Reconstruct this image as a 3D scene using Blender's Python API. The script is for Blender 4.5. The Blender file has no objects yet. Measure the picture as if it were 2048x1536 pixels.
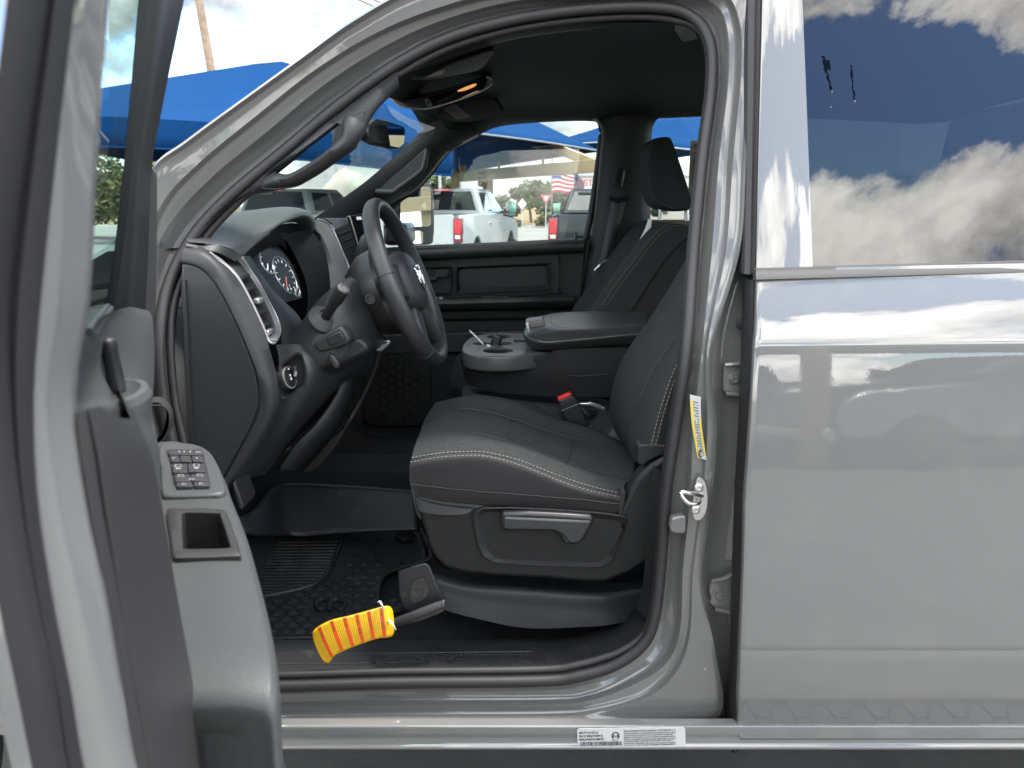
import bpy, bmesh, math, random
from mathutils import Vector, Matrix, noise as mnoise
R = math.radians
rnd = random.Random(11)
scene = bpy.context.scene
COL = scene.collection

# ------------------------------------------------------------ camera, sky, sun, exposure
F = 1518.0
CAM = Vector((0.0, -1.3, 1.62))
PITCH = R(13.3)
cam_data = bpy.data.cameras.new("camera")
cam = bpy.data.objects.new("camera", cam_data)
COL.objects.link(cam)
cam.location = CAM
cam.rotation_euler = (math.pi / 2 - PITCH, 0, 0)
cam_data.sensor_width = 36
cam_data.lens = F / 2048 * 36
cam_data.clip_start = 0.05
cam_data.clip_end = 2000
cam_data.dof.use_dof = True
cam_data.dof.focus_distance = 1.9
cam_data.dof.aperture_fstop = 7.5
scene.camera = cam

SUN_EL, SUN_AZ = R(72), R(78)          # azimuth from +Y towards +X
world = bpy.data.worlds.new("World")
scene.world = world
world.use_nodes = True
wn, wl = world.node_tree.nodes, world.node_tree.links
wn.clear()
def wnode(t, **k):
    n = wn.new(t)
    for a, b in k.items():
        setattr(n, a, b)
    return n
w_out = wnode('ShaderNodeOutputWorld')
w_bg = wnode('ShaderNodeBackground')
w_bg.inputs['Strength'].default_value = 0.125
wl.new(w_bg.outputs[0], w_out.inputs[0])
w_sky = wnode('ShaderNodeTexSky', sky_type='NISHITA')
w_sky.sun_disc = False
w_sky.sun_elevation = SUN_EL
w_sky.sun_rotation = SUN_AZ
w_sky.air_density = 1.0
w_sky.dust_density = 0.3
w_sky.ozone_density = 4.0
w_tc = wnode('ShaderNodeTexCoord')
w_sep = wnode('ShaderNodeSeparateXYZ')
wl.new(w_tc.outputs['Generated'], w_sep.inputs[0])
def wmath(op, a, b=None, c=None, clamp=False):
    n = wnode('ShaderNodeMath', operation=op)
    n.use_clamp = clamp
    for i, v in enumerate((a, b, c)):
        if v is None:
            continue
        if isinstance(v, (int, float)):
            n.inputs[i].default_value = v
        else:
            wl.new(v, n.inputs[i])
    return n.outputs[0]
def wramp(v, pts):
    n = wnode('ShaderNodeValToRGB')
    e = n.color_ramp.elements
    while len(e) < len(pts):
        e.new(0.5)
    for el, (p, c) in zip(e, pts):
        el.position = p
        el.color = (c, c, c, 1) if isinstance(c, (int, float)) else (*c, 1)
    wl.new(v, n.inputs[0])
    return n.outputs[0]
wx, wy, wz = w_sep.outputs
def wvec(op, a, b):
    n = wnode('ShaderNodeVectorMath', operation=op)
    for i, v in enumerate((a, b)):
        if isinstance(v, tuple):
            n.inputs[i].default_value = v
        else:
            wl.new(v, n.inputs[i])
    return n.outputs[0]
w_dir = wvec('MULTIPLY', w_tc.outputs['Generated'], (1.0, 1.0, 1.7))
def wnoise(off, scale=3.3, detail=11):
    n = wnode('ShaderNodeTexNoise')
    n.inputs['Scale'].default_value = scale
    n.inputs['Detail'].default_value = detail
    n.inputs['Roughness'].default_value = 0.6
    n.inputs['Distortion'].default_value = 0.15
    wl.new(wvec('ADD', w_dir, off), n.inputs['Vector'])
    return n.outputs[0]
SEED = (4.37, 1.2, 0.0)
w_n1 = wnoise(SEED)
w_n1b = wnoise((SEED[0], SEED[1] + 0.02, SEED[2] + 0.085), detail=8)
w_n1a = wnoise(SEED, detail=8)
# how much cloud stands at which height, behind the camera (-Y) and ahead (+Y)
w_el = wmath('DIVIDE', wz, wmath('SQRT', wmath('ADD', wmath('MULTIPLY', wz, wz), wmath('MULTIPLY', wy, wy))))
w_back = wramp(w_el, [(0.0, 0.66), (0.2, 0.62), (0.45, 0.645), (0.69, 0.715), (0.735, 0.50), (0.768, 0.48), (0.81, 0.655), (1.0, 0.62)])
w_side = wmath('ADD', wmath('MULTIPLY', wy, 1.6), 0.5, clamp=True)
w_mix = wnode('ShaderNodeMix', data_type='FLOAT')
wl.new(w_side, w_mix.inputs[0])
wl.new(w_back, w_mix.inputs[2])
w_mix.inputs[3].default_value = 0.64
w_cover = wramp(wmath('ADD', w_n1, wmath('SUBTRACT', w_mix.outputs[0], 0.6)), [(0.0, 0), (0.495, 0), (0.525, 0.75), (0.56, 1)])
# lit from above: brighter where the cloud thins upwards, grey below
w_shade = wmath('ADD', wmath('MULTIPLY', wmath('SUBTRACT', w_n1a, w_n1b), 4.2), 0.56, clamp=True)
w_lum = wmath('MULTIPLY', w_shade, wramp(w_n1, [(0.0, 1.0), (0.50, 1.0), (0.72, 0.55)]))
w_ccol = wnode('ShaderNodeMix', data_type='RGBA')
w_ccol.inputs[6].default_value = (3.3, 3.35, 3.5, 1)
w_ccol.inputs[7].default_value = (14.5, 14.1, 13.3, 1)
wl.new(w_lum, w_ccol.inputs[0])
w_col = wnode('ShaderNodeMix', data_type='RGBA')
wl.new(w_cover, w_col.inputs[0])
wl.new(w_sky.outputs[0], w_col.inputs[6])
w_dim = wnode('ShaderNodeMapRange')
w_dim.inputs[1].default_value = -0.25
w_dim.inputs[2].default_value = 0.55
w_dim.inputs[3].default_value = 1.0
w_dim.inputs[4].default_value = 0.22
wl.new(wy, w_dim.inputs[0])
w_scl = wnode('ShaderNodeVectorMath', operation='SCALE')
wl.new(w_ccol.outputs[2], w_scl.inputs[0])
wl.new(w_dim.outputs[0], w_scl.inputs['Scale'])
wl.new(w_scl.outputs[0], w_col.inputs[7])
wl.new(w_col.outputs[2], w_bg.inputs['Color'])

sun_data = bpy.data.lights.new("sun", 'SUN')
sun_data.energy = 1.5
sun_data.angle = R(10)
sun_data.color = (1.0, 0.955, 0.88)
sun = bpy.data.objects.new("sun", sun_data)
COL.objects.link(sun)
sun_dir = Vector((math.cos(SUN_EL) * math.sin(SUN_AZ), math.cos(SUN_EL) * math.cos(SUN_AZ), math.sin(SUN_EL)))
sun.rotation_euler = sun_dir.to_track_quat('Z', 'Y').to_euler()

scene.render.engine = 'CYCLES'
scene.view_settings.view_transform = 'Standard'
scene.view_settings.look = 'None'
scene.view_settings.gamma = 1
scene.view_settings.exposure = 2.3
scene.cycles.use_denoising = True
scene.cycles.max_bounces = 9
scene.cycles.transparent_max_bounces = 16
scene.cycles.glossy_bounces = 4
scene.cycles.caustics_reflective = False
scene.cycles.caustics_refractive = False
scene.cycles.sample_clamp_indirect = 12

# ------------------------------------------------------------ geometry helpers
FWD = Vector((0, math.cos(PITCH), -math.sin(PITCH)))
UP = Vector((0, math.sin(PITCH), math.cos(PITCH)))
RIGHT = Vector((1, 0, 0))
def ray(px, py):
    return FWD + RIGHT * ((px - 1024) / F) + UP * ((768 - py) / F)
def P(px, py, Y):
    d = ray(px, py)
    return CAM + d * ((Y - CAM.y) / d.y)
def PZ(px, py, Z):
    d = ray(px, py)
    return CAM + d * ((Z - CAM.z) / d.z)
SIDE = [(0.3, 0.06), (0.52, 0.035), (0.60, 0.02), (0.74, 0.012), (0.80, 0.0), (1.0, 0.004), (1.22, 0.02), (1.36, 0.042), (1.43, 0.06), (1.48, 0.078), (1.75, 0.19), (2.0, 0.31), (2.2, 0.42)]
def yside(z):
    for (a, ya), (b, yb) in zip(SIDE, SIDE[1:]):
        if z <= b:
            return ya + (yb - ya) * max(0.0, (z - a) / (b - a))
    return SIDE[-1][1]
def PS(px, py, off):
    y = 0.1
    for _ in range(14):
        p = P(px, py, y)
        y = 0.5 * y + 0.5 * (yside(p.z) + off)
    return P(px, py, y)

def cr(pts, n, closed=False):
    """n points along a Catmull-Rom curve through pts, even in the point index."""
    pts = [Vector(p) for p in pts]
    m = len(pts)
    out = []
    segs = m if closed else m - 1
    for i in range(n):
        t = i * segs / (n if closed else n - 1)
        k = min(int(t), segs - 1)
        f = t - k
        if closed:
            a, b, c, d = pts[(k - 1) % m], pts[k % m], pts[(k + 1) % m], pts[(k + 2) % m]
        else:
            b, c = pts[k], pts[k + 1]
            a = pts[k - 1] if k > 0 else b * 2 - c
            d = pts[k + 2] if k + 2 < m else c * 2 - b
        out.append(0.5 * ((2 * b) + (c - a) * f + (2 * a - 5 * b + 4 * c - d) * f * f + (3 * b - a - 3 * c + d) * f ** 3))
    return out
def even(pts, n, closed=False):
    """n points evenly spaced along the polyline pts."""
    pts = [Vector(p) for p in pts]
    if closed:
        pts = pts + [pts[0]]
    ds = [0.0]
    for a, b in zip(pts, pts[1:]):
        ds.append(ds[-1] + (b - a).length)
    out, k = [], 0
    for i in range(n):
        s = ds[-1] * i / (n if closed else n - 1)
        while k < len(ds) - 2 and ds[k + 1] < s:
            k += 1
        L = ds[k + 1] - ds[k]
        out.append(pts[k].lerp(pts[k + 1], (s - ds[k]) / L if L > 1e-9 else 0))
    return out
def smooth_line(pts, n, closed=False):
    return even(cr(pts, n * 4, closed), n, closed)

class MB:
    def __init__(self):
        self.v, self.f, self.mi = [], [], []
        self.m = 0
    def add(self, vs, fs):
        b = len(self.v)
        self.v += [tuple(v) for v in vs]
        for f in fs:
            self.f.append(tuple(b + i for i in f))
            self.mi.append(self.m)
        return self
    def grid(self, rows, cu=False, cv=False):
        """rows of equal length -> quads. cv closes along a row, cu closes across rows."""
        n, m = len(rows), len(rows[0])
        fs = []
        for i in range(n if cu else n - 1):
            for j in range(m if cv else m - 1):
                a, b = i * m + j, i * m + (j + 1) % m
                c, d = ((i + 1) % n) * m + (j + 1) % m, ((i + 1) % n) * m + j
                fs.append((a, b, c, d))
        return self.add([p for r in rows for p in r], fs)
    def poly(self, pts):
        return self.add(pts, [tuple(range(len(pts)))])
    def prism(self, pts, vec):
        pts = [Vector(p) for p in pts]
        vec = Vector(vec)
        n = len(pts)
        vs = pts + [p + vec for p in pts]
        fs = [tuple(range(n - 1, -1, -1)), tuple(range(n, 2 * n))]
        fs += [(i, (i + 1) % n, n + (i + 1) % n, n + i) for i in range(n)]
        return self.add(vs, fs)
    def box(self, c, s, M=None):
        c, s = Vector(c), Vector(s) * 0.5
        vs = [Vector((x, y, z)) for x in (-s.x, s.x) for y in (-s.y, s.y) for z in (-s.z, s.z)]
        vs = [(M @ v if M else v) + c for v in vs]
        return self.add(vs, [(0, 1, 3, 2), (4, 6, 7, 5), (0, 4, 5, 1), (2, 3, 7, 6), (0, 2, 6, 4), (1, 5, 7, 3)])
    def hexa(self, q0, q1):
        """eight corners: two quads"""
        return self.add(list(q0) + list(q1), [(3, 2, 1, 0), (4, 5, 6, 7), (0, 1, 5, 4), (1, 2, 6, 5), (2, 3, 7, 6), (3, 0, 4, 7)])
    def tube(self, pts, r, n=10, closed=False, caps=True, up=(0, 0, 1), flat=1.0):
        pts = [Vector(p) for p in pts]
        m = len(pts)
        rr = r if isinstance(r, (list, tuple)) else [r] * m
        rows = []
        up = Vector(up)
        for i, p in enumerate(pts):
            if closed:
                t = pts[(i + 1) % m] - pts[(i - 1) % m]
            else:
                t = pts[min(i + 1, m - 1)] - pts[max(i - 1, 0)]
            t.normalize()
            a = t.cross(up)
            if a.length < 1e-3:
                a = t.cross(Vector((0.3, 1, 0.2)))
            a.normalize()
            b = a.cross(t)
            rows.append([p + a * (rr[i] * math.cos(2 * math.pi * k / n)) + b * (rr[i] * flat * math.sin(2 * math.pi * k / n)) for k in range(n)])
        self.grid(rows, cu=closed, cv=True)
        if caps and not closed:
            self.poly(rows[0])
            self.poly(list(reversed(rows[-1])))
        return self
    def lathe(self, prof, M, n=24, cap=True):
        """prof: (radius, height) pairs round local Z of the matrix M."""
        rows = [[M @ Vector((r * math.cos(2 * math.pi * k / n), r * math.sin(2 * math.pi * k / n), h)) for k in range(n)] for r, h in prof]
        self.grid(rows, cv=True)
        if cap:
            self.poly(list(reversed(rows[0])))
            self.poly(rows[-1])
        return self
    def build(self, name, mats, parent=None, angle=38, bevel=0, bseg=2, sub=0, solid=0, soff=0, fix=True, flat=False):
        me = bpy.data.meshes.new(name)
        me.from_pydata(self.v, [], self.f)
        if not isinstance(mats, (list, tuple)):
            mats = [mats]
        for m in mats:
            me.materials.append(m)
        for p, i in zip(me.polygons, self.mi):
            p.material_index = i
        bm = bmesh.new()
        bm.from_mesh(me)
        bmesh.ops.remove_doubles(bm, verts=bm.verts, dist=1e-5)
        if fix:
            bmesh.ops.recalc_face_normals(bm, faces=bm.faces)
        bm.to_mesh(me)
        bm.free()
        if not flat:
            me.polygons.foreach_set('use_smooth', [True] * len(me.polygons))
            if not sub:
                me.set_sharp_from_angle(angle=R(angle))
        me.update()
        o = bpy.data.objects.new(name, me)
        COL.objects.link(o)
        if solid:
            s = o.modifiers.new("solid", 'SOLIDIFY')
            s.thickness = solid
            s.offset = soff
        if bevel:
            b = o.modifiers.new("bevel", 'BEVEL')
            b.width = bevel
            b.segments = bseg
            b.limit_method = 'ANGLE'
            b.angle_limit = R(40)
            b.harden_normals = False
        if sub:
            s = o.modifiers.new("sub", 'SUBSURF')
            s.levels = sub
            s.render_levels = sub
        put(o, parent)
        return o
def put(o, parent):
    if parent is not None:
        o.parent = parent
        r = parent
        loc = Vector((0, 0, 0))
        M = Matrix.Identity(4)
        while r is not None:
            M = r.matrix_basis @ M if r.parent is None else r.matrix_parent_inverse @ r.matrix_basis @ M
            r = r.parent
        o.matrix_parent_inverse = M.inverted()
def tag(o, label=None, cat=None, group=None, kind=None):
    for k, v in (('label', label), ('category', cat), ('group', group), ('kind', kind)):
        if v:
            o[k] = v
    return o
def empty(name, loc, label, cat, group=None, rz=0):
    o = bpy.data.objects.new(name, None)
    o.empty_display_size = 0.2
    COL.objects.link(o)
    o.location = loc
    o.rotation_euler = (0, 0, rz)
    return tag(o, label, cat, group)
KIDS = {}
def copy_tree(o, kids, parent=None):
    c = o.copy()
    COL.objects.link(c)
    if parent:
        c.parent = parent
    for ch in kids.get(o.name, []):
        copy_tree(ch, kids, c)
    return c
def kid_map():
    k = {}
    for o in COL.objects:
        if o.parent:
            k.setdefault(o.parent.name, []).append(o)
    return k
def sheet(rows, n=24, m=None, closed=False, straight=False):
    """rows of (px, py, Y): one smooth surface through them; m subdivides across the rows."""
    rr = []
    for r in rows:
        q = [P(*p) for p in r]
        rr.append(even(q, n, closed) if straight else smooth_line(q, n, closed))
    if m:
        cols = [cr([r[j] for r in rr], m) for j in range(n)]
        rr = [[cols[j][i] for j in range(n)] for i in range(m)]
    return rr
def plate(pts, Y, depth, smooth=0):
    """prism from a pixel outline on the plane Y, going depth deeper"""
    q = [P(x, y, Y) for x, y in pts]
    if smooth:
        q = smooth_line(q, smooth, True)
    return MB().prism(q, (0, depth, 0))

# ------------------------------------------------------------ materials
def mat(name, col, rough=0.5, metal=0.0, coat=0.0, crough=0.03, bump=None, var=0.0, vscale=8.0, spec=0.5, dirt=None, sheen=0, aniso=None, trans=0, voro=None, cior=1.5):
    m = bpy.data.materials.new(name)
    m.use_nodes = True
    nt = m.node_tree
    b = nt.nodes['Principled BSDF']
    b.inputs['Base Color'].default_value = (*col, 1)
    b.inputs['Roughness'].default_value = rough
    b.inputs['Metallic'].default_value = metal
    b.inputs['Specular IOR Level'].default_value = spec
    b.inputs['Coat Weight'].default_value = coat
    b.inputs['Coat Roughness'].default_value = crough
    b.inputs['Coat IOR'].default_value = cior
    b.inputs['Sheen Weight'].default_value = sheen
    b.inputs['Transmission Weight'].default_value = trans
    tc = nt.nodes.new('ShaderNodeTexCoord')
    if var:
        n = nt.nodes.new('ShaderNodeTexNoise')
        n.inputs['Scale'].default_value = vscale
        n.inputs['Detail'].default_value = 6
        n.inputs['Roughness'].default_value = 0.65
        nt.links.new(tc.outputs['Object'], n.inputs['Vector'])
        r = nt.nodes.new('ShaderNodeMapRange')
        r.inputs[1].default_value = 0.3
        r.inputs[2].default_value = 0.7
        r.inputs[3].default_value = 1 - var
        r.inputs[4].default_value = 1 + var
        nt.links.new(n.outputs[0], r.inputs[0])
        mx = nt.nodes.new('ShaderNodeVectorMath')
        mx.operation = 'SCALE'
        mx.inputs[0].default_value = col
        nt.links.new(r.outputs[0], mx.inputs['Scale'])
        nt.links.new(mx.outputs[0], b.inputs['Base Color'])
        cur = mx.outputs[0]
    else:
        cur = None
    if dirt:
        # pale dust and scuffs: patches with a shape of their own
        dcol, scale, lo, hi, amt = dirt
        n = nt.nodes.new('ShaderNodeTexNoise')
        n.inputs['Scale'].default_value = scale
        n.inputs['Detail'].default_value = 8
        n.inputs['Roughness'].default_value = 0.7
        nt.links.new(tc.outputs['Object'], n.inputs['Vector'])
        r = nt.nodes.new('ShaderNodeMapRange')
        r.inputs[1].default_value = lo
        r.inputs[2].default_value = hi
        r.inputs[3].default_value = 0
        r.inputs[4].default_value = amt
        nt.links.new(n.outputs[0], r.inputs[0])
        mx = nt.nodes.new('ShaderNodeMix')
        mx.data_type = 'RGBA'
        if cur:
            nt.links.new(cur, mx.inputs[6])
        else:
            mx.inputs[6].default_value = (*col, 1)
        mx.inputs[7].default_value = (*dcol, 1)
        nt.links.new(r.outputs[0], mx.inputs[0])
        nt.links.new(mx.outputs[2], b.inputs['Base Color'])
    if bump:
        scale, strength, dist = bump
        if voro:
            n = nt.nodes.new('ShaderNodeTexVoronoi')
            n.inputs['Scale'].default_value = scale
        else:
            n = nt.nodes.new('ShaderNodeTexNoise')
            n.inputs['Scale'].default_value = scale
            n.inputs['Detail'].default_value = 3
        src = tc.outputs['Object']
        if aniso:
            mp = nt.nodes.new('ShaderNodeMapping')
            mp.inputs['Scale'].default_value = aniso
            nt.links.new(src, mp.inputs['Vector'])
            src = mp.outputs[0]
        nt.links.new(src, n.inputs['Vector'])
        bp = nt.nodes.new('ShaderNodeBump')
        bp.inputs['Strength'].default_value = strength
        bp.inputs['Distance'].default_value = dist
        nt.links.new(n.outputs[0], bp.inputs['Height'])
        nt.links.new(bp.outputs[0], b.inputs['Normal'])
        if coat:
            nt.links.new(bp.outputs[0], b.inputs['Coat Normal'])
    return m
def glass_mat(name, tint, ior=1.5, boost=1.0, dirt=0.0, bumpy=0.0):
    """thin pane: fresnel reflection over tinted see-through"""
    m = bpy.data.materials.new(name)
    m.use_nodes = True
    nt = m.node_tree
    nt.nodes.remove(nt.nodes['Principled BSDF'])
    out = nt.nodes['Material Output']
    tr = nt.nodes.new('ShaderNodeBsdfTransparent')
    tr.inputs[0].default_value = (*tint, 1)
    gl = nt.nodes.new('ShaderNodeBsdfGlossy')
    gl.inputs['Roughness'].default_value = 0.0
    fr = nt.nodes.new('ShaderNodeFresnel')
    fr.inputs[0].default_value = ior
    mu = nt.nodes.new('ShaderNodeMath')
    mu.operation = 'MULTIPLY'
    mu.use_clamp = True
    mu.inputs[1].default_value = boost
    nt.links.new(fr.outputs[0], mu.inputs[0])
    mx = nt.nodes.new('ShaderNodeMixShader')
    nt.links.new(mu.outputs[0], mx.inputs[0])
    nt.links.new(tr.outputs[0], mx.inputs[1])
    nt.links.new(gl.outputs[0], mx.inputs[2])
    last = mx.outputs[0]
    tc = nt.nodes.new('ShaderNodeTexCoord')
    if bumpy:
        n = nt.nodes.new('ShaderNodeTexNoise')
        n.inputs['Scale'].default_value = 5
        n.inputs['Detail'].default_value = 1
        nt.links.new(tc.outputs['Object'], n.inputs['Vector'])
        bp = nt.nodes.new('ShaderNodeBump')
        bp.inputs['Strength'].default_value = bumpy
        bp.inputs['Distance'].default_value = 0.01
        nt.links.new(n.outputs[0], bp.inputs['Height'])
        nt.links.new(bp.outputs[0], gl.inputs['Normal'])
    if dirt:
        n = nt.nodes.new('ShaderNodeTexNoise')
        n.inputs['Scale'].default_value = 70
        n.inputs['Detail'].default_value = 8
        n.inputs['Roughness'].default_value = 0.75
        nt.links.new(tc.outputs['Object'], n.inputs['Vector'])
        r = nt.nodes.new('ShaderNodeMapRange')
        r.inputs[1].default_value = 0.52
        r.inputs[2].default_value = 0.8
        r.inputs[4].default_value = dirt
        nt.links.new(n.outputs[0], r.inputs[0])
        df = nt.nodes.new('ShaderNodeBsdfDiffuse')
        df.inputs[0].default_value = (0.4, 0.4, 0.38, 1)
        m2 = nt.nodes.new('ShaderNodeMixShader')
        nt.links.new(r.outputs[0], m2.inputs[0])
        nt.links.new(last, m2.inputs[1])
        nt.links.new(df.outputs[0], m2.inputs[2])
        last = m2.outputs[0]
    nt.links.new(last, out.inputs[0])
    return m

PAINT = mat("grey_paint", (0.131, 0.131, 0.128), 0.4, 0.0, 1.0, 0.006, bump=(160, 0.03, 0.0006), spec=0.12, cior=1.78, dirt=((0.27, 0.25, 0.22), 7, 0.5, 0.95, 0.22))
PAINT_JAMB = mat("grey_jamb_paint", (0.116, 0.115, 0.111), 0.28, 0.0, 0.9, 0.05, bump=(60, 0.10, 0.002), spec=0.3, cior=1.6)
STRIP = mat("matt_grey_strip", (0.042, 0.041, 0.042), 0.6, bump=(900, 0.15, 0.0004), spec=0.3)
RUBBER = mat("black_rubber", (0.0145, 0.0138, 0.0145), 0.55, bump=(300, 0.2, 0.0008))
TRIM = mat("grained_charcoal_plastic", (0.0175, 0.018, 0.0192), 0.5, bump=(850, 0.5, 0.0007), spec=0.42, var=0.10, vscale=30)
SEATPL = mat("seat_base_plastic", (0.0088, 0.0088, 0.0092), 0.52, bump=(850, 0.5, 0.0007), spec=0.4)
RISERPL = mat("riser_plastic", (0.030, 0.0305, 0.0335), 0.5, bump=(700, 0.5, 0.0007), spec=0.45)
DASHPAD = mat("dash_pad_grain", (0.050, 0.053, 0.051), 0.48, bump=(620, 0.6, 0.0009), spec=0.5)
TRIM_SOFT = mat("soft_charcoal_pad", (0.025, 0.026, 0.026), 0.46, bump=(700, 0.6, 0.0009), spec=0.5)
TRIM_LIGHT = mat("satin_grey_plastic", (0.12, 0.118, 0.118), 0.42, bump=(900, 0.15, 0.0004))
BLACK = mat("satin_black_plastic", (0.012, 0.012, 0.013), 0.42)
MATTE = mat("matt_black_plastic", (0.010, 0.010, 0.012), 0.85, spec=0.15)
GLOSS = mat("gloss_black_plastic", (0.008, 0.008, 0.009), 0.12, coat=0.6)
CLOTH = mat("dark_seat_cloth", (0.033, 0.0358, 0.0352), 0.9, bump=(1400, 0.8, 0.0012), var=0.38, vscale=190, spec=0.2)
CONSOLE = mat("console_skin", (0.0115, 0.0115, 0.0125), 0.6, bump=(900, 0.4, 0.0006), spec=0.35)
CLOTH_SIDE = mat("smooth_seat_cloth", (0.026, 0.025, 0.0255), 0.75, bump=(1400, 0.4, 0.0006), spec=0.3)
LEATHER = mat("black_leatherette", (0.022, 0.022, 0.023), 0.42, bump=(700, 0.45, 0.0007))
CARPET = mat("charcoal_carpet", (0.011, 0.0115, 0.014), 0.95, bump=(900, 1.0, 0.004), var=0.6, vscale=700, dirt=((0.12, 0.115, 0.105), 9, 0.6, 0.85, 0.25))
HEADLINER = mat("dark_headliner_cloth", (0.012, 0.013, 0.016), 0.95, var=0.15, vscale=300)
STITCH = mat("pale_stitching", (0.23, 0.205, 0.17), 0.8)
CHROME = mat("bright_metal", (0.75, 0.75, 0.74), 0.18, 1.0)
STEEL = mat("zinc_steel", (0.6, 0.6, 0.58), 0.3, 1.0)
WHITE = mat("white_plastic", (0.78, 0.78, 0.76), 0.5)
INK = mat("black_ink", (0.02, 0.02, 0.02), 0.6)
SILVER = mat("silver_trim", (0.42, 0.41, 0.40), 0.35, 0.7)
RED = mat("red_plastic", (0.55, 0.012, 0.012), 0.35)
MATRUB = mat("mat_rubber", (0.0155, 0.0155, 0.0165), 0.5, bump=(240, 0.25, 0.001), dirt=((0.16, 0.15, 0.135), 16, 0.58, 0.78, 0.45))
SILLPL = mat("sill_plastic", (0.02, 0.02, 0.021), 0.45, bump=(700, 0.4, 0.0006), dirt=((0.20, 0.185, 0.165), 14, 0.6, 0.8, 0.5))
GLASS = glass_mat("window_glass", (0.86, 0.94, 0.92), dirt=0.10)
GLASS_WS = glass_mat("windscreen_glass", (0.80, 0.92, 0.90), boost=0.25, dirt=0.05)
GLASS_DOOR = glass_mat("tinted_door_glass", (0.62, 0.84, 0.80), boost=0.22)
GLASS_DARK = glass_mat("privacy_glass", (0.010, 0.013, 0.014), boost=2.1, bumpy=0.02)
MIRROR = mat("mirror_glass", (0.86, 0.88, 0.88), 0.01, 1.0)
# ============================================================ the grey pickup we look into
truck = empty("pickup_truck", (0.3, 1.0, 0.0), "glossy grey crew cab pickup with its driver door open, filling the view", "pickup truck")

# ---- side profile: tilt of the skin (degrees) by height, integrated to a Y
TILT = [(0.30, -6), (0.60, -6), (0.63, -9), (0.69, -9), (0.70, -3), (0.785, -2), (0.80, 1.2), (1.09, 4), (1.19, 5.6), (1.24, 6.6), (1.345, 7.2), (1.372, 11),
        (1.380, 23.5), (1.40, 25), (1.45, 28), (1.49, 30.5), (1.506, 33), (1.52, 20.6), (2.3, 20.6)]
def tilt(z):
    for (a, ta), (b, tb) in zip(TILT, TILT[1:]):
        if z <= b:
            return ta + (tb - ta) * max(0.0, (z - a) / (b - a))
    return TILT[-1][1]
SIDE = []
_z, _y = 0.30, 0.0
while _z < 2.35:
    SIDE.append((_z, _y))
    _y += 0.005 * math.tan(R(tilt(_z + 0.0025)))
    _z += 0.005
_y79 = min(SIDE, key=lambda s: abs(s[0] - 0.79))[1]
SIDE = [(a, b - _y79) for a, b in SIDE]
def yside(z):
    i = max(0, min(len(SIDE) - 2, int((z - 0.30) / 0.005)))
    (a, ya), (b, yb) = SIDE[i], SIDE[i + 1]
    return ya + (yb - ya) * min(1, max(0, (z - a) / (b - a)))

# ---- painted door aperture: rings from the seal outwards
S = [(420, 1372), (800, 1366), (1080, 1362), (1160, 1352), (1230, 1330), (1283, 1292), (1308, 1240), (1322, 1130), (1331, 1000), (1350, 860), (1373, 700), (1388, 500), (1405, 320), (1424, 170), (1420, 85), (1390, 38), (1330, 16), (1200, 16), (1040, 36), (900, 74), (790, 130), (680, 208), (570, 300), (460, 392), (385, 475), (337, 570), (318, 680), (326, 800), (346, 900), (368, 1050), (370, 1200), (385, 1330)]
LB = [(420, 1386), (800, 1382), (1080, 1380), (1165, 1371), (1240, 1349), (1299, 1309), (1325, 1250), (1338, 1135), (1345, 1000), (1363, 860), (1387, 700), (1402, 500), (1421, 320), (1440, 170), (1436, 75), (1402, 26), (1332, 2), (1198, 2), (1034, 20), (890, 60), (780, 115), (668, 190), (558, 282), (446, 374), (368, 458), (320, 555), (300, 680), (309, 800), (329, 900), (350, 1050), (350, 1200), (365, 1345)]
LC = [(420, 1412), (800, 1411), (1090, 1410), (1180, 1401), (1262, 1372), (1330, 1330), (1360, 1262), (1366, 1140), (1380, 1000), (1387, 860), (1404, 700), (1424, 500), (1438, 320), (1456, 165), (1454, 60), (1425, 5), (1335, -15), (1195, -12), (1028, 2), (880, 42), (765, 95), (648, 170), (538, 260), (426, 352), (348, 436), (300, 535), (280, 680), (290, 800), (312, 900), (330, 1050), (330, 1200), (350, 1365)]
LD = [(420, 1438), (800, 1438), (1100, 1437), (1195, 1427), (1290, 1398), (1352, 1345), (1380, 1268), (1386, 1145), (1405, 1000), (1415, 860), (1414, 700), (1452, 500), (1466, 320), (1482, 150), (1478, 40), (1440, -20), (1335, -35), (1190, -30), (1015, -20), (862, 20), (740, 72), (624, 144), (512, 232), (402, 322), (325, 405), (280, 520), (262, 680), (270, 800), (300, 900), (310, 1050), (310, 1200), (340, 1385)]
LE = [(420, 1449), (800, 1449), (1100, 1448), (1205, 1447), (1340, 1446), (1441, 1428), (1430, 1300), (1404, 1165), (1424, 1000), (1433, 860), (1426, 700), (1480, 500), (1493, 320), (1504, 140), (1502, -10), (1460, -60), (1340, -70), (1185, -70), (1000, -60), (835, -25), (708, 42), (596, 122), (484, 203), (372, 285), (300, 345), (255, 480), (235, 680), (245, 800), (270, 900), (280, 1050), (280, 1200), (330, 1410)]
OFF = {'S': 0.105, 'B': 0.128, 'C': 0.092, 'D': 0.052, 'E': 0.014}
NL = 320
nS = len(S)
LOW = [1.0] * 4 + [0.85, 0.6, 0.3] + [0.0] * (nS - 8) + [0.6]
def lowmix(hi, lo):
    return [h + (lo - h) * w for h, w in zip(hi, LOW)]
def loop(L, offs):
    q = [PS(x, y, o) for (x, y), o in zip(L, offs)]
    return cr(q, NL, True)
nS = len(S)
offE = [0.02, 0.02, 0.02, 0.02, 0.03, 0.05, 0.062, 0.066, 0.06, 0.055, 0.05, 0.035] + [0.022] * (nS - 12)
offD = [0.05] * 4 + [0.06, 0.066, 0.07, 0.078, 0.078, 0.07, 0.07, 0.06] + [0.052] * (nS - 12)
offC = [0.088] * nS
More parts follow.
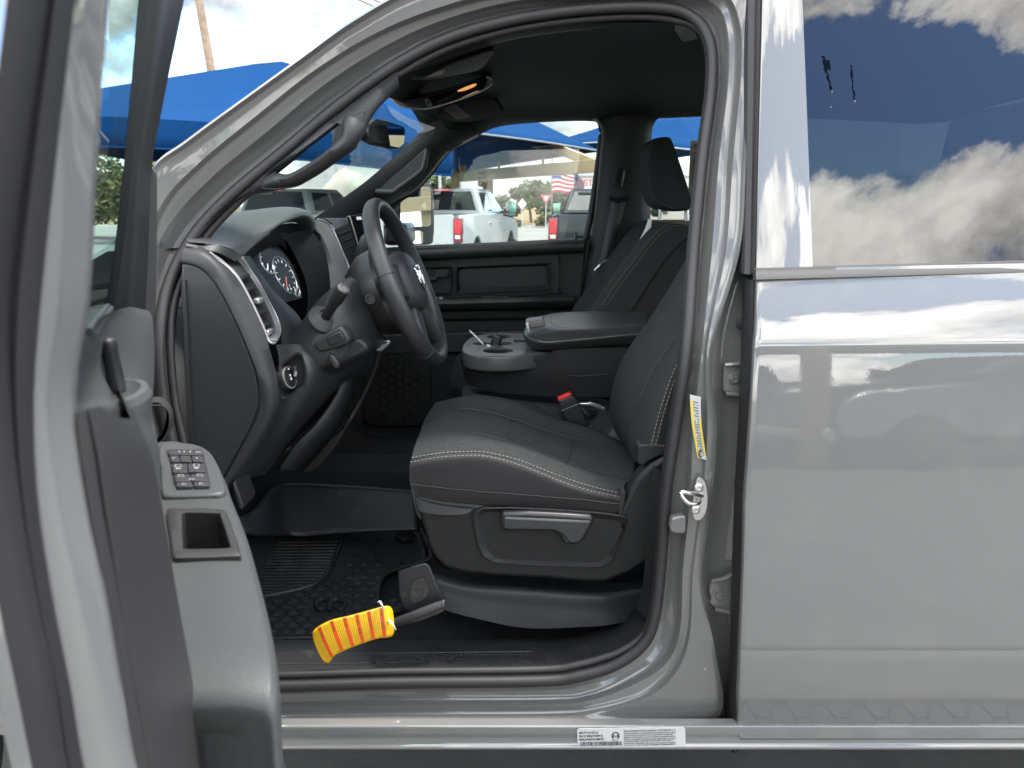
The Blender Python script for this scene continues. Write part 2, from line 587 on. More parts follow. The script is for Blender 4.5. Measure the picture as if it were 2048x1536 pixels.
ringS = loop(S, lowmix([0.118] * nS, 0.080))
ringB = loop(LB, lowmix([0.128] * nS, 0.082))
ringC = loop(LC, lowmix(offC, 0.060))
ringD = loop(LD, lowmix(offD, 0.040))
ringE = loop(LE, offE)
def mid(a, b, t, dy):
    return [p.lerp(q, t) + Vector((0, dy, 0)) for p, q in zip(a, b)]
def band(a, b):
    """flat land, then a short lip that steps out to the next ring"""
    out = []
    for t, d in ((0.06, 0.02), (0.45, 0.14), (0.80, 0.28), (0.86, 0.36), (0.91, 0.58), (0.95, 0.80), (1.0, 1.0)):
        out.append([V.lerp(W, t) + Vector((0, (V.y + (W.y - V.y) * d) - (V.y + (W.y - V.y) * t), 0)) for V, W in zip(a, b)])
    return out
rings = [ringS, ringB] + band(ringB, ringC) + band(ringC, ringD) + band(ringD, ringE)
mb = MB()
mb.grid(rings, cv=True)
# outer return: pillar and roof edge turn away from us
edge = []
for i, p in enumerate(ringE):
    t = i / NL * nS
    edge.append(p)
iA, iB = int(15.2 / nS * NL), int(25.6 / nS * NL)
ret = [edge[iA:iB]]
ret.append([p + Vector((-0.004, 0.018, 0.008)) for p in ret[0]])
ret.append([p + Vector((-0.002, 0.05, 0.016)) for p in ret[0]])
ret.append([p + Vector((0.0, 0.12, 0.02)) for p in ret[0]])
mb.grid(ret)
body = mb.build("cab_body", PAINT_JAMB, truck, angle=50)

# ---- recess of the B-pillar behind the rear door edge
i0, i1 = 4.35, 11.2
nR = 70
def along(L, offs, a, b, n):
    q = [PS(x, y, o) for (x, y), o in zip(L, offs)]
    full = cr(q, 1600, True)
    return [full[int((a + (b - a) * k / (n - 1)) / nS * 1600) % 1600] for k in range(n)]
recL = along(LE, offE, i0, i1, nR)
recR = smooth_line([PS(1474, 1496, 0.10), PS(1480, 1380, 0.10), PS(1484, 1200, 0.10), PS(1489, 1000, 0.10), PS(1497, 850, 0.10), PS(1506, 700, 0.10), PS(1516, 560, 0.10), PS(1520, 470, 0.10)], nR)
mb = MB()
mb.grid([recL, [a.lerp(b, 0.10) + Vector((0, 0.014, 0)) for a, b in zip(recL, recR)], [a.lerp(b, 0.28) + Vector((0, 0.036, 0)) for a, b in zip(recL, recR)], [a.lerp(b, 0.7) + Vector((0, 0.03, 0)) for a, b in zip(recL, recR)], recR])
mb.build("pillar_recess", PAINT_JAMB, truck, angle=60)

# ---- door seal: double rubber bead round the opening
mb = MB()
sealc = loop(S, lowmix([0.108] * nS, 0.070))
mb.tube(sealc, 0.0118, 12, closed=True, up=(0, 1, 0), flat=0.9)
inn = []
cen = Vector((sum(p.x for p in sealc) / NL, 0, sum(p.z for p in sealc) / NL))
for k in range(NL):
    t = (sealc[(k + 2) % NL] - sealc[(k - 2) % NL]).normalized()
    nv = Vector((t.z, 0, -t.x))
    if nv.dot(cen - sealc[k]) < 0:
        nv = -nv
    w_ = 0.0155 - 0.0125 * max(0.0, min(1.0, (-nv.x - 0.35) / 0.5))
    inn.append(sealc[k] + nv * w_ + Vector((0, 0.016, 0)))
mb.tube(inn, 0.0085, 10, closed=True, up=(0, 1, 0))
mb.build("door_seal", RUBBER, truck)

MB().tube(smooth_line([PS(x, y, .055) for x, y in ((1353, 1350), (1372, 1351), (1392, 1347), (1406, 1341), (1412, 1336))], 16), .0006, 5).build('paint_scratch', mat('scratched_primer', (.5, .5, .48), .6), body)
# ---- rocker under the doors
prof = [(0.034, 0.6115), (0.018, 0.6095), (0.0146, 0.6085), (0.0136, 0.6070), (0.0134, 0.6045), (0.0135, 0.585), (0.0140, 0.5715), (0.0125, 0.5690), (0.009, 0.5672), (0.0068, 0.564), (0.008, 0.5595), (0.016, 0.555), (0.03, 0.552), (0.09, 0.54), (0.30, 0.52)]
mb = MB()
mb.grid([[Vector((x, y, z)) for y, z in prof] for x in (-0.80, -0.3, 0.36, 1.4)])
mb.build("rocker_panel", PAINT, truck, angle=50)
# flange sheet closing the aperture floor behind the sill steps
def decal(name, pts, off, m, parent=truck):
    return MB().poly([PS(x, y, off) for x, y in pts]).build(name, m, parent)

# ---- rear door
rear_door_z = [0.574, 0.578, 0.586, 0.597, 0.604, 0.612, 0.625, 0.64, 0.66, 0.68, 0.70, 0.73, 0.76, 0.782, 0.788, 0.794, 0.80, 0.84, 0.9, 0.96, 1.02, 1.08, 1.13, 1.17, 1.2, 1.23, 1.26, 1.29, 1.32, 1.345, 1.36, 1.368, 1.374, 1.379, 1.384, 1.39, 1.40, 1.42, 1.44, 1.46, 1.48, 1.495, 1.504]
def ydoor(z):
    y = yside(z)
    if z < 0.612:
        y = yside(0.612) - (0.612 - z) * 0.32 + max(0, 0.583 - z) * 1.5
    if 0.784 < z < 0.792:
        y += 0.0018
    return y
SHUT = [(1476, 1500), (1476, 1400), (1481, 1280), (1484, 1200), (1490, 1000), (1500, 850), (1508, 700), (1514, 560), (1515, 536)]
shut3 = [PS(x, y, 0.0) for x, y in SHUT]
def shut_x(z):
    for a, b in zip(shut3, shut3[1:]):
        if z <= b.z:
            return a.x + (b.x - a.x) * (z - a.z) / (b.z - a.z)
    return shut3[-1].x + (z - shut3[-1].z) * 0.06
xs_t = [0, 0.004, 0.012, 0.03, 0.1, 0.3, 0.6, 1.0]
rows = []
for z in rear_door_z:
    x0 = shut_x(z)
    y = ydoor(z)
    # the belt line climbs a little towards the back
    def zz(x):
        return z + max(0, (z - 1.3) / 0.2) * 0.022 * (x - x0)
    r = [Vector((x0 + 0.010, y + 0.055, z)), Vector((x0 + 0.001, y + 0.03, z)), Vector((x0, y + 0.006, z))]
    for t in xs_t:
        x = x0 + 0.0015 + t * (1.28 - x0)
        r.append(Vector((x, y + (0.0015 if t == 0 else 0), zz(x))))
    r.append(Vector((1.283, y + 0.03, zz(1.283))))
    rows.append(r)
mb = MB()
mb.grid(rows)
rear_door = mb.build("rear_door", PAINT, truck, angle=25)
# frame applique beside the glass and the roof-side frame
fr_l = [PS(1513, 545, 0.012), PS(1518, 300, 0.012), PS(1524, 60, 0.012), PS(1527, -60, 0.012), PS(1530, -160, 0.012)]
fr_r = [PS(1626, 545, 0.012), PS(1616, 280, 0.012), PS(1607, 50, 0.012), PS(1602, -60, 0.012), PS(1597, -160, 0.012)]
mb = MB()
a, b = smooth_line(fr_l, 20), smooth_line(fr_r, 20)
mb.grid([[p + Vector((0.004, 0.035, 0)) for p in a], [p + Vector((0, 0.002, 0)) for p in a], [p + Vector((0.003, 0, 0)) for p in a], b, [p + Vector((0.002, 0.006, 0)) for p in b]])
top = [PS(x, -105, 0.012) for x in (1590, 1800, 2048, 2300)]
top2 = [PS(x, -190, 0.014) for x in (1590, 1800, 2048, 2300)]
mb.grid([top, top2])
mb.build("frame_panel", PAINT, rear_door, angle=40)
gl = [[PS(x, y, 0.016) for x in (1600, 1750, 1900, 2048, 2200, 2420)] for y in (548, 400, 250, 100, -50, -120)]
MB().grid(gl).build("door_glass", GLASS_DARK, rear_door)
# belt moulding (matt black strip)
mo = []
for x in [1508, 1512, 1560, 1700, 1900, 2048, 2250, 2420]:
    yt = 535 - (x - 1508) * 0.028
    yb = 561 - (x - 1508) * 0.028
    e = 0.012 if x < 1510 else 0
    mo.append([PS(x, yb, 0.004 + e), PS(x, yb - 1.5, -0.007 + e), PS(x, yb - 12, -0.006 + e), PS(x, yb - 17, -0.002 + e), PS(x, yt + 4, -0.002 + e), PS(x, yt, 0.016 + e)])
MB().grid(mo).build("belt_moulding", STRIP, rear_door)
# black edge seal of the rear door and the matt strip on the pillar
for nm, L, Rr, m, o in (("edge_seal", [(1462, 1502), (1466, 1430), (1472, 1380), (1477, 1200), (1483, 1023), (1491, 880), (1497, 727), (1500, 640), (1500, 560)],
                         [(1479, 1502), (1477, 1430), (1482, 1330), (1486, 1200), (1491, 1023), (1500, 880), (1508, 727), (1512, 640), (1514, 560)], RUBBER, 0.018),
                        ("pillar_strip", [(1489, 548), (1492, 400), (1495, 200), (1497, 0), (1499, -140)], [(1513, 548), (1517, 400), (1521, 200), (1525, 0), (1528, -140)], STRIP, 0.022)):
    a = smooth_line([PS(x, y, o) for x, y in L], 30)
    b = smooth_line([PS(x, y, o) for x, y in Rr], 30)
    mb = MB()
    mb.grid([[p + Vector((0, 0.05, 0)) for p in a], a, [p.lerp(q, 0.3) + Vector((0, -0.008, 0)) for p, q in zip(a, b)], [p.lerp(q, 0.55) + Vector((0, 0.004, 0)) for p, q in zip(a, b)], [p.lerp(q, 0.8) + Vector((0, -0.003, 0)) for p, q in zip(a, b)], b, [q + Vector((0, 0.03, 0)) for q in b]])
    mb.build(nm, m, rear_door)
# smears, drips and a few specks on the rear glass
rg = random.Random(3)
WATER = glass_mat("water_film", (0.2, 0.22, 0.24), ior=1.2)
for (x0, y0, x1, y1, w) in ((1647, 112, 1662, 180, 4), (1655, 120, 1660, 140, 4), (1701, 130, 1709, 200, 2.4)):
    mb = MB()
    a, b = PS(x0, y0, 0.0155), PS(x1, y1, 0.0155)
    q = [a.lerp(b, t / 13) + Vector((rg.uniform(-1, 1) * 0.0015, 0, 0)) for t in range(14)]
    ww = [w * 0.0009 * (0.35 + 0.8 * rg.random()) * (1.2 if t < 6 else 0.8) for t in range(14)]
    mb.grid([[p + Vector((-s, 0, 0)) for p, s in zip(q, ww)], [p + Vector((s, 0, 0)) for p, s in zip(q, ww)]])
    mb.build("water_streak", WATER, rear_door)
for x, y, r_ in ((1664, 183, .0016), (1710, 202, .0016), (1662, 214, .0011)):
    c = PS(x, y, 0.0152)
    MB().poly([c + Vector((r_ * math.cos(k * .785), 0, r_ * 1.3 * math.sin(k * .785))) for k in range(8)]).build("water_drop", mat("bright_droplet", (.16, .17, .18), .2), rear_door)

# ---- hinges, striker, plugs on the pillar
def bolt(mb, c, r, h=0.008, nrm=(0, -1, 0)):
    M = Matrix.Translation(c) @ Vector(nrm).to_track_quat('Z', 'Y').to_matrix().to_4x4()
    mb.lathe([(r * 1.55, 0), (r * 1.5, 0.002), (r, 0.0025)], M, 16)
    mb.lathe([(r, 0), (r, h * 0.8), (r * 0.8, h), (r * 0.55, h), (r * 0.5, h * 0.7)], M, 6)
for pts, bc in (([(1448, 738), (1449, 730), (1478, 728), (1492, 722), (1530, 722), (1530, 795), (1494, 796), (1484, 789), (1452, 787), (1446, 780)], (1466, 757)),
                ([(1420, 1170), (1424, 1162), (1448, 1158), (1466, 1148), (1500, 1146), (1500, 1232), (1466, 1230), (1452, 1222), (1430, 1218), (1419, 1206), (1422, 1195), (1418, 1185)], (1437, 1187))):
    q = [PS(x, y, 0.088) for x, y in pts]
    hb = MB().prism(q, (0, 0.012, 0))
    h = hb.build("door_hinge", PAINT_JAMB, rear_door, bevel=0.003)
    b2 = MB()
    rim = [PS(x, y, 0.082) for x, y in pts]
    half = len(rim) // 2
    b2.tube(rim[1:5], 0.0045, 8)
    b2.tube(rim[5:9], 0.0045, 8)
    bolt(b2, PS(*bc, 0.088), 0.0085, 0.012)
    b2.build("hinge_bolt", PAINT_JAMB, h)
st = MB()
q = smooth_line([PS(x, y, 0.060) for x, y in ((1394, 958), (1404, 957), (1412, 970), (1415, 1000), (1411, 1025), (1400, 1040), (1388, 1036), (1386, 1010), (1388, 985))], 40, True)
st.prism(q, (0, 0.008, 0))
for x, y in ((1397, 975), (1391, 1019)):
    M = Matrix.Translation(PS(x, y, 0.059)) @ Vector((0, -1, 0)).to_track_quat('Z', 'Y').to_matrix().to_4x4()
    st.lathe([(0.009, 0), (0.009, 0.003), (0.006, 0.005), (0.003, 0.005), (0.002, 0.002)], M, 18)
st.tube(smooth_line([PS(1400, 1000, 0.060), PS(1396, 1006, 0.035), PS(1376, 1006, 0.022), PS(1361, 986, 0.024), PS(1378, 986, 0.03), PS(1396, 990, 0.045), PS(1404, 992, 0.06)], 40), 0.0042, 10)
st.build("door_striker", STEEL, truck, bevel=0.0015)
# pressed dimple, rubber plugs
q = smooth_line([PS(x, y, 0.078) for x, y in ((1341, 1045), (1346, 1036), (1370, 1032), (1373, 1036), (1372, 1062), (1366, 1068), (1346, 1066), (1340, 1058))], 32, True)
MB().prism(q, (0, 0.02, 0)).build("pressed_tab", PAINT_JAMB, truck, bevel=0.004)
for x, y, rx, rz in ((1486, 648, 0.013, 0.013), (1481, 970, 0.011, 0.028)):
    c = PS(x, y, 0.080)
    pl = MB()
    for k, (s, d) in enumerate(((1.0, 0.0), (0.62, -0.004))):
        pl.prism([c + Vector((rx * s * math.cos(t * math.pi / 12), d, rz * s * math.sin(t * math.pi / 12))) for t in range(24)], (0, 0.006, 0))
    pl.build("rubber_plug", RUBBER, truck, bevel=0.0015)

# ---- roof, windscreen, bonnet, the rest of the cab and bed
roof = []
for x, dz in ((-0.34, -0.16), (-0.26, -0.07), (0.0, -0.02), (0.5, 0.0), (1.1, 0.0), (1.62, -0.03), (1.70, -0.10)):
    roof.append([Vector((x, 0.45, 2.082 + dz * 0.8)), Vector((x, 0.6, 2.10 + dz)), Vector((x, 0.8, 2.105 + dz)), Vector((x, 1.1, 2.10 + dz)), Vector((x, 1.4, 2.08 + dz * 0.9)), Vector((x, 1.6, 2.03 + dz * 0.7)), Vector((x, 1.76, 1.955 + dz * 0.4))])
MB().grid(roof).build("roof", PAINT, truck, sub=1)
top_e = [PS(x, -78, 0.03) for x in (1500, 1600, 2048, 2400)]
mb = MB().grid([[Vector((p.x, 0.46, 2.08)) for p in top_e], [p + Vector((0, 0.03, 0.012)) for p in top_e], top_e, [p + Vector((0, 0.02, -0.012)) for p in top_e]])
mb.build("roof_rail", PAINT, truck)
def far(y):
    return 2.0 - y
ws = []
for s in [k / 8 for k in range(9)]:
    x, z = -0.30 - 0.72 * s, 1.905 - 0.485 * s
    ws.append([Vector((x + 0.02, 0.36 - 0.17 * s, z - 0.01)), Vector((x - 0.05, 0.6, z)), Vector((x - 0.08, 1.0, z + 0.005)), Vector((x - 0.05, 1.4, z)), Vector((x + 0.02, 1.64 + 0.17 * s, z - 0.01))])
MB().grid(ws).build("windscreen", GLASS_WS, truck)
hood = []
for s in [k / 6 for k in range(7)]:
    x, z = -1.03 - 1.25 * s, 1.405 - 0.09 * s - 0.06 * s ** 4
    hood.append([Vector((x, 0.05 + 0.10 * s, z - 0.14)), Vector((x, 0.16 + 0.1 * s, z - 0.02)), Vector((x, 0.5, z + 0.03)), Vector((x, 1.0, z + 0.05)), Vector((x, 1.5, z + 0.03)), Vector((x, 1.84 - 0.1 * s, z - 0.02)), Vector((x, 1.95 - 0.1 * s, z - 0.14))])
MB().grid(hood).build("bonnet", PAINT, truck, sub=1)
def wheel_arch_side(x0, x1, cx, y0, y1, ztop, name, m=PAINT):
    """skin with a round wheel cut-out, as one outline on each side"""
    for y, d in ((y0, 0.03), (y1, -0.03)):
        pts = [(x0, 0.55), (x0, ztop), (x1, ztop), (x1, 0.55)]
        arc = [(cx + 0.47 * math.cos(t), 0.5 + 0.47 * math.sin(t)) for t in [R(12) + (math.pi - R(24)) * k / 16 for k in range(17)]]
        if x1 < x0:
            arc = arc[::-1]
        pts += arc
        MB().prism([(x, y, z) for x, z in pts], (0, d, 0)).build(name, m, truck, bevel=0.004)
wheel_arch_side(-2.30, -0.76, -1.62, 0.02, 1.98, 1.37, "front_fender")
wheel_arch_side(1.74, 3.75, 2.45, 0.02, 1.98, 1.36, "bed_side")
MB().box((3.76, 1.0, 1.0), (0.05, 1.9, 0.7)).build("tailgate", PAINT, truck, bevel=0.01)
MB().box((2.75, 1.0, 0.80), (1.95, 1.9, 0.05)).build("bed_floor", BLACK, truck)
MB().box((-2.33, 1.0, 0.95), (0.06, 1.86, 0.62)).build("grille", BLACK, truck, bevel=0.02)
MB().box((-2.42, 1.0, 0.66), (0.16, 1.98, 0.26)).build("front_bumper", CHROME, truck, bevel=0.03)
MB().box((3.86, 1.0, 0.60), (0.16, 1.9, 0.22)).build("rear_bumper", CHROME, truck, bevel=0.03)
MB().grid([[Vector((1.70, y, z)) for y in (0.10, 1.0, 1.90)] for z in (0.6, 1.46)] ).build("cab_rear_wall", PAINT, truck, solid=0.03)
MB().grid([[Vector((1.70 - 0.03 * k, y0, z)) for y0 in (0.10 + 0.10 * k, 1.0, 1.90 - 0.1 * k)] for k, z in ((0, 1.46), (2.2, 1.94))]).build("rear_window", GLASS, truck)
MB().box((1.52, 0.05, 1.0), (0.40, 0.04, 0.84)).build("cab_corner", PAINT, truck, bevel=0.01)
MB().box((1.52, 1.95, 1.0), (0.40, 0.04, 0.84)).build("cab_corner", PAINT, truck, bevel=0.01)
TYRE = mat("tyre_rubber", (0.018, 0.018, 0.018), 0.8, bump=(60, 0.5, 0.004))
RIM = mat("painted_rim", (0.45, 0.45, 0.46), 0.3, 0.8)
def wheel(x, y, s, parent, z=0.415, r=0.415):
    M = Matrix.Translation((x, y, z)) @ Matrix.Rotation(R(90) * s, 4, 'X')
    k = r / 0.415
    w = MB().lathe([(0.25 * k, -0.13), (0.36 * k, -0.135), (0.40 * k, -0.11), (r, -0.07), (r, 0.07), (0.40 * k, 0.11), (0.36 * k, 0.135), (0.25 * k, 0.13)], M, 40).build("wheel", TYRE, parent)
    q = MB().lathe([(0.255 * k, 0.10), (0.25 * k, 0.132), (0.225 * k, 0.125), (0.20 * k, 0.085), (0.10 * k, 0.10), (0.085 * k, 0.125), (0.05 * k, 0.13)], M, 40)
    for j in range(8):
        a = j * math.pi / 4
        q.prism([M @ Vector((0.09 * k * math.cos(a - 0.3), 0.09 * k * math.sin(a - 0.3), 0.105)), M @ Vector((0.22 * k * math.cos(a - 0.12), 0.22 * k * math.sin(a - 0.12), 0.105)), M @ Vector((0.22 * k * math.cos(a + 0.12), 0.22 * k * math.sin(a + 0.12), 0.105)), M @ Vector((0.09 * k * math.cos(a + 0.3), 0.09 * k * math.sin(a + 0.3), 0.105))], M.to_3x3() @ Vector((0, 0, 0.018)))
    q.build("rim", RIM, w)
    return w
for x in (-1.62, 2.45):
    wheel(x, 0.17, 1, truck)
    wheel(x, 1.83, -1, truck)
# running board with hexagonal treads, under the door (seen mirrored in the paint)
rb = MB()
rb.prism([(-0.9, -0.17, 0.425), (-0.9, -0.16, 0.46), (-0.9, 0.02, 0.468), (-0.9, 0.10, 0.44), (-0.9, 0.10, 0.42)], (2.5, 0, 0))
run = rb.build("running_board", BLACK, truck, bevel=0.008)
hx = MB()
for i in range(54):
    for j in range(3):
        cx, cy = -0.85 + i * 0.044, -0.125 + j * 0.050 + (0.025 if i % 2 else 0)
        if cy > 0.005:
            continue
        zc = 0.463 + (cy + 0.16) * 0.044
        hx.prism([(cx + 0.026 * math.cos(k * math.pi / 3), cy + 0.026 * math.sin(k * math.pi / 3), zc) for k in range(6)], (0, 0, 0.004))
hx.build("tread_pad", mat("tread_rubber", (0.05, 0.05, 0.05), 0.6), run)

# ============================================================ open driver door
door_parts = []
def curve3(pts, n=56):
    return smooth_line([P(*p) for p in pts], n)
A_ = [(60, -260, -.935), (22, 0, -.935), (-16, 340, -.935), (-34, 600, -.935), (-36, 800, -.935), (-28, 1000, -.935), (0, 1190, -.935), (36, 1370, -.935), (72, 1536, -.935), (120, 1760, -.935), (320, 2700, -.935)]
M1 = [(112, -260, -.93), (84, 0, -.93), (36, 340, -.93), (6, 600, -.93), (10, 800, -.93), (30, 1000, -.93), (64, 1200, -.93), (100, 1370, -.93), (126, 1536, -.93), (180, 1760, -.93), (385, 2700, -.93)]
M2 = [(180, -260, -.915), (150, 0, -.915), (110, 340, -.915), (82, 600, -.915), (68, 800, -.915), (76, 1000, -.915), (106, 1200, -.915), (140, 1370, -.915), (168, 1536, -.915), (222, 1760, -.915), (425, 2700, -.915)]
N_ = [(250, -260, -.885), (218, 0, -.885), (194, 340, -.885), (180, 600, -.885), (152, 790, -.885), (176, 1000, -.885), (214, 1200, -.885), (243, 1370, -.885), (274, 1536, -.885), (330, 1760, -.885), (515, 2700, -.885)]
cA, cM1, cM2, cN = curve3(A_), curve3(M1), curve3(M2), curve3(N_)
mb = MB()
bulge = lambda a, b, t, d: [p.lerp(q, t) + Vector((0, -d, 0)) for p, q in zip(a, b)]
# outer skin: from the latch edge back to the hinge
skin = []
for k in range(24):
    z = 0.62 + (1.475 - 0.62) * k / 23
    e_ = min(cA, key=lambda p: abs(p.z - z))
    h_ = Vector((-0.715, 0.02 + yside(z) * 0.9, z))
    t_ = yside(z) * 0.5
    skin.append([Vector((e_.x, e_.y, z)), Vector((e_.x - 0.006, e_.y + 0.012, z)), Vector((e_.x - 0.02, e_.y + 0.03, z)).lerp(h_, 0.3) + Vector((-0.02 + t_ * .3, -0.008, 0)), Vector((e_.x, e_.y, z)).lerp(h_, 0.65) + Vector((-0.02 + t_ * .3, -0.008, 0)), h_])
mb.grid(skin)
mb.grid([cA, [p + (p - CAM) * 0.10 + Vector((-0.015, 0, 0)) for p in cA]])
mb.grid([cM2, bulge(cM2, cN, 0.15, 0.004), bulge(cM2, cN, 0.6, 0.006), bulge(cM2, cN, 0.9, 0.002), cN, [p + (p - CAM) * 0.10 + Vector((-0.012, 0, 0)) for p in cN]])
driver_door = mb.build("driver_door", PAINT, truck, angle=60)
mb = MB()
mb.grid([[p + (p - CAM) * 0.05 + Vector((0.006, 0, 0)) for p in cA], cA, bulge(cA, cM1, 0.35, 0.010), bulge(cA, cM1, 0.75, 0.008), cM1, bulge(cM1, cM2, 0.1, -0.004), bulge(cM1, cM2, 0.5, 0.003), bulge(cM1, cM2, 0.85, 0.003), cM2])
mb.build("door_weatherstrip", mat("grey_black_rubber", (0.014, 0.013, 0.0145), 0.55), driver_door)
# trim edge strip below the belt
n2 = [(p.x, p.y) for p in ()]
Nlow = curve3([(157, 822, -.884), (164, 900, -.884), (176, 1000, -.884), (214, 1200, -.884), (243, 1370, -.884), (274, 1536, -.884), (330, 1760, -.884), (515, 2700, -.884)])
Tm = curve3([(198, 812, -.87), (218, 900, -.868), (232, 1000, -.866), (262, 1200, -.86), (292, 1370, -.86), (322, 1536, -.86), (372, 1760, -.86), (545, 2700, -.86)])
Tt = curve3([(262, 838, -.80), (300, 900, -.78), (322, 1000, -.76), (356, 1200, -.76), (386, 1370, -.76), (408, 1536, -.76), (450, 1760, -.76), (590, 2700, -.76)])
Tb = [p + Vector((-0.06, 0.10, 0)) for p in Tt]
mb = MB()
mb.grid([Nlow, bulge(Nlow, Tm, 0.25, 0.007), bulge(Nlow, Tm, 0.55, 0.003), bulge(Nlow, Tm, 0.7, 0.0015), bulge(Nlow, Tm, 0.8, 0.007), Tm, bulge(Tm, Tt, 0.35, 0.004), bulge(Tm, Tt, 0.8, 0.004), Tt, Tb])
DOORTRIM = mat("door_trim_plastic", (0.025, 0.0238, 0.0238), 0.52, bump=(600, 0.3, 0.0006))
DOORPAD = mat("door_pad_grain", (0.050, 0.0525, 0.0515), 0.5, bump=(620, 0.5, 0.0009), spec=0.45, var=0.10, vscale=260, dirt=((0.16, 0.155, 0.145), 12, 0.62, 0.85, 0.22))
mb.build("edge_trim", DOORTRIM, driver_door, angle=60)
# belt pad that catches the sky
rows = [[(196, 636, -.866), (228, 622, -.62), (262, 614, -.40), (298, 622, -.28)],
        [(186, 655, -.866), (222, 640, -.63), (262, 632, -.42), (304, 636, -.285)],
        [(172, 695, -.866), (215, 680, -.66), (260, 670, -.46), (308, 668, -.30)],
        [(155, 748, -.866), (205, 738, -.70), (257, 728, -.52), (309, 722, -.33)],
        [(152, 800, -.868), (202, 794, -.77), (257, 788, -.62), (307, 780, -.38)],
        [(154, 822, -.870), (206, 812, -.80), (258, 812, -.67), (305, 810, -.40)],
        [(158, 838, -.870), (210, 828, -.80), (262, 838, -.69), (305, 850, -.42)],
        [(168, 900, -.864), (230, 900, -.80), (286, 900, -.66), (316, 890, -.44)],
        [(190, 1000, -.850), (255, 1000, -.80), (300, 990, -.66), (322, 980, -.48)]]
MB().grid(sheet(rows, 16, 36)).build("belt_pad", DOORPAD, driver_door, angle=70)
# lock knob and its collar
mb = MB()
ka, kb = P(236, 782, -.70), P(213, 676, -.70)
ax = (kb - ka)
M = Matrix.Translation(ka) @ ax.to_track_quat('Z', 'Y').to_matrix().to_4x4()
Lk = ax.length
mb.lathe([(0.0068, 0), (0.0062, Lk * 0.78), (0.0068, Lk * 0.8), (0.0066, Lk * 0.95), (0.004, Lk)], M, 14)
mb.build("lock_knob", BLACK, driver_door)
M = Matrix.Translation(P(238, 786, -.705)) @ Vector((0.0, -0.25, 1)).to_track_quat('Z', 'Y').to_matrix().to_4x4()
MB().lathe([(0.024, -0.004), (0.022, 0.002), (0.017, 0.003), (0.011, -0.001)], M, 24).build("knob_collar", DOORPAD, driver_door)
# inner face between pad and armrest, then the armrest itself
st_ = [(318, 886, 366, 884, 1.25), (322, 915, 424, 908, 1.25), (326, 950, 448, 945, 1.25), (329, 985, 463, 985, 1.25), (338, 1060, 493, 1060, 1.25), (352, 1150, 519, 1150, 1.25), (366, 1230, 540, 1235, 1.249), (380, 1310, 553, 1312, 1.247), (390, 1370, 554, 1372, 1.240), (397, 1415, 543, 1418, 1.228), (402, 1450, 520, 1452, 1.21), (404, 1470, 480, 1476, 1.195)]
rows = []
for xl, yl, xr, yr, z in st_:
    l, r_ = PZ(xl, yl, z), PZ(xr, yr, z)
    l2 = l + Vector((-0.02, 0.0, 0))
    dz = lambda p, d: Vector((p.x, p.y, p.z + d))
    rows.append([dz(l2, 0), l.lerp(r_, 0.45) + Vector((0, 0, 0.002)), l.lerp(r_, 0.84), dz(l.lerp(r_, 0.94), -0.003), dz(r_, -0.013), dz(r_, -0.04), dz(l.lerp(r_, 0.95), -0.085), dz(l.lerp(r_, 0.6), -0.12), dz(l2, -0.13)])
po = [(334, 1022), (346, 1018), (440, 1020), (453, 1026), (466, 1060), (481, 1106), (474, 1112), (360, 1116), (346, 1112), (340, 1070)]
pi = [(364, 1030), (372, 1025), (436, 1027), (440, 1032), (450, 1060), (459, 1090), (456, 1096), (372, 1098), (366, 1094), (364, 1060)]
hole = smooth_line([PZ((x + u) / 2, (y + w) / 2, 1.25) for (x, y), (u, w) in zip(po, pi)], 60, True)
def inside(p, poly):
    c = False
    for i in range(len(poly)):
        a, b = poly[i], poly[i - 1]
        if (a.y > p.y) != (b.y > p.y) and p.x < (b.x - a.x) * (p.y - a.y) / (b.y - a.y) + a.x:
            c = not c
    return c
arm = MB().grid([cr(r, 90) for r in zip(*[cr(c, 170) for c in zip(*rows)])])
def in_hole(f):
    c = sum((Vector(arm.v[i]) for i in f), Vector()) / len(f)
    return c.z > 1.22 and inside(c, hole)
keep = [f for f in arm.f if not in_hole(f)]
arm.f, arm.mi = keep, [0] * len(keep)
arm.poly(cr(rows[-1], 90))
armrest = arm.build("armrest", DOORPAD, driver_door, angle=70)
def zplate(pts, z, h, name, m, parent=driver_door, bevel=0.003, smooth=0):
    q = [PZ(x, y, z) for x, y in pts]
    if smooth:
        q = smooth_line(q, smooth, True)
    return MB().prism(q, (0, 0, -h)).build(name, m, parent, bevel=bevel)
SWB = mat("switch_black", (0.04, 0.04, 0.042), 0.4)
bez = zplate([(318, 892), (340, 886), (378, 886), (404, 893), (424, 908), (438, 935), (449, 968), (450, 981), (436, 987), (380, 990), (334, 990), (324, 986), (320, 950)], 1.2575, 0.010, "switch_panel", mat("switch_bezel", (0.06, 0.062, 0.063), 0.45, bump=(700, 0.3, 0.0004)), smooth=60)
MB().prism([PZ(x, y, 1.2578) for x, y in ((331, 902), (336, 899), (402, 899), (408, 908), (414, 935), (422, 972), (419, 975), (352, 974), (346, 970), (339, 925))], (0, 0, -0.003)).build("switch_well", INK, driver_door)
btn = [((336, 901), (402, 901), (405, 909), (338, 909)), ((340, 911), (358, 911), (359, 923), (342, 923)), ((360, 911), (381, 911), (382, 923), (361, 923)), ((384, 911), (404, 911), (406, 923), (385, 923)),
       ((344, 927), (374, 927), (375, 945), (346, 945)), ((376, 927), (407, 927), (410, 943), (377, 944)), ((349, 948), (379, 948), (380, 962), (351, 963)), ((382, 948), (412, 947), (415, 961), (383, 962)), ((352, 965), (384, 964), (385, 972), (354, 973)), ((387, 964), (417, 963), (419, 971), (388, 972))]
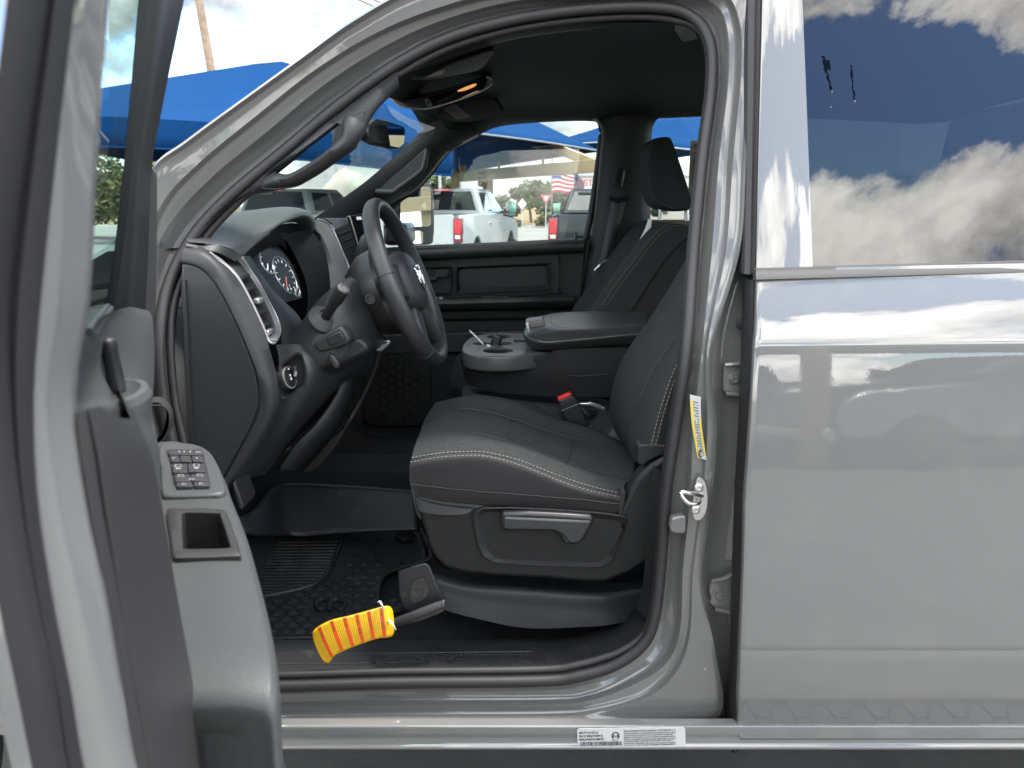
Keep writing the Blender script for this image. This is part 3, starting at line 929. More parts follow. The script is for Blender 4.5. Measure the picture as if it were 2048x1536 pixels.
for q in btn:
    MB().prism([PZ(x, y, 1.2625) for x, y in q], (0, 0, -0.005)).build("window_switch", SWB, bez, bevel=0.0008)
ICON = mat("icon_white", (.34, .34, .34), .5)
for x0, y0, x1, y1 in ((350, 929, 363, 934), (387, 928, 399, 933), (356, 949, 368, 953), (394, 948, 406, 952), (378, 957, 390, 959.5), (364, 966, 372, 969.5), (399, 965, 406, 968.5), (367, 902, 370, 904), (392, 903, 402, 905), (357, 902, 360, 904), (379, 902, 382, 904), (346, 915, 349, 917), (392, 915, 395, 917)):
    ic = MB()
    h = y1 - y0
    if x1 - x0 > 6:
        # a car-window outline: slanted frame with a bar below
        q = [PZ(x, y, 1.2630) for x, y in ((x0, y1), (x0 + 1.5, y0), (x1 - 2, y0), (x1, y1))]
        ic.tube(q, .0006, 5, closed=True)
        if h > 4.5:
            for k in range(4):
                xa = x0 + 1.5 + k * (x1 - x0 - 3) / 4
                ic.poly([PZ(x, y, 1.2632) for x, y in ((xa, y1 + 1.5), (xa + 2, y1 + 1.5), (xa + 2, y1 + 4), (xa, y1 + 4))])
    else:
        ic.poly([PZ(x, y, 1.2630) for x, y in ((x0, y0), (x1, y0), (x1, y1), (x0, y1))])
    ic.build("switch_marking", ICON, bez)
# small open pocket with a raised rim
po = [(334, 1022), (346, 1018), (440, 1020), (453, 1026), (466, 1060), (481, 1106), (474, 1112), (360, 1116), (346, 1112), (340, 1070)]
pi = [(364, 1030), (372, 1025), (436, 1027), (440, 1032), (450, 1060), (459, 1090), (456, 1096), (372, 1098), (366, 1094), (364, 1060)]
qo = smooth_line([PZ(x, y, 1.2565) for x, y in po], 60, True)
qi = smooth_line([PZ(x, y, 1.2575) for x, y in pi], 60, True)
mb = MB()
mb.grid([[p - Vector((0, 0, 0.012)) for p in qo], qo, [p.lerp(q, 0.15) + Vector((0, 0, 0.0015)) for p, q in zip(qo, qi)], [p.lerp(q, 0.85) + Vector((0, 0, 0.0012)) for p, q in zip(qo, qi)], qi, [p - Vector((0, 0, 0.075)) for p in qi]], cv=True)
mb.poly([p - Vector((0, 0, 0.075)) for p in qi])
pocket = mb.build("door_pocket", DOORTRIM, driver_door)
# pull handle cup beyond the armrest
rows = [[(300, 800, -.30), (330, 800, -.27), (346, 822, -.27), (345, 850, -.28), (332, 876, -.30), (306, 892, -.32)],
        [(300, 812, -.42), (326, 812, -.40), (338, 830, -.40), (336, 856, -.40), (326, 878, -.41), (306, 890, -.42)]]
g = sheet(rows, 24)
mb = MB().grid(g)
g2 = [[p + Vector((-0.01, 0.014, 0)) for p in r] for r in g]
mb.grid(g2).grid([g[0], g2[0]])
mb.build("pull_handle", DOORTRIM, driver_door)
# mirror-corner pad and front window channel
q = [(281, 334, -.16), (300, 332, -.12), (312, 338, -.12), (316, 350, -.12), (314, 480, -.12), (312, 620, -.14), (308, 660, -.16), (278, 660, -.20), (262, 640, -.24), (270, 560, -.2), (277, 440, -.17)]
MB().prism([P(*p) for p in q], (-0.03, 0.03, 0)).build("mirror_corner_pad", DOORTRIM, driver_door, bevel=0.004)
fl = curve3([(300, -200, -.44), (277, 0, -.44), (262, 170, -.44), (246, 340, -.44), (226, 520, -.44), (205, 640, -.44)])
fm = curve3([(345, -200, -.38), (316, 0, -.38), (296, 170, -.38), (272, 340, -.38), (258, 520, -.36), (246, 640, -.36)])
fr = curve3([(385, -200, -.28), (346, 0, -.28), (308, 190, -.28), (284, 330, -.28), (276, 520, -.28), (270, 660, -.28)])
mb = MB().grid([[p + Vector((0.0, 0.02, 0)) for p in fl], fl, bulge(fl, fm, 0.4, -0.004), bulge(fl, fm, 0.9, 0.004), fm, bulge(fm, fr, 0.2, -0.008), bulge(fm, fr, 0.6, 0.006), fr, [p + Vector((-0.01, 0.05, 0)) for p in fr]])
mb.build("window_channel", BLACK, driver_door)
gl_ = curve3([(226, -200, -.872), (212, 0, -.872), (190, 340, -.872), (178, 560, -.872), (170, 680, -.872)])
gr_ = curve3([(302, -200, -.438), (280, 0, -.438), (248, 340, -.438), (226, 560, -.438), (200, 680, -.438)])
MB().grid([gl_, gr_]).build("door_window_glass", GLASS_DOOR, driver_door)
# belt sweep lines by the glass
for off in (0, 7):
    a, b = P(178 + off, 664 + off, -.86), P(216 + off, 612 + off * 0.6, -.55)
    MB().tube([a, b], 0.0025, 8).build("glass_sweep", RUBBER, driver_door)
# lower speaker box below the armrest
low = [(538, 1440, -.62), (552, 1455, -.55), (572, 1540, -.55), (600, 1640, -.55), (540, 1660, -.62), (520, 1560, -.64), (520, 1480, -.64)]
MB().prism([P(*p) for p in low], (-0.06, 0.07, -0.01)).build("map_pocket", DOORTRIM, driver_door, bevel=0.006)
lf = curve3([(404, 1440, -.76), (412, 1536, -.76), (440, 1700, -.76)], 12)
lr = curve3([(520, 1440, -.62), (525, 1536, -.62), (540, 1700, -.62)], 12)
MB().grid([lf, [p.lerp(q, 0.6) + Vector((0, -0.01, 0)) for p, q in zip(lf, lr)], lr, [p + (p - CAM) * 0.15 + Vector((-0.03, 0, 0)) for p in lr]]).build("lower_panel", DOORTRIM, driver_door)
# ============================================================ cab interior (parts of the same truck)
def cut(o, cutters):
    """carve closed cutter meshes out of an object and leave no helper behind"""
    for c in cutters:
        m = o.modifiers.new("cut", 'BOOLEAN')
        m.operation = 'DIFFERENCE'
        m.solver = 'EXACT'
        m.object = c
    dg = bpy.context.evaluated_depsgraph_get()
    dg.update()
    me = bpy.data.meshes.new_from_object(o.evaluated_get(dg))
    o.modifiers.clear()
    o.data = me
    for c in cutters:
        bpy.data.objects.remove(c)
    me.polygons.foreach_set('use_smooth', [True] * len(me.polygons))
    me.set_sharp_from_angle(angle=R(35))
def stitches(name, pts, parent, step=0.0075, duty=0.62, r=0.00085, m=None, lift=Vector((0, -0.0015, 0.0012))):
    pts = [Vector(p) for p in pts]
    L = sum((b - a).length for a, b in zip(pts, pts[1:]))
    n = max(2, int(L / step))
    q = even(pts, n * 10 + 1)
    mb = MB()
    for i in range(n):
        a, b = q[i * 10] + lift, q[i * 10 + int(10 * duty)] + lift
        mb.tube([a, b], r, 5)
    return mb.build(name, m or STITCH, parent)
def seam(name, pts, parent, r=0.0016, m=None):
    return MB().tube(pts, r, 6).build(name, m or INK, parent)
V3 = Vector
# ---- floor, toe board, tunnel, inner walls
fl = MB()
def zfloor(y):
    return 0.575 + 0.13 * (min(max(y, .2), .86) - .33)
def PF(px, py, h=0.0):
    """on the gently tilted driver floor, h above the carpet"""
    d = ray(px, py)
    t = (1.62 - 0.600 - h + 0.13 * (1.3 + .33)) / (0.13 * d.y - d.z)
    return CAM + d * t
prof_f = [(1.66, 0.0), (0.0, 0.0), (-0.40, 0.0), (-0.60, 0.0), (-0.68, 0.04), (-0.78, 0.20), (-0.88, 0.42), (-0.93, 0.66)]
ys = [0.17, 0.2, 0.3, 0.45, 0.6, 0.74, 0.80, 0.86, 0.92, 1.1, 1.16, 1.22, 1.3, 1.4, 1.7, 1.84, 1.87]
rows = []
for x, dz in prof_f:
    rows.append([V3((x, y, zfloor(y) + dz + (0.17 if 0.88 < y < 1.15 else 0.06 if 0.82 < y < 1.2 else 0) * (1 if x < 0.2 else 0.4))) for y in ys])
fl.grid(rows)
fl.build("floor_carpet", CARPET, truck)
MB().grid([[V3((x, 1.87, z)) for x in (-0.9, 1.66)] for z in (0.62, 0.72)]).build("far_sill_trim", TRIM, truck, solid=0.02)
MB().grid([[V3((x, 0.20, z)) for x in (-0.98, -0.64)] for z in (0.62, 1.42)]).build("kick_panel", TRIM, truck, solid=0.02)
# ---- headliner
rows = []
for x, dz in ((-0.315, -0.06), (-0.26, -0.02), (-0.1, 0.0), (0.4, 0.005), (1.1, 0.0), (1.62, -0.04)):
    k = 0.07 if x < -0.2 else 0
    rows.append([V3((x, 0.46, 1.997 + dz)), V3((x, 0.55, 2.004 + dz)), V3((x, 0.7, 2.004 + dz)), V3((x, 1.0, 1.995 + dz)), V3((x + k * .6, 1.4, 1.985 + dz)), V3((x + k, 1.62, 1.968 + dz)), V3((x + k, 1.72, 1.945 + dz))])
MB().grid(rows).build("headliner", HEADLINER, truck, sub=1)
# near cant rail trim inside the seal
a = smooth_line([PS(x, y, 0.125) for x, y in ((800, 132), (905, 84), (1040, 47), (1200, 28), (1330, 27), (1376, 46), (1396, 78))], 60)
b = smooth_line([PS(x, y, 0.19) for x, y in ((812, 146), (912, 108), (1044, 74), (1200, 54), (1310, 40), (1356, 52), (1378, 82))], 60)
MB().grid([a, [p.lerp(q, 0.4) + V3((0, -0.006, 0)) for p, q in zip(a, b)], b, [p + V3((0, 0.07, 0.012)) for p in b]]).build("roof_side_trim", TRIM, truck)
# ---- near A-pillar trim with grab handle
e0 = smooth_line([PS(*p, 0.115) for p in ((330, 580), (346, 535), (390, 480), (465, 402), (575, 310), (686, 217), (795, 140))], 60)
e1 = even([P(*p) for p in ((352, 548, .25), (384, 486, .26), (425, 438, .27), (478, 397, .28), (515, 386, .285), (536, 372, .287), (551, 344, .295), (600, 309, .30), (645, 276, .31), (684, 246, .32), (694, 262, .325), (716, 272, .325), (733, 254, .33), (741, 239, .335), (755, 218, .34), (774, 199, .36), (800, 172, .37))], 120)
e0 = even(e0, 120)
mb = MB().grid([e0, [p.lerp(q, 0.10) + V3((0, -0.006, 0)) for p, q in zip(e0, e1)], [p.lerp(q, 0.45) + V3((0, -0.018, 0.0)) for p, q in zip(e0, e1)], [p.lerp(q, 0.8) + V3((0, -0.013, 0)) for p, q in zip(e0, e1)], [p.lerp(q, 0.95) + V3((0, -0.006, 0)) for p, q in zip(e0, e1)], e1, [p + V3((-0.012, 0.03, 0.012)) for p in e1]])
ptrim = mb.build("pillar_trim", TRIM, truck, angle=60)
hi_ = smooth_line([P(*p) for p in ((505, 368, .30), (540, 350, .285), (554, 346, .28), (580, 346, .278), (632, 316, .278), (672, 283, .28), (682, 270, .283), (684, 244, .29), (690, 228, .30))], 60)
ho_ = smooth_line([P(*p) for p in ((500, 390, .30), (545, 381, .285), (586, 373, .278), (610, 361, .277), (640, 343, .277), (677, 316, .278), (704, 297, .28), (722, 268, .285), (734, 246, .30))], 60)
mb = MB().grid([[p + V3((0, .025, 0)) for p in hi_], [p.lerp(q, -.01) + V3((0, .006, 0)) for p, q in zip(hi_, ho_)], [p.lerp(q, .12) + V3((0, -.010, 0)) for p, q in zip(hi_, ho_)], [p.lerp(q, .4) + V3((0, -.020, 0)) for p, q in zip(hi_, ho_)], [p.lerp(q, .72) + V3((0, -.017, 0)) for p, q in zip(hi_, ho_)], [p.lerp(q, .93) + V3((0, -.004, 0)) for p, q in zip(hi_, ho_)], ho_, [p + V3((0, .025, 0)) for p in ho_]], cu=True)
mb.build("grab_handle", TRIM, ptrim, angle=70)
seam("handle_seam", smooth_line([P(*p) for p in ((684, 246, .296), (700, 234, .29), (722, 224, .29), (729, 222, .292), (728, 232, .296), (716, 262, .29))], 24), ptrim, .0011)
seam("handle_seam", smooth_line([P(*p) for p in ((551, 344, .285), (530, 360, .27), (520, 370, .27), (526, 376, .272), (552, 378, .27), (586, 374, .268))], 24), ptrim, .0011)
# ---- far A-pillar, header and cant rail
u = smooth_line([P(*p) for p in ((618, 446, 1.62), (636, 431, 1.63), (690, 393, 1.66), (742, 354, 1.68), (820, 284, 1.70), (866, 240, 1.70), (880, 225, 1.69))], 50)
d = smooth_line([P(*p) for p in ((735, 452, 1.80), (760, 424, 1.80), (790, 401, 1.80), (828, 380, 1.80), (858, 347, 1.79), (896, 301, 1.78), (955, 268, 1.77))], 50)
mb = MB().grid([[p + V3((0, 0.12, 0)) for p in u], u, [p.lerp(q, 0.3) + V3((0, -0.025, 0)) for p, q in zip(u, d)], [p.lerp(q, 0.7) + V3((0, -0.025, 0)) for p, q in zip(u, d)], d, [p + V3((0, 0.10, 0)) for p in d]])
ftrim = mb.build("pillar_trim", TRIM_SOFT, truck, angle=60)
q = smooth_line([P(*p) for p in ((745, 380, 1.70), (800, 340, 1.70), (850, 297, 1.70), (854, 300, 1.70), (846, 328, 1.70), (838, 345, 1.70), (796, 376, 1.70), (783, 384, 1.70), (757, 386, 1.70))], 40, True)
MB().prism(q, (0, 0.01, 0)).build("handle_recess", BLACK, ftrim, bevel=0.004)
q = smooth_line([P(*p) for p in ((752, 383, 1.69), (785, 384, 1.685), (797, 376, 1.68), (840, 344, 1.68), (849, 325, 1.685), (854, 302, 1.69))], 30)
MB().tube(q, 0.011, 10).build("grab_handle", TRIM, ftrim)
# far cant rail + B pillar trim: sheet with the two windows left open
far_top = [(880, 226, 1.68), (960, 236, 1.68), (1060, 212, 1.66), (1180, 205, 1.66), (1260, 204, 1.66), (1340, 202, 1.66), (1500, 198, 1.66)]
far_bot = [(895, 302, 1.78), (945, 272, 1.78), (1000, 246, 1.78), (1100, 238, 1.78), (1180, 235, 1.78), (1260, 236, 1.78), (1500, 226, 1.78)]
a, b = smooth_line([P(*p) for p in far_top], 60), smooth_line([P(*p) for p in far_bot], 60)
MB().grid([a, [p.lerp(q, .5) + V3((0, -0.02, 0.004)) for p, q in zip(a, b)], b, [q + V3((0, 0.06, 0)) for q in b]]).build("roof_side_trim", HEADLINER, truck)
bp = [(1176, 232, 1.79), (1198, 240, 1.79), (1207, 262, 1.79), (1204, 300, 1.79), (1196, 380, 1.80), (1186, 470, 1.81), (1172, 560, 1.82), (1160, 660, 1.82)]
bq = [(1340, 222, 1.79), (1318, 236, 1.79), (1306, 252, 1.79), (1302, 290, 1.79), (1300, 380, 1.80), (1300, 470, 1.81), (1290, 560, 1.82), (1280, 660, 1.82)]
a, b = smooth_line([P(*p) for p in bp], 40), smooth_line([P(*p) for p in bq], 40)
MB().grid([[p + V3((0, 0.09, 0)) for p in a], a, [p.lerp(q, .12) + V3((0, -0.02, 0)) for p, q in zip(a, b)], [p.lerp(q, .3) + V3((0, -0.03, 0)) for p, q in zip(a, b)], [p.lerp(q, .8) + V3((0, -0.03, 0)) for p, q in zip(a, b)], b, [q + V3((0, .09, 0)) for q in b]]).build("door_pillar_trim", TRIM, truck, angle=60)
# window rubber of the far front door
wr = [P(*p) for p in ((1172, 478, 1.87), (1183, 420, 1.87), (1196, 330, 1.87), (1203, 270, 1.87), (1201, 246, 1.87), (1186, 236, 1.87), (1100, 237, 1.87), (1000, 246, 1.87), (945, 270, 1.87), (895, 301, 1.87), (860, 346, 1.87), (828, 380, 1.87), (800, 398, 1.87), (770, 430, 1.87))]
MB().tube(smooth_line(wr, 80), 0.013, 8).build("window_rubber", RUBBER, truck)
# belt and its guide on the far pillar
MB().tube([P(1234, 372, 1.74), P(1240, 352, 1.74), P(1244, 340, 1.75)], [0.022, 0.018, 0.012], 10, up=(0, 1, 0), flat=0.6).build("belt_guide", BLACK, truck)
bl = [P(*p) for p in ((1224, 398, 1.72), (1216, 440, 1.71), (1203, 505, 1.70), (1192, 540, 1.68), (1196, 600, 1.66))]
br = [P(*p) for p in ((1252, 400, 1.72), (1240, 450, 1.71), (1224, 505, 1.70), (1208, 530, 1.68), (1208, 600, 1.66))]
MB().grid([smooth_line(bl, 24), smooth_line(br, 24)]).build("seat_belt", mat("belt_webbing", (0.035, 0.037, 0.038), 0.6, bump=(900, 0.4, 0.0006)), truck, solid=0.002)
MB().tube([P(1219, 396, 1.715), P(1236, 402, 1.71), P(1257, 396, 1.715)], 0.008, 8).build("belt_guide", BLACK, truck)
MB().tube([P(1190, 541, 1.67), P(1200, 530, 1.66), P(1214, 521, 1.67)], 0.006, 8).build("belt_latch", STEEL, truck)
# ---- far front door
YD = 1.84
door2 = plate([(735, 498), (820, 493), (880, 490), (1000, 485), (1100, 480), (1173, 477), (1172, 492), (1166, 560), (1158, 660), (1152, 800), (900, 900), (690, 900), (690, 520)], YD, 0.05).build("passenger_door", TRIM, truck, bevel=0.006)
def dpl(name, pts, y, dep, m, bev=0.004, sm=0, par=door2):
    return plate(pts, y, dep, sm).build(name, m, par, bevel=bev)
cap = sheet([[(735, 500, 1.86), (880, 491, 1.86), (1100, 480, 1.86), (1172, 477, 1.86)], [(735, 502, 1.80), (880, 494, 1.80), (1100, 483, 1.80), (1170, 480, 1.80)], [(735, 512, 1.785), (880, 504, 1.785), (1100, 494, 1.785), (1168, 491, 1.785)], [(735, 524, 1.80), (880, 517, 1.80), (1100, 506, 1.80), (1166, 503, 1.80)], [(735, 527, 1.84), (880, 520, 1.84), (1100, 509, 1.84), (1166, 506, 1.84)]], 16)
MB().grid(cap).build("belt_cap", TRIM_SOFT, door2, angle=70)
def ringplate(name, outer, inner, y, yi, m, par=door2):
    qo = smooth_line([P(a, b, y) for a, b in outer], 64, True)
    qi = smooth_line([P(a, b, yi) for a, b in inner], 64, True)
    # start both loops at their nearest points
    k = min(range(64), key=lambda i: (qi[i] - qo[0]).length)
    qi = qi[k:] + qi[:k]
    mb = MB().grid([[p + V3((0, 0.02, 0)) for p in qo], qo, [p.lerp(q, 0.1) + V3((0, -0.003, 0)) for p, q in zip(qo, qi)], qi], cv=True)
    mb.poly(qi)
    return mb.build(name, m, par, angle=40)
def rrect(x0, y0, x1, y1, r=8, sk=0.0):
    pts = []
    for cx, cy, a0 in ((x1 - r, y0 + r, -90), (x1 - r, y1 - r, 0), (x0 + r, y1 - r, 90), (x0 + r, y0 + r, 180)):
        for k in range(4):
            a = R(a0 + 30 * k)
            pts.append((cx + r * math.cos(a), cy + r * math.sin(a)))
    return [(x, y + sk * (x - x0)) for x, y in pts]
ringplate("door_recess", rrect(830, 516, 1124, 600, 10, -0.045), rrect(838, 524, 1112, 596, 10, -0.045), 1.825, 1.855, TRIM)
ringplate("map_panel", rrect(912, 533, 1100, 588, 10, -0.04), rrect(920, 540, 1090, 574, 6, -0.04), 1.822, 1.845, TRIM)
ringplate("handle_bezel", rrect(842, 536, 904, 590, 6, -0.04), rrect(846, 541, 900, 584, 5, -0.04), 1.82, 1.86, BLACK)
dpl("door_pull", [(868, 540), (897, 538), (899, 552), (892, 556), (876, 556), (876, 562), (846, 564), (846, 556), (868, 554)], 1.81, 0.03, TRIM, 0.006)
aw = sheet([[(830, 598, 1.84), (960, 594, 1.84), (1149, 590, 1.84)], [(830, 601, 1.76), (960, 598, 1.76), (1148, 593, 1.76)], [(830, 609, 1.745), (960, 606, 1.745), (1149, 601, 1.745)], [(830, 618, 1.755), (960, 616, 1.755), (1150, 612, 1.755)], [(830, 624, 1.84), (960, 622, 1.84), (1150, 618, 1.84)]], 20)
MB().grid(aw).build("armrest", TRIM_SOFT, door2, angle=60)
dpl("pull_slot", [(963, 593.5), (1018, 591.5), (1018, 597), (963, 599)], 1.79, 0.01, INK, 0.001)
for x in (868, 878):
    dpl("window_switch", rrect(x, 594, x + 8, 599, 2), 1.775, 0.012, SILVER, 0.001)
dpl("door_lock_knob", [(1150, 480), (1151, 463), (1154, 463), (1155, 480)], 1.83, 0.008, BLACK, 0.001)
ringplate("lower_pocket", rrect(760, 640, 1060, 668, 10, -0.02), rrect(770, 646, 1050, 664, 8, -0.02), 1.815, 1.835, TRIM)
dpl("pocket_ledge", [(700, 672), (1060, 660), (1100, 640), (1150, 640), (1150, 700), (700, 712)], 1.80, 0.04, TRIM, 0.008)
# speaker grille of hexagons low in the far door
sp = MB()
for i in range(9):
    for j in range(9):
        cx, cy = 738 + i * 15, 700 + j * 17 + (8.5 if i % 2 else 0)
        if ((cx - 795) / 62) ** 2 + ((cy - 775) / 72) ** 2 < 1:
            o_ = [P(cx + 9 * math.cos(k * math.pi / 3), cy + 9 * math.sin(k * math.pi / 3), 1.80) for k in range(6)]
            sp.tube(o_, 0.0016, 5, closed=True)
dpl("speaker_grille", rrect(728, 690, 862, 852, 20), 1.805, 0.03, BLACK, 0.004)
sp.build("grille_mesh", TRIM, door2)
MB().grid([[P(x, y, 1.885) for x in (700, 900, 1100, 1215)] for y in (505, 400, 300, 228)]).build("door_glass", GLASS, door2)
MB().grid([[P(x, y, 1.885) for x in (1290, 1500, 1800)] for y in (470, 360, 210)]).build("rear_side_glass", GLASS, truck)
MB().grid([[V3((x, 1.86 + (0.0 if z < 1.40 else (z - 1.40) * 0.1), z)) for x in (0.42, 1.2, 1.66)] for z in (0.62, 1.0, 1.56)]).build("far_rear_door_trim", TRIM, truck, solid=0.03)
MB().grid([[V3((x, 1.96, z)) for x in (-1.0, 1.66)] for z in (0.57, 1.0, 1.38)]).build("far_body_side", PAINT, truck, solid=0.02)
plate([(1150, 470), (1240, 470), (1230, 900), (1140, 900)], 1.90, .02).build('door_jamb', BLACK, truck)
# paper window sticker on the far rear glass
s = plate([(1381, 281), (1440, 279), (1440, 398), (1376, 398)], 1.875, 0.001).build("window_sticker", mat("sticker_paper", (0.30, 0.27, 0.21), 0.7), truck)
mb = MB()
for x0, y0, x1, y1 in ((1388, 288, 1430, 296), (1388, 318, 1392, 372), (1386, 352, 1430, 358), (1388, 306, 1430, 308), (1386, 322, 1430, 324), (1386, 338, 1430, 340)):
    mb.prism([P(a, b, 1.873) for a, b in ((x0, y0), (x1, y0), (x1, y1), (x0, y1))], (0, 0.001, 0))
mb.build("sticker_print", mat("sticker_ink", (0.10, 0.09, 0.07), 0.7), s)
# ---- far door mirror outside (big towing mirror)
GY = lambda x: 2.05 + (x - 792) * .0026
mq = [(792, 376), (800, 366), (852, 366), (863, 372), (869, 400), (870, 450), (868, 476), (862, 489), (800, 491), (793, 484), (792, 430)]
mir = MB().prism(smooth_line([P(a, b, GY(a) + .004) for a, b in mq], 60, True), (-0.07, 0.07, 0)).build("door_mirror", BLACK, truck, bevel=0.010)
gq = rrect(801, 373, 862, 453, 7)
MB().poly([P(a, b, GY(a) - .004 + (412 - b) * .00018) for a, b in gq]).build("mirror_glass", MIRROR, mir)
MB().poly([P(a, b, GY(a) - .004 + (475 - b) * .00018) for a, b in rrect(806, 462, 846, 488, 5)]).build("spot_mirror_glass", MIRROR, mir)
MB().box((-0.48, 2.02, 1.50), (0.10, 0.3, 0.09)).build("mirror_arm", BLACK, mir, bevel=0.02)
# ---- roof console, visors, inside mirror
ov = [(778, 194), (800, 212), (830, 217), (859, 216), (918, 199), (968, 179), (984, 164), (982, 155), (972, 154), (958, 164), (907, 182), (859, 195), (814, 198)]
def slab(name, pts, Y0, dy, dz, m, par, bev=0.004, sm=60):
    q = [P(a, b, Y0) for a, b in pts]
    if sm:
        q = smooth_line(q, sm, True)
    return MB().prism(q, (0, dy, dz)).build(name, m, par, bevel=bev)
ovc = slab("roof_console", ov, 0.98, 0.10, 0.03, GLOSS, truck)
slab("console_bezel", [(783, 197), (802, 213), (830, 216), (860, 215), (866, 212), (856, 196), (814, 199)], 0.975, 0.01, 0, TRIM, ovc, 0.001, 40)
slab("console_button", [(849, 199), (857, 197), (864, 210), (856, 212)], 0.972, 0.004, 0, SILVER, ovc, 0.001, 0)
slab("console_button", [(852, 201), (856, 200), (861, 209), (857, 210)], 0.970, 0.004, 0, TRIM, ovc, 0.001, 0)
slab("console_end", [(975, 157), (981, 155), (985, 164), (972, 177), (966, 178), (973, 168)], 0.974, 0.01, 0, TRIM_LIGHT, ovc, 0.001, 24)
LAMP = bpy.data.materials.new("lit_lens")
LAMP.use_nodes = True
_b = LAMP.node_tree.nodes['Principled BSDF']
_b.inputs['Base Color'].default_value = (0.8, 0.45, 0.2, 1)
_b.inputs['Emission Color'].default_value = (1.0, 0.42, 0.12, 1)
_b.inputs['Emission Strength'].default_value = 0.16
slab("map_lamp", [(914, 182), (930, 174), (950, 167), (953, 169), (946, 174), (928, 181)], 0.972, 0.006, 0, LAMP, ovc, 0.001, 30)
LAMP2 = LAMP.copy()
LAMP2.node_tree.nodes['Principled BSDF'].inputs['Emission Strength'].default_value = 0.05
LAMP2.node_tree.nodes['Principled BSDF'].inputs['Emission Color'].default_value = (1.0, 0.55, 0.35, 1)
slab("map_lamp", [(920, 197), (938, 188), (955, 181), (957, 183), (946, 190), (926, 197)], 0.972, 0.006, 0, LAMP2, ovc, 0.001, 30)
for k in range(4):
    a, b = P(872 + k * 9, 206 - k * 2.5, 0.970), P(900 + k * 4, 192 - k * 2.4, 0.970)
    MB().tube([a, b], 0.0022, 6).build("console_rib", TRIM, ovc)
MB().tube(smooth_line([P(x, y, .974) for x, y in ((779, 195), (800, 212), (830, 217), (859, 216), (918, 199), (968, 179), (984, 165), (981, 156), (972, 154))], 50), .0028, 6).build("console_rim", SILVER, ovc)
hd = sheet([[(735, 205, .62), (780, 196, .80), (866, 236, 1.70)], [(760, 186, .62), (800, 176, .85), (900, 218, 1.70)], [(800, 150, .55), (850, 120, .80), (1000, 190, 1.70)]], 20, 8)
MB().grid(hd).build("header_trim", HEADLINER, truck)
vis = slab("sun_visor", [(856, 219), (905, 204), (970, 178), (978, 182), (1008, 222), (1008, 228), (1000, 236), (936, 246), (926, 245), (906, 244), (872, 229)], 1.46, 0.02, 0.014, TRIM, truck, 0.006, 0)
lab = slab("visor_label", [(881, 215), (911, 209), (942, 233), (914, 239)], 1.452, 0.004, 0.002, mat("visor_label_grey", (0.17, 0.165, 0.145), 0.6), vis, 0, 0)
mb = MB()
for k in range(7):
    t = 0.12 + k * 0.12
    a = [P(881 + 33 * s + 30 * (1 - 0) * 0, 215 + 24 * s, 1.449) for s in (t, t + 0.035)]
    b = [P(911 + 31 * s, 209 + 24 * s, 1.449) for s in (t, t + 0.035)]
    mb.poly([a[0].lerp(b[0], .08), a[0].lerp(b[0], .9), a[1].lerp(b[1], .9), a[1].lerp(b[1], .08)])
mb.build("label_print", mat("faint_print", (0.10, 0.098, 0.09), 0.7), lab)
v2 = slab("sun_visor", [(822, 158), (850, 152), (900, 128), (985, 100), (978, 120), (962, 138), (940, 146), (860, 160)], 0.52, 0.02, 0.014, TRIM, truck, 0.006, 40)
slab("visor_label", [(851, 155), (872, 144), (891, 138), (885, 149), (870, 153)], 0.512, 0.004, 0.002, mat("visor_label_grey", (0.12, 0.115, 0.10), 0.6), v2, 0, 0)
im = MB().prism(smooth_line([P(a, b, .94 + max(0, a - 765) * .0016) for a, b in ((733, 262), (741, 243), (760, 238), (806, 252), (811, 259), (809, 288), (798, 297), (776, 293), (748, 286), (736, 275))], 50, True), (-.03, .03, 0)).build("inside_mirror", BLACK, truck, bevel=.006)
q = [P(a, b, 0.936 + (a - 773) * 0.0016) for a, b in ((773, 246), (806, 256), (810, 260), (808, 287), (799, 295), (781, 292))]
MB().poly(q).build("mirror_glass", MIRROR, im)
MB().tube([P(740, 262, 0.96), P(728, 240, 0.97), P(735, 222, 0.98)], 0.016, 10).build("mirror_stem", BLACK, im)
MB().box(P(690, 272, 0.95), (0.05, 0.12, 0.07)).build("sensor_box", BLACK, truck, bevel=0.012)

# ============================================================ dashboard
SIDECAP = mat("side_cap_grain", (0.022, 0.0228, 0.0255), 0.42, bump=(520, 0.5, 0.0008), spec=0.5)
cap_in = [(362, 526), (384, 528), (404, 537), (424, 556), (446, 590), (466, 630), (483, 668), (500, 710), (512, 745), (520, 790), (519, 812), (510, 840), (484, 892), (460, 936), (448, 956), (420, 1010), (385, 1010), (380, 900), (368, 760), (360, 600)]
dash = MB().prism([P(x, y, .165) for x, y in cap_in], (0, 0.02, 0)).build("dashboard", SIDECAP, truck, bevel=0.005)
inner = [(402, 538, .166), (424, 557, .166), (446, 590, .166), (466, 630, .166), (483, 668, .166), (500, 710, .166), (513, 746, .166), (521, 795, .166), (513, 836, .166), (484, 893, .166), (451, 952, .166), (420, 1010, .166)]
band1 = [(368, 497, .175), (412, 510, .17), (438, 535, .168), (462, 575, .168), (484, 622, .168), (510, 680, .168), (532, 735, .168), (546, 790, .168), (540, 838, .168), (500, 906, .168), (462, 962, .168), (430, 1020, .168)]
band0 = [(360, 524, .164), (396, 533, .162), (420, 554, .162), (444, 590, .162), (465, 631, .162), (482, 669, .162), (499, 711, .162), (512, 747, .162), (519, 797, .162), (511, 837, .162), (482, 894, .162), (449, 954, .162)]
band2 = [(372, 488, .20), (405, 494, .195), (434, 518, .19), (462, 541, .19), (496, 592, .19), (524, 652, .19), (540, 700, .19), (556, 770, .19), (552, 835, .19), (512, 912, .19), (476, 965, .19), (450, 1020, .19)]
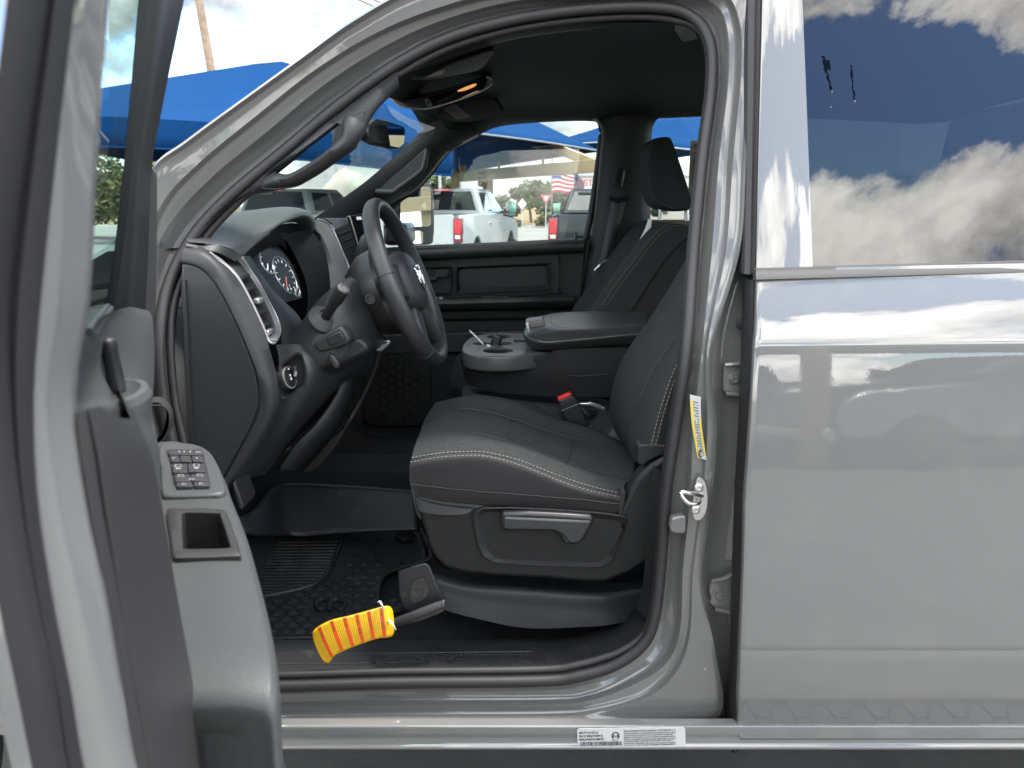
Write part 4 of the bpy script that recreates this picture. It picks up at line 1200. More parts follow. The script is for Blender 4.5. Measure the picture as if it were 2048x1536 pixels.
q0, q1, q2 = curve3(band0, 60), curve3(band1, 60), curve3(band2, 60)
MB().grid([[p + V3((0, .015, 0)) for p in q0], q0, [p.lerp(q, .2) + V3((0, -.004, 0)) for p, q in zip(q0, q1)], [p.lerp(q, .8) + V3((0, -.003, 0)) for p, q in zip(q0, q1)], q1, q2, [p + V3((-0.02, .05, 0)) for p in q2]]).build("end_band", TRIM, dash, angle=50)
MB().prism([P(x, y, .160) for x, y in ((364, 560), (370, 560), (388, 920), (380, 930), (372, 800))], (0, .01, 0)).build("cap_gap", INK, dash)
# dash top and instrument hood
lip = [(486, 513, .30), (511, 489, .34), (534, 470, .38), (558, 451, .43), (581, 440, .49), (603, 434, .56), (618, 437, .63), (625, 450, .70), (622, 470, .74)]
top1 = [(478, 508, .28), (498, 484, .33), (520, 462, .37), (546, 442, .43), (574, 428, .50), (600, 422, .57), (618, 426, .65), (628, 436, .72), (632, 450, .76)]
top2 = [(462, 497, .25), (470, 478, .31), (490, 452, .37), (515, 432, .44), (545, 419, .52), (575, 414, .60), (605, 418, .68), (622, 430, .76), (630, 440, .80)]
top3 = [(420, 488, .22), (428, 470, .28), (445, 446, .35), (470, 428, .44), (500, 421, .54), (540, 416, .64), (580, 418, .74), (610, 428, .82), (628, 440, .86)]
top4 = [(376, 484, .19), (372, 470, .26), (380, 450, .34), (400, 440, .42), (440, 432, .54), (500, 424, .66), (560, 424, .78), (600, 434, .88), (620, 446, .92)]
rows = [[P(a, b, c) + V3((-.03, .0, -.012)) for a, b, c in lip]] + [[P(*p) for p in r] for r in (lip, top1, top2, top3, top4)]
rows = [smooth_line(r, 40) for r in rows]
cols = [cr([r[j] for r in rows], 22) for j in range(40)]
MB().grid([[cols[j][i] for j in range(40)] for i in range(22)]).build("dash_top", DASHPAD, dash, angle=70)
# dash top beyond, towards the screen and the windscreen
mb = MB()
mb.grid([[V3((-0.96, y, 1.44)) for y in (0.2, 0.6, 1.0, 1.4, 1.8)], [V3((-0.80, y, 1.53)) for y in (0.22, 0.6, 1.0, 1.4, 1.78)], [V3((-0.60, y, 1.553 - 0.02 * abs(y - 1.0))) for y in (0.25, 0.6, 1.0, 1.4, 1.76)], [V3((-0.52, y, 1.535)) for y in (0.8, 0.85, 1.0, 1.4, 1.76)], [V3((-0.50, y, 1.40)) for y in (0.8, 0.85, 1.0, 1.4, 1.76)], [V3((-0.50, y, 1.22)) for y in (0.8, 0.85, 1.0, 1.4, 1.76)], [V3((-0.62, y, 1.02)) for y in (0.8, 0.85, 1.0, 1.4, 1.76)]])
mb.build("dash_body", TRIM_SOFT, dash)
# end strip below the hood, left of the vents
MB().grid(sheet([[(372, 486, .19), (404, 492, .20), (440, 494, .22), (466, 500, .25), (486, 513, .29)], [(372, 492, .18), (405, 498, .19), (424, 502, .2), (442, 508, .22), (470, 522, .26)]], 20)).build("end_strip", DASHPAD, dash)
# air vent: satin frame, slats
vl = [(408, 498, .196), (434, 520, .194), (461, 540, .192), (480, 562, .192), (503, 604, .192), (527, 655, .192), (536, 679, .194), (547, 687, .20)]
vr = [(420, 492, .21), (441, 492, .24), (464, 502, .28), (484, 517, .30), (500, 539, .32), (520, 570, .33), (545, 617, .33), (559, 650, .32), (558, 672, .29), (548, 687, .22)]
vloop = [P(*p) for p in vl] + [P(*p) for p in reversed(vr[1:-1])]
vout = smooth_line(vloop, 80, True)
vc = sum(vout, V3()) / 80
pin = [(426, 505), (446, 520), (470, 545), (492, 585), (514, 630), (532, 668), (543, 678), (550, 672), (551, 655), (540, 625), (515, 575), (494, 545), (477, 522), (460, 508), (441, 499)]
pinY = [.215, .21, .208, .208, .208, .208, .212, .24, .30, .31, .31, .31, .29, .27, .23]
vin = smooth_line([P(x, y, Y) for (x, y), Y in zip(pin, pinY)], 80, True)
k = min(range(80), key=lambda i: (vin[i] - vout[0]).length)
vin = vin[k:] + vin[:k]
if (vin[10] - vout[10]).length > (vin[-10] - vout[10]).length:
    vin = [vin[0]] + vin[1:][::-1]
mb = MB().grid([[p + V3((-.012, .004, 0)) for p in vout], vout, [p.lerp(q, .35) + V3((.004, -.002, .002)) for p, q in zip(vout, vin)], vin, [p + V3((-.05, .02, -.01)) for p in vin]], cv=True)
mb.poly([p + V3((-.05, .02, -.01)) for p in vin])
vent = mb.build("air_vent", TRIM_LIGHT, dash, angle=45)
MB().tube(vout, 0.0022, 8, closed=True).build("vent_edge", SILVER, vent)
MB().poly([p + V3((-.046, .02, -.01)) for p in vin]).build("vent_inside", INK, vent)
for (x0, y0, x1, y1) in ((476, 560, 500, 548), (488, 582, 512, 572), (500, 606, 524, 596), (511, 630, 535, 620), (521, 652, 545, 645)):
    a, b = P(x0, y0, .208), P(x1, y1, .305)
    MB().hexa([a, b, b + V3((-.03, .01, .012)), a + V3((-.03, .01, .012))], [a + V3((0, 0, -.004)), b + V3((0, 0, -.004)), b + V3((-.03, .01, .008)), a + V3((-.03, .01, .008))]).build("vent_slat", TRIM, vent)
a, b, c, d = P(462, 540, .208), P(484, 532, .29), P(498, 552, .30), P(477, 558, .208)
MB().hexa([a, b, c, d], [p + V3((-.03, .01, .01)) for p in (a, b, c, d)]).build("vent_block", TRIM_SOFT, vent, bevel=.004)
for x, y in ((517, 601), (537, 664)):
    MB().box(P(x, y, .25), (.012, .03, .012)).build("vent_knob", SILVER, vent, bevel=.003)
# gauge surround, gauges
MB().grid(sheet([[(486, 514, .30), (501, 540, .325), (521, 571, .335), (546, 618, .335), (560, 652, .33), (563, 690, .32)], [(492, 511, .33), (512, 540, .36), (534, 572, .37), (560, 606, .37), (580, 640, .36), (590, 690, .35)], [(500, 512, .37), (522, 545, .41), (546, 580, .42), (570, 604, .42), (600, 636, .41), (620, 690, .40)]], 24, 8)).build("cluster_surround", TRIM, dash)
MB().grid(sheet([[(487, 514, .31), (511, 490, .35), (534, 471, .39), (558, 452, .44)], [(499, 515, .38), (520, 497, .41), (540, 482, .43), (566, 470, .50)], [(502, 518, .40), (530, 500, .44), (556, 490, .50), (575, 500, .56)]], 20, 8)).build("hood_underside", MATTE, dash)
gf = [(498, 516, .39), (530, 490, .43), (562, 486, .52), (590, 520, .57), (608, 560, .58), (614, 596, .56), (575, 606, .46), (548, 588, .42), (522, 555, .40)]
MB().poly([P(*p) + V3((-.012, 0, 0)) for p in gf]).build("gauge_face", mat("gauge_face_black", (0.012, 0.012, 0.014), 0.35), dash)
GW = mat("gauge_white", (0.75, 0.75, 0.74), 0.4)
gz = V3((math.cos(R(24)), -0.12, math.sin(R(24)))).normalized()
gu = V3((0, 1, 0)) - gz * gz.y
gu.normalize()
gv = gz.cross(gu) * -1
gv = gu.cross(gz) * -1 if gu.cross(gz).z < 0 else gu.cross(gz)
for px_, py_, Y, r_, a0, a1, nt in ((531, 527, .405, .026, 110, 330, 5), (567, 552, .475, .046, -80, 250, 13), (586, 577, .53, .022, 150, 380, 4)):
    c = P(px_, py_, Y) + gz * 0.004
    arc = [c + gu * (r_ * math.cos(R(a0 + (a1 - a0) * t / 30))) + gv * (r_ * math.sin(R(a0 + (a1 - a0) * t / 30))) for t in range(31)]
    g = MB().tube(arc, 0.0016, 6).build("gauge", SILVER, dash)
    mk = MB()
    for t in range(nt):
        a = R(a0 + (a1 - a0) * (t + 0.5) / nt)
        d_ = gu * math.cos(a) + gv * math.sin(a)
        mk.tube([c + d_ * r_ * 0.72, c + d_ * r_ * 0.88], 0.0011, 5)
    mk.build("gauge_marking", GW, g)
    MB().tube([c - gv * r_ * .1, c + (gu * -.6 + gv * -.75) * r_ * .8], 0.0012, 5).build("gauge_needle", RED if r_ > .03 else GW, g)
plate([(540, 452), (581, 446), (622, 452), (640, 470), (640, 640), (540, 640)], .745, .01).build('cluster_back', MATTE, dash)
# right side wall of the hood, the satin band and the screen stack
MB().grid(sheet([[(566, 470, .52), (592, 515, .58), (611, 560, .59), (616, 600, .57), (610, 640, .52)], [(600, 462, .66), (632, 510, .68), (648, 560, .68), (650, 605, .64), (640, 650, .58)], [(624, 462, .745), (645, 490, .75), (656, 530, .75), (660, 580, .72), (652, 640, .66)]], 24, 10)).build("hood_side", MATTE, dash)
bl_ = curve3([(622, 444, .75), (632, 458, .76), (645, 475, .765), (657, 503, .765), (664, 530, .76), (668, 580, .74), (662, 640, .68)], 30)
br_ = curve3([(634, 438, .77), (654, 445, .79), (667, 462, .80), (685, 503, .80), (699, 540, .79), (704, 590, .77), (700, 650, .72)], 30)
MB().grid([[p + V3((-.03, 0.0, 0)) for p in bl_], bl_, [p.lerp(q, .5) + V3((.004, 0, 0)) for p, q in zip(bl_, br_)], br_]).build("satin_band", TRIM_LIGHT, dash)
MB().tube(br_, .0025, 8).build("band_edge", SILVER, dash)
stk = [(672, 462), (690, 452), (704, 446), (716, 500), (722, 560), (700, 552)]
MB().grid(sheet([[(668, 460, .805), (686, 503, .805), (700, 541, .80), (706, 592, .78)], [(700, 446, .92), (712, 490, .92), (722, 540, .91), (724, 592, .88)]], 20)).build("centre_stack", MATTE, dash)
MB().grid(sheet([[(640, 436, .80), (655, 440, .84), (668, 452, .84), (672, 464, .82)], [(690, 436, 1.0), (696, 437, 1.0), (702, 444, .98), (704, 450, .96)]], 12)).build("stack_top", TRIM, dash)
for k in range(5):
    a, b = P(676 + 5 * k, 470 + 15 * k, .815), P(700 + 4.2 * k, 460 + 15 * k, .91)
    MB().tube([a, b], .004, 6).build("stack_vent_slat", MATTE, dash)
MB().box(P(689, 499, .85), (.012, .03, .008)).build("stack_vent_knob", SILVER, dash, bevel=.002)
scr = [(699, 432), (726, 429), (738, 430), (744, 500), (728, 545), (718, 500), (708, 462)]
sc_ = MB().prism([P(x, y, .93 + (x - 699) * .002) for x, y in scr], (-.012, .01, 0)).build("touch_screen", GLOSS, dash, bevel=.003)
MB().tube([P(699, 431, .929), P(709, 464, .929), P(719, 500, .94), (P(728, 540, .96))], .0022, 6).build("screen_edge", SILVER, sc_)
SCR = mat("lit_display", (0.02, 0.03, 0.05), 0.1)
_b = SCR.node_tree.nodes['Principled BSDF']
_b.inputs['Emission Color'].default_value = (0.35, 0.5, 0.75, 1)
_b.inputs['Emission Strength'].default_value = 0.03
MB().poly([P(x, y, .935 + (x - 699) * .002 - .004) for x, y in ((713, 452), (736, 448), (736, 480), (722, 485))]).build("display", SCR, sc_)
MB().prism([P(x, y, .932) for x, y in ((712, 434), (722, 433), (724, 439), (714, 440))], (0, .002, 0)).build("display_icon", WHITE, sc_)
# column shroud
colu = [[(566, 690, .34), (606, 640, .36), (640, 596, .38), (688, 560, .42), (722, 546, .50), (736, 556, .60)],
        [(585, 715, .30), (622, 662, .31), (655, 618, .33), (700, 580, .38), (735, 562, .46), (750, 570, .56)],
        [(600, 740, .29), (640, 690, .29), (675, 655, .31), (722, 640, .36), (752, 640, .44), (765, 640, .54)],
        [(640, 742, .31), (672, 730, .31), (704, 716, .33), (735, 700, .38), (755, 690, .44), (768, 680, .54)],
        [(650, 760, .40), (680, 745, .40), (712, 725, .42), (742, 706, .46), (760, 694, .50), (770, 684, .58)]]
MB().grid(sheet(colu, 30, 30)).build("column_shroud", TRIM, truck, angle=70)
shr = truck.children[-1] if False else bpy.data.objects["column_shroud"]
# raised collar and stalk
ca, cb = P(650, 636, .315), P(687, 577, .26)
ax = (cb - ca).normalized()
M = Matrix.Translation(ca) @ ax.to_track_quat('Z', 'Y').to_matrix().to_4x4()
MB().lathe([(.036, -.012), (.035, -.004), (.022, .006), (.016, .010), (.014, .006)], M, 30).build("stalk_collar", TRIM, shr)
Ls = (cb - ca).length
MB().lathe([(.0105, .0), (.011, Ls * .5), (.0135, Ls * .62), (.0140, Ls * .96), (.013, Ls)], M, 24).build("indicator_stalk", BLACK, shr)
MB().lathe([(.0115, Ls), (.0115, Ls + .0015), (.009, Ls + .002), (.0085, Ls + .0008), (.0, Ls + .0008)], M, 24, cap=False).build("stalk_button", TRIM, shr)
# gear lever
la = [P(*p) for p in ((696, 556, .62), (706, 536, .64), (718, 515, .66), (724, 500, .66))]
MB().tube(la, .009, 10).build("gear_lever", BLACK, shr)
lb = [P(*p) for p in ((720, 514, .66), (727, 496, .66), (734, 478, .66), (737, 468, .66))]
MB().tube(lb, [.013, .017, .016, .009], 12).build("gear_knob", TRIM_SOFT, shr)
# lower shroud details: tilt lever, cut-out below
bx_ = [(628, 690), (640, 676), (672, 656), (686, 658), (698, 684), (662, 700), (640, 704)]
slab("shroud_pod", bx_, .285, .05, 0, TRIM, shr, .005, 40)
slab("pod_cover", [(652, 676), (680, 662), (690, 680), (660, 693)], .282, .01, 0, BLACK, shr, .002, 0)
slab("shroud_lower", [(636, 712), (700, 684), (718, 678), (736, 700), (690, 724), (650, 744), (640, 742)], .32, .06, 0, TRIM, shr, .006, 30)
slab("tilt_lever", [(656, 712), (666, 709), (678, 728), (676, 738), (668, 738), (658, 722)], .285, .03, 0, TRIM_SOFT, shr, .004, 0)
slab("tilt_bracket", [(662, 700), (690, 692), (692, 698), (668, 710)], .300, .03, 0, INK, shr, .001, 0)
slab("steel_linkage", [(746, 695), (772, 684), (778, 690), (760, 704)], .52, .03, 0, STEEL, shr, .003, 16)
# knee panel, headlamp switch
kn = [[(470, 966, .195), (512, 912, .195), (548, 838, .195), (556, 780, .20), (558, 720, .21), (552, 690, .215)],
      [(490, 962, .24), (530, 910, .24), (560, 850, .24), (576, 790, .24), (585, 730, .25), (576, 688, .27)],
      [(505, 955, .28), (545, 905, .28), (590, 840, .27), (622, 780, .27), (630, 730, .28), (612, 690, .31)],
      [(520, 950, .34), (570, 880, .34), (620, 830, .34), (650, 790, .35), (665, 750, .36), (650, 700, .37)],
      [(530, 948, .40), (590, 868, .44), (650, 800, .47), (690, 760, .48), (715, 735, .48), (700, 700, .46)],
      [(545, 930, .50), (610, 860, .56), (680, 810, .60), (720, 770, .62), (755, 735, .62), (750, 700, .60)]]
MB().grid(sheet(kn, 30, 34)).build("knee_panel", TRIM, dash, angle=70)
sw = smooth_line([P(x, y, .218) for x, y in ((553, 752), (556, 738), (566, 724), (590, 706), (602, 706), (608, 718), (614, 745), (612, 768), (606, 780), (578, 796), (562, 796), (556, 780))], 50, True)
swi = smooth_line([P(x, y, .228) for x, y in ((561, 752), (563, 740), (571, 729), (592, 714), (600, 715), (604, 726), (607, 748), (605, 764), (600, 772), (578, 786), (567, 787), (563, 776))], 50, True)
mb = MB().grid([[p + V3((-.01, .03, 0)) for p in sw], sw, [p.lerp(q, .4) + V3((0, -.003, 0)) for p, q in zip(sw, swi)], swi, [p + V3((-.004, .012, 0)) for p in swi]], cv=True)
mb.poly([p + V3((-.004, .012, 0)) for p in swi])
swp = mb.build("light_switch_panel", TRIM, dash, angle=45)
ka = P(566, 758, .226)
kd = V3((.92, -.22, .25)).normalized()
M = Matrix.Translation(ka) @ kd.to_track_quat('Z', 'Y').to_matrix().to_4x4()
MB().lathe([(.025, -.02), (.0245, .012), (.023, .016), (.0215, .017), (.020, .015), (.0, .015)], M, 28, cap=False).build("light_knob", BLACK, swp)
MB().lathe([(.0235, .0155), (.0235, .0175), (.0215, .0178), (.0212, .016)], M, 28, cap=False).build("knob_ring", SILVER, swp)
for y in (752, 763):
    c = P(582 - (y - 752) * .2, y, .232)
    MB().lathe([(.003, 0), (.0028, .001), (0, .0012)], Matrix.Translation(M @ V3((0.004, (757.5 - y) * .0007, .0158))) @ kd.to_track_quat('Z', 'Y').to_matrix().to_4x4(), 8, cap=False).build("knob_marking", WHITE, swp)
for x, y in ((563, 740), (567, 736), (572, 735), (577, 738)):
    MB().box(P(x, y, .226), (.003, .002, .003)).build("switch_marking", WHITE, swp)
MB().tube([P(590, 733, .228), P(592, 742, .228), P(590, 752, .228)], .0035, 6).build("dimmer_wheel", SILVER, swp)
# hush panel, brake pedal arms and the dark side of the centre
pedal = sheet([[(690, 740, .50), (672, 790, .48), (630, 850, .44), (590, 890, .42), (556, 940, .42)], [(712, 745, .54), (700, 800, .54), (676, 850, .52), (640, 900, .50), (600, 944, .48)]], 24)
MB().grid(pedal).build("knee_brace", TRIM, dash, solid=.01)
fp = [(556, 905), (640, 890), (690, 856), (694, 850), (680, 880), (652, 915), (630, 938), (605, 945), (575, 935), (558, 925)]
slab("hush_panel", fp, .55, .03, 0, BLACK, dash, .006, 50)
MB().tube(smooth_line([P(*p) for p in ((760, 700, .60), (748, 740, .60), (722, 800, .60), (690, 856, .58))], 20), .006, 8).build("panel_edge", TRIM, dash)
pd = MB().prism([P(x, y, .16) for x, y in ((462, 968), (468, 962), (486, 1010), (484, 1022), (476, 1016))], (0, .08, 0))
pd.build("foot_pedal", RUBBER, truck, bevel=.004)

# ============================================================ steering wheel
e = R(21)
wn_ = V3((math.cos(e), -0.03, math.sin(e))).normalized()
wc = P(815, 566, .50)
wu = V3((0, 1, 0)) - wn_ * wn_.y
wu.normalize()
wv = wn_.cross(wu)
if wv.z < 0:
    wv = -wv
def WP(a, r, h=0.0):
    return wc + wu * (r * math.cos(a)) + wv * (r * math.sin(a)) + wn_ * h
RW, rw = 0.192, 0.0165
rim = []
for k in range(72):
    a = 2 * math.pi * k / 72
    rim.append([WP(a, RW + rw * math.cos(b) * (0.95), rw * 1.18 * math.sin(b)) for b in [2 * math.pi * j / 16 for j in range(16)]])
sw_ = MB().grid(rim, cu=True, cv=True).build("steering_wheel", LEATHER, truck)
sm_ = MB()
for a in (R(12), R(168), R(-52), R(-128)):
    sm_.tube([WP(a, RW + rw * .97 * math.cos(b), rw * 1.2 * math.sin(b)) for b in [2 * math.pi * j / 16 for j in range(16)]], .0013, 5, closed=True)
sm_.build("rim_seam", INK, sw_)
st_l = [WP(2 * math.pi * k / 90, RW + .004, rw * 1.17) for k in range(90)]
MB().tube(st_l, .0006, 5, closed=True).build("rim_stitch_line", INK, sw_)
hub = []
for k in range(40):
    a = 2 * math.pi * k / 40
    sx, sz = 0.082, 0.075
    r0 = 1 / ((abs(math.cos(a)) / sx) ** 2.6 + (abs(math.sin(a)) / sz) ** 2.6) ** (1 / 2.6)
    hub.append([WP(a, r0 * 0.98, -.055), WP(a, r0, -.02), WP(a, r0, .0), WP(a, r0 * .93, .018), WP(a, r0 * .75, .026), WP(a, r0 * .35, .031), WP(a, 0.001, .032)])
MB().grid(hub, cu=True).build("airbag_cover", TRIM, sw_, angle=60)
for a0, wdt, h in ((R(8), .030, -.012), (R(172), .030, -.012), (R(-62), .020, -.012), (R(-118), .020, -.012)):
    d_ = wu * math.cos(a0) + wv * math.sin(a0)
    s_ = wn_.cross(d_)
    q0 = [wc + d_ * .06 + s_ * (wdt * 1.5 * i) + wn_ * j for i, j in ((-1, -.03), (1, -.03), (1, .008), (-1, .008))]
    q1 = [wc + d_ * (RW - .004) + s_ * (wdt * i) + wn_ * j for i, j in ((-1, -.010), (1, -.010), (1, .006), (-1, .006))]
    MB().hexa(q0, q1).build("wheel_spoke", TRIM if h else TRIM, sw_, bevel=.007, bseg=3)
# back housing between column and wheel
bh = []
for k in range(32):
    a = 2 * math.pi * k / 32
    bh.append([WP(a, .085, -.02), WP(a, .105, -.05), WP(a, .10, -.085), WP(a, .075, -.12)])
MB().grid(bh, cu=True).build("wheel_back_cover", BLACK, sw_)
c = P(741, 598, .36)
MB().lathe([(.012, .0), (.011, .004), (.008, .004), (.006, -.004)], Matrix.Translation(c) @ V3((0, -1, .1)).to_track_quat('Z', 'Y').to_matrix().to_4x4(), 16).build("screw_recess", INK, sw_)
# emblem: chrome shield with a ram-like head of curled bars
em = MB()
shp = [(-.021, .022), (.021, .022), (.024, .012), (.019, -.014), (.0, -.03), (-.019, -.014), (-.024, .012)]
eo = V3((0, 0, 0))
def EP(x, y, h=.0):
    return wc + wu * x * 1.1 + wv * (y + .004) * 1.1 + wn_ * (.034 + h)
em.tube([EP(x, y) for x, y in smooth_line([(x, y, 0) for x, y in shp], 40, True) for x, y in [(x, y)]] if False else [EP(p.x, p.y) for p in smooth_line([V3((x, y, 0)) for x, y in shp], 40, True)], .0024, 8, closed=True)
for s in (-1, 1):
    em.tube([EP(s * p.x, p.y, .001) for p in smooth_line([V3((x, y, 0)) for x, y in ((.002, .012), (.010, .017), (.017, .010), (.016, -.002), (.010, -.006), (.008, .002))], 20)], .0026, 7)
em.tube([EP(0, y, .002) for y in (.012, .004, -.006, -.018)], [.004, .005, .004, .0025], 8)
em.build("emblem", CHROME, sw_)

# ============================================================ driver seat
seat = plate([(829, 988), (880, 1000), (960, 1008), (1020, 1011), (1090, 1014), (1160, 1020), (1239, 1026), (1270, 960), (1300, 930), (1345, 905), (1345, 1060), (1318, 1100), (1298, 1122), (1262, 1146), (1210, 1166), (1160, 1165), (1093, 1158), (1000, 1154), (932, 1148), (888, 1136), (868, 1116), (855, 1090), (845, 1055), (836, 1022)], .222, .05).build("driver_seat", SEATPL, truck, bevel=.010, bseg=3)
# front corner of the valance turns away
vf = sheet([[(829, 988, .222), (836, 1022, .222), (848, 1065, .222), (868, 1116, .225), (890, 1137, .23)], [(832, 984, .26), (838, 1014, .27), (850, 1055, .27), (868, 1100, .28), (888, 1125, .28)], [(850, 960, .55), (855, 985, .55), (865, 1020, .55), (880, 1050, .55), (900, 1070, .55)]], 20, 12)
MB().grid(vf).build("seat_front_valance", SEATPL, seat)
# flat facet between lip and recess
fac = sheet([[(829, 989, .220), (845, 1001, .217), (880, 1010, .214), (940, 1018, .212), (948, 1014, .21)], [(836, 1020, .216), (850, 1026, .212), (890, 1030, .210), (930, 1028, .209), (948, 1016, .209)]], 20)
MB().grid(fac).build("valance_lip", TRIM_SOFT, seat)
orim = [(965, 1015), (1020, 1014), (1100, 1017), (1200, 1024), (1252, 1031), (1256, 1040), (1246, 1070), (1236, 1100), (1226, 1122), (1205, 1134), (1150, 1134), (1060, 1131), (985, 1125), (965, 1114), (953, 1085), (946, 1050), (944, 1026)]
irim = [(970, 1027), (1030, 1028), (1100, 1031), (1200, 1042), (1248, 1049), (1246, 1056), (1228, 1080), (1214, 1105), (1200, 1120), (1180, 1121), (1120, 1119), (1050, 1117), (1000, 1114), (985, 1106), (976, 1080), (971, 1055), (969, 1040)]
qo = even([P(x, y, .215) for x, y in orim], 90, True)
qi = even([P(x, y, .226) for x, y in irim], 90, True)
mb = MB().grid([[p + V3((0, .01, 0)) for p in qo], qo, [p.lerp(q, .12) + V3((0, -.003, 0)) for p, q in zip(qo, qi)], qi], cv=True)
mb.poly(qi)
mb.build("seat_side_recess", SEATPL, seat, angle=30)
MB().tube(qi, .0012, 5, closed=True).build("recess_gap", INK, seat)
lv = [(1002, 1030), (1008, 1026), (1060, 1025), (1120, 1028), (1180, 1032), (1188, 1036), (1186, 1048), (1178, 1060), (1170, 1078), (1160, 1088), (1140, 1091), (1128, 1089), (1118, 1070), (1108, 1064), (1050, 1063), (1010, 1063), (1003, 1058), (1000, 1044)]
slab("seat_lever", lv, .192, .022, 0, BLACK, seat, .006, 0)
slab("lever_face", [(1006, 1036), (1012, 1034), (1100, 1038), (1184, 1042), (1178, 1058), (1166, 1080), (1154, 1088), (1138, 1088), (1130, 1078), (1124, 1070), (1108, 1062), (1012, 1061), (1005, 1056)], .189, .012, 0, TRIM_SOFT, seat, .005, 0)
# cushion
nearlow = [(833, 990, .224), (880, 1001, .222), (960, 1008, .222), (1060, 1013, .222), (1160, 1020, .222), (1239, 1025, .222)]
nearmid = [(820, 968, .218), (880, 975, .214), (960, 984, .213), (1060, 991, .213), (1160, 1000, .214), (1241, 1008, .216)]
nearupr = [(819, 935, .222), (850, 928, .212), (900, 920, .210), (980, 922, .210), (1080, 952, .210), (1160, 982, .211), (1243, 998, .214)]
crest = [(823, 920, .236), (857, 914, .228), (903, 909, .226), (960, 908, .226), (1020, 920, .226), (1090, 946, .226), (1160, 972, .227), (1243, 992, .228)]
bol = [(828, 898, .27), (862, 888, .272), (910, 880, .274), (968, 880, .275), (1030, 892, .275), (1100, 918, .275), (1170, 945, .275), (1250, 968, .275)]
insn = [(838, 870, .36), (872, 862, .365), (920, 860, .37), (980, 870, .37), (1040, 889, .37), (1110, 915, .37), (1180, 938, .37), (1262, 957, .37)]
insc = [(848, 842, .48), (882, 830, .49), (925, 828, .50), (980, 836, .50), (1040, 854, .50), (1110, 880, .50), (1180, 902, .50), (1268, 925, .50)]
insf = [(858, 825, .60), (884, 818, .615), (930, 817, .625), (980, 824, .625), (1040, 842, .625), (1110, 866, .625), (1180, 883, .625), (1262, 900, .625)]
bolf = [(866, 812, .66), (892, 804, .68), (938, 795, .69), (988, 797, .69), (1040, 810, .69), (1100, 836, .69), (1165, 856, .69), (1250, 888, .69)]
cresf = [(872, 806, .72), (902, 800, .74), (948, 794, .75), (994, 797, .75), (1042, 809, .75), (1101, 834, .75), (1162, 853, .75), (1248, 886, .75)]
farlow = [(880, 830, .77), (910, 830, .78), (955, 830, .78), (1000, 835, .78), (1050, 845, .78), (1105, 865, .78), (1165, 880, .78), (1248, 900, .78)]
cu = sheet([nearlow, nearmid, nearupr, crest, bol, insn, insc, insf, bolf, cresf, farlow], 44, 70)
def crease(rows, amp, f):
    return [[p + V3((0, -.6, 1)) * (amp * (mnoise.noise(p * f) + .5 * mnoise.noise(p * f * 2.3))) for p in r] for r in rows]
cu = crease(cu, .0022, 11)
cus = MB().grid(cu)
cus.mi = [1 if k // 43 < 21 else 0 for k in range(len(cus.f))]
# close the front edge
fr_ = [r[0] for r in cu]
cus.grid([fr_, [p + V3((0.01, 0, -.06)) for p in fr_]])
cushion = cus.build("seat_cushion", [CLOTH, CLOTH_SIDE], seat, angle=80)
for ri in (18, 22):
    stitches("seat_stitching", cu[ri], cushion, .0085, .62, .00095, lift=V3((0, -.0022, .0014)))
seam("cushion_seam", [p + V3((0, -.0006, .0004)) for p in cu[20]], cushion, .0014)
seam("cushion_seam", [p + V3((0, -.001, 0)) for p in cu[7]], cushion, .0016)
seam("cushion_seam", [cu[r][int(17 + 2.5 * ((r - 41) / 7) ** 2)] + V3((0, 0, .0008)) for r in range(34, 49)], cushion, .0016)
seam("cushion_seam", [cu[r][30] + V3((0, 0, .0008)) for r in range(30, 49)], cushion, .0015)
seam("cushion_seam", [p + V3((0, 0, .0008)) for p in cu[48][6:]], cushion, .0017)
seam("cushion_seam", [p + V3((0, 0, .0008)) for p in cu[34][10:]], cushion, .0013)
slab("cushion_end_flap", [(1238, 1026), (1240, 990), (1246, 982), (1252, 984), (1248, 1010), (1243, 1030)], .212, .03, 0, CLOTH_SIDE, seat, .004, 30)
# backrest
bn0 = [(1500, 520, .26), (1450, 640, .255), (1400, 740, .25), (1372, 820, .25), (1352, 890, .25), (1345, 920, .25)]
bn1 = [(1450, 540, .238), (1396, 660, .236), (1352, 742, .236), (1326, 815, .236), (1308, 885, .236), (1302, 908, .236)]
bn2 = [(1440, 520, .27), (1382, 640, .27), (1336, 730, .27), (1306, 812, .27), (1288, 882, .27), (1286, 912, .27)]
bn3 = [(1432, 520, .36), (1372, 640, .36), (1314, 735, .36), (1280, 812, .36), (1262, 880, .36), (1268, 925, .36)]
bn4 = [(1422, 500, .48), (1352, 600, .48), (1290, 712, .48), (1256, 796, .48), (1248, 866, .48), (1266, 928, .48)]
bn5 = [(1410, 490, .60), (1336, 590, .60), (1268, 702, .60), (1236, 786, .60), (1236, 858, .60), (1264, 922, .60)]
bn6 = [(1398, 480, .70), (1318, 610, .70), (1252, 708, .70), (1226, 788, .70), (1228, 852, .70), (1264, 914, .70)]
bn7 = [(1392, 490, .75), (1308, 630, .75), (1246, 722, .75), (1223, 790, .75), (1226, 850, .75), (1264, 912, .75)]
bn8 = [(1420, 500, .78), (1330, 640, .78), (1270, 732, .78), (1246, 800, .78), (1246, 850, .78), (1275, 912, .78)]
bkg = sheet([bn0, bn1, bn2, bn3, bn4, bn5, bn6, bn7, bn8], 40, 60)
bkg = crease(bkg, .0022, 10)
bk = MB().grid(bkg).build("seat_backrest", CLOTH, seat, angle=80)
for dx in (0, 9):
    stitches("seat_stitching", curve3([(x - 4 + dx, y, Y - .004) for x, y, Y in bn1[1:]], 50), bk, .0085, .6, .0009, lift=V3((-.001, -.003, 0)))
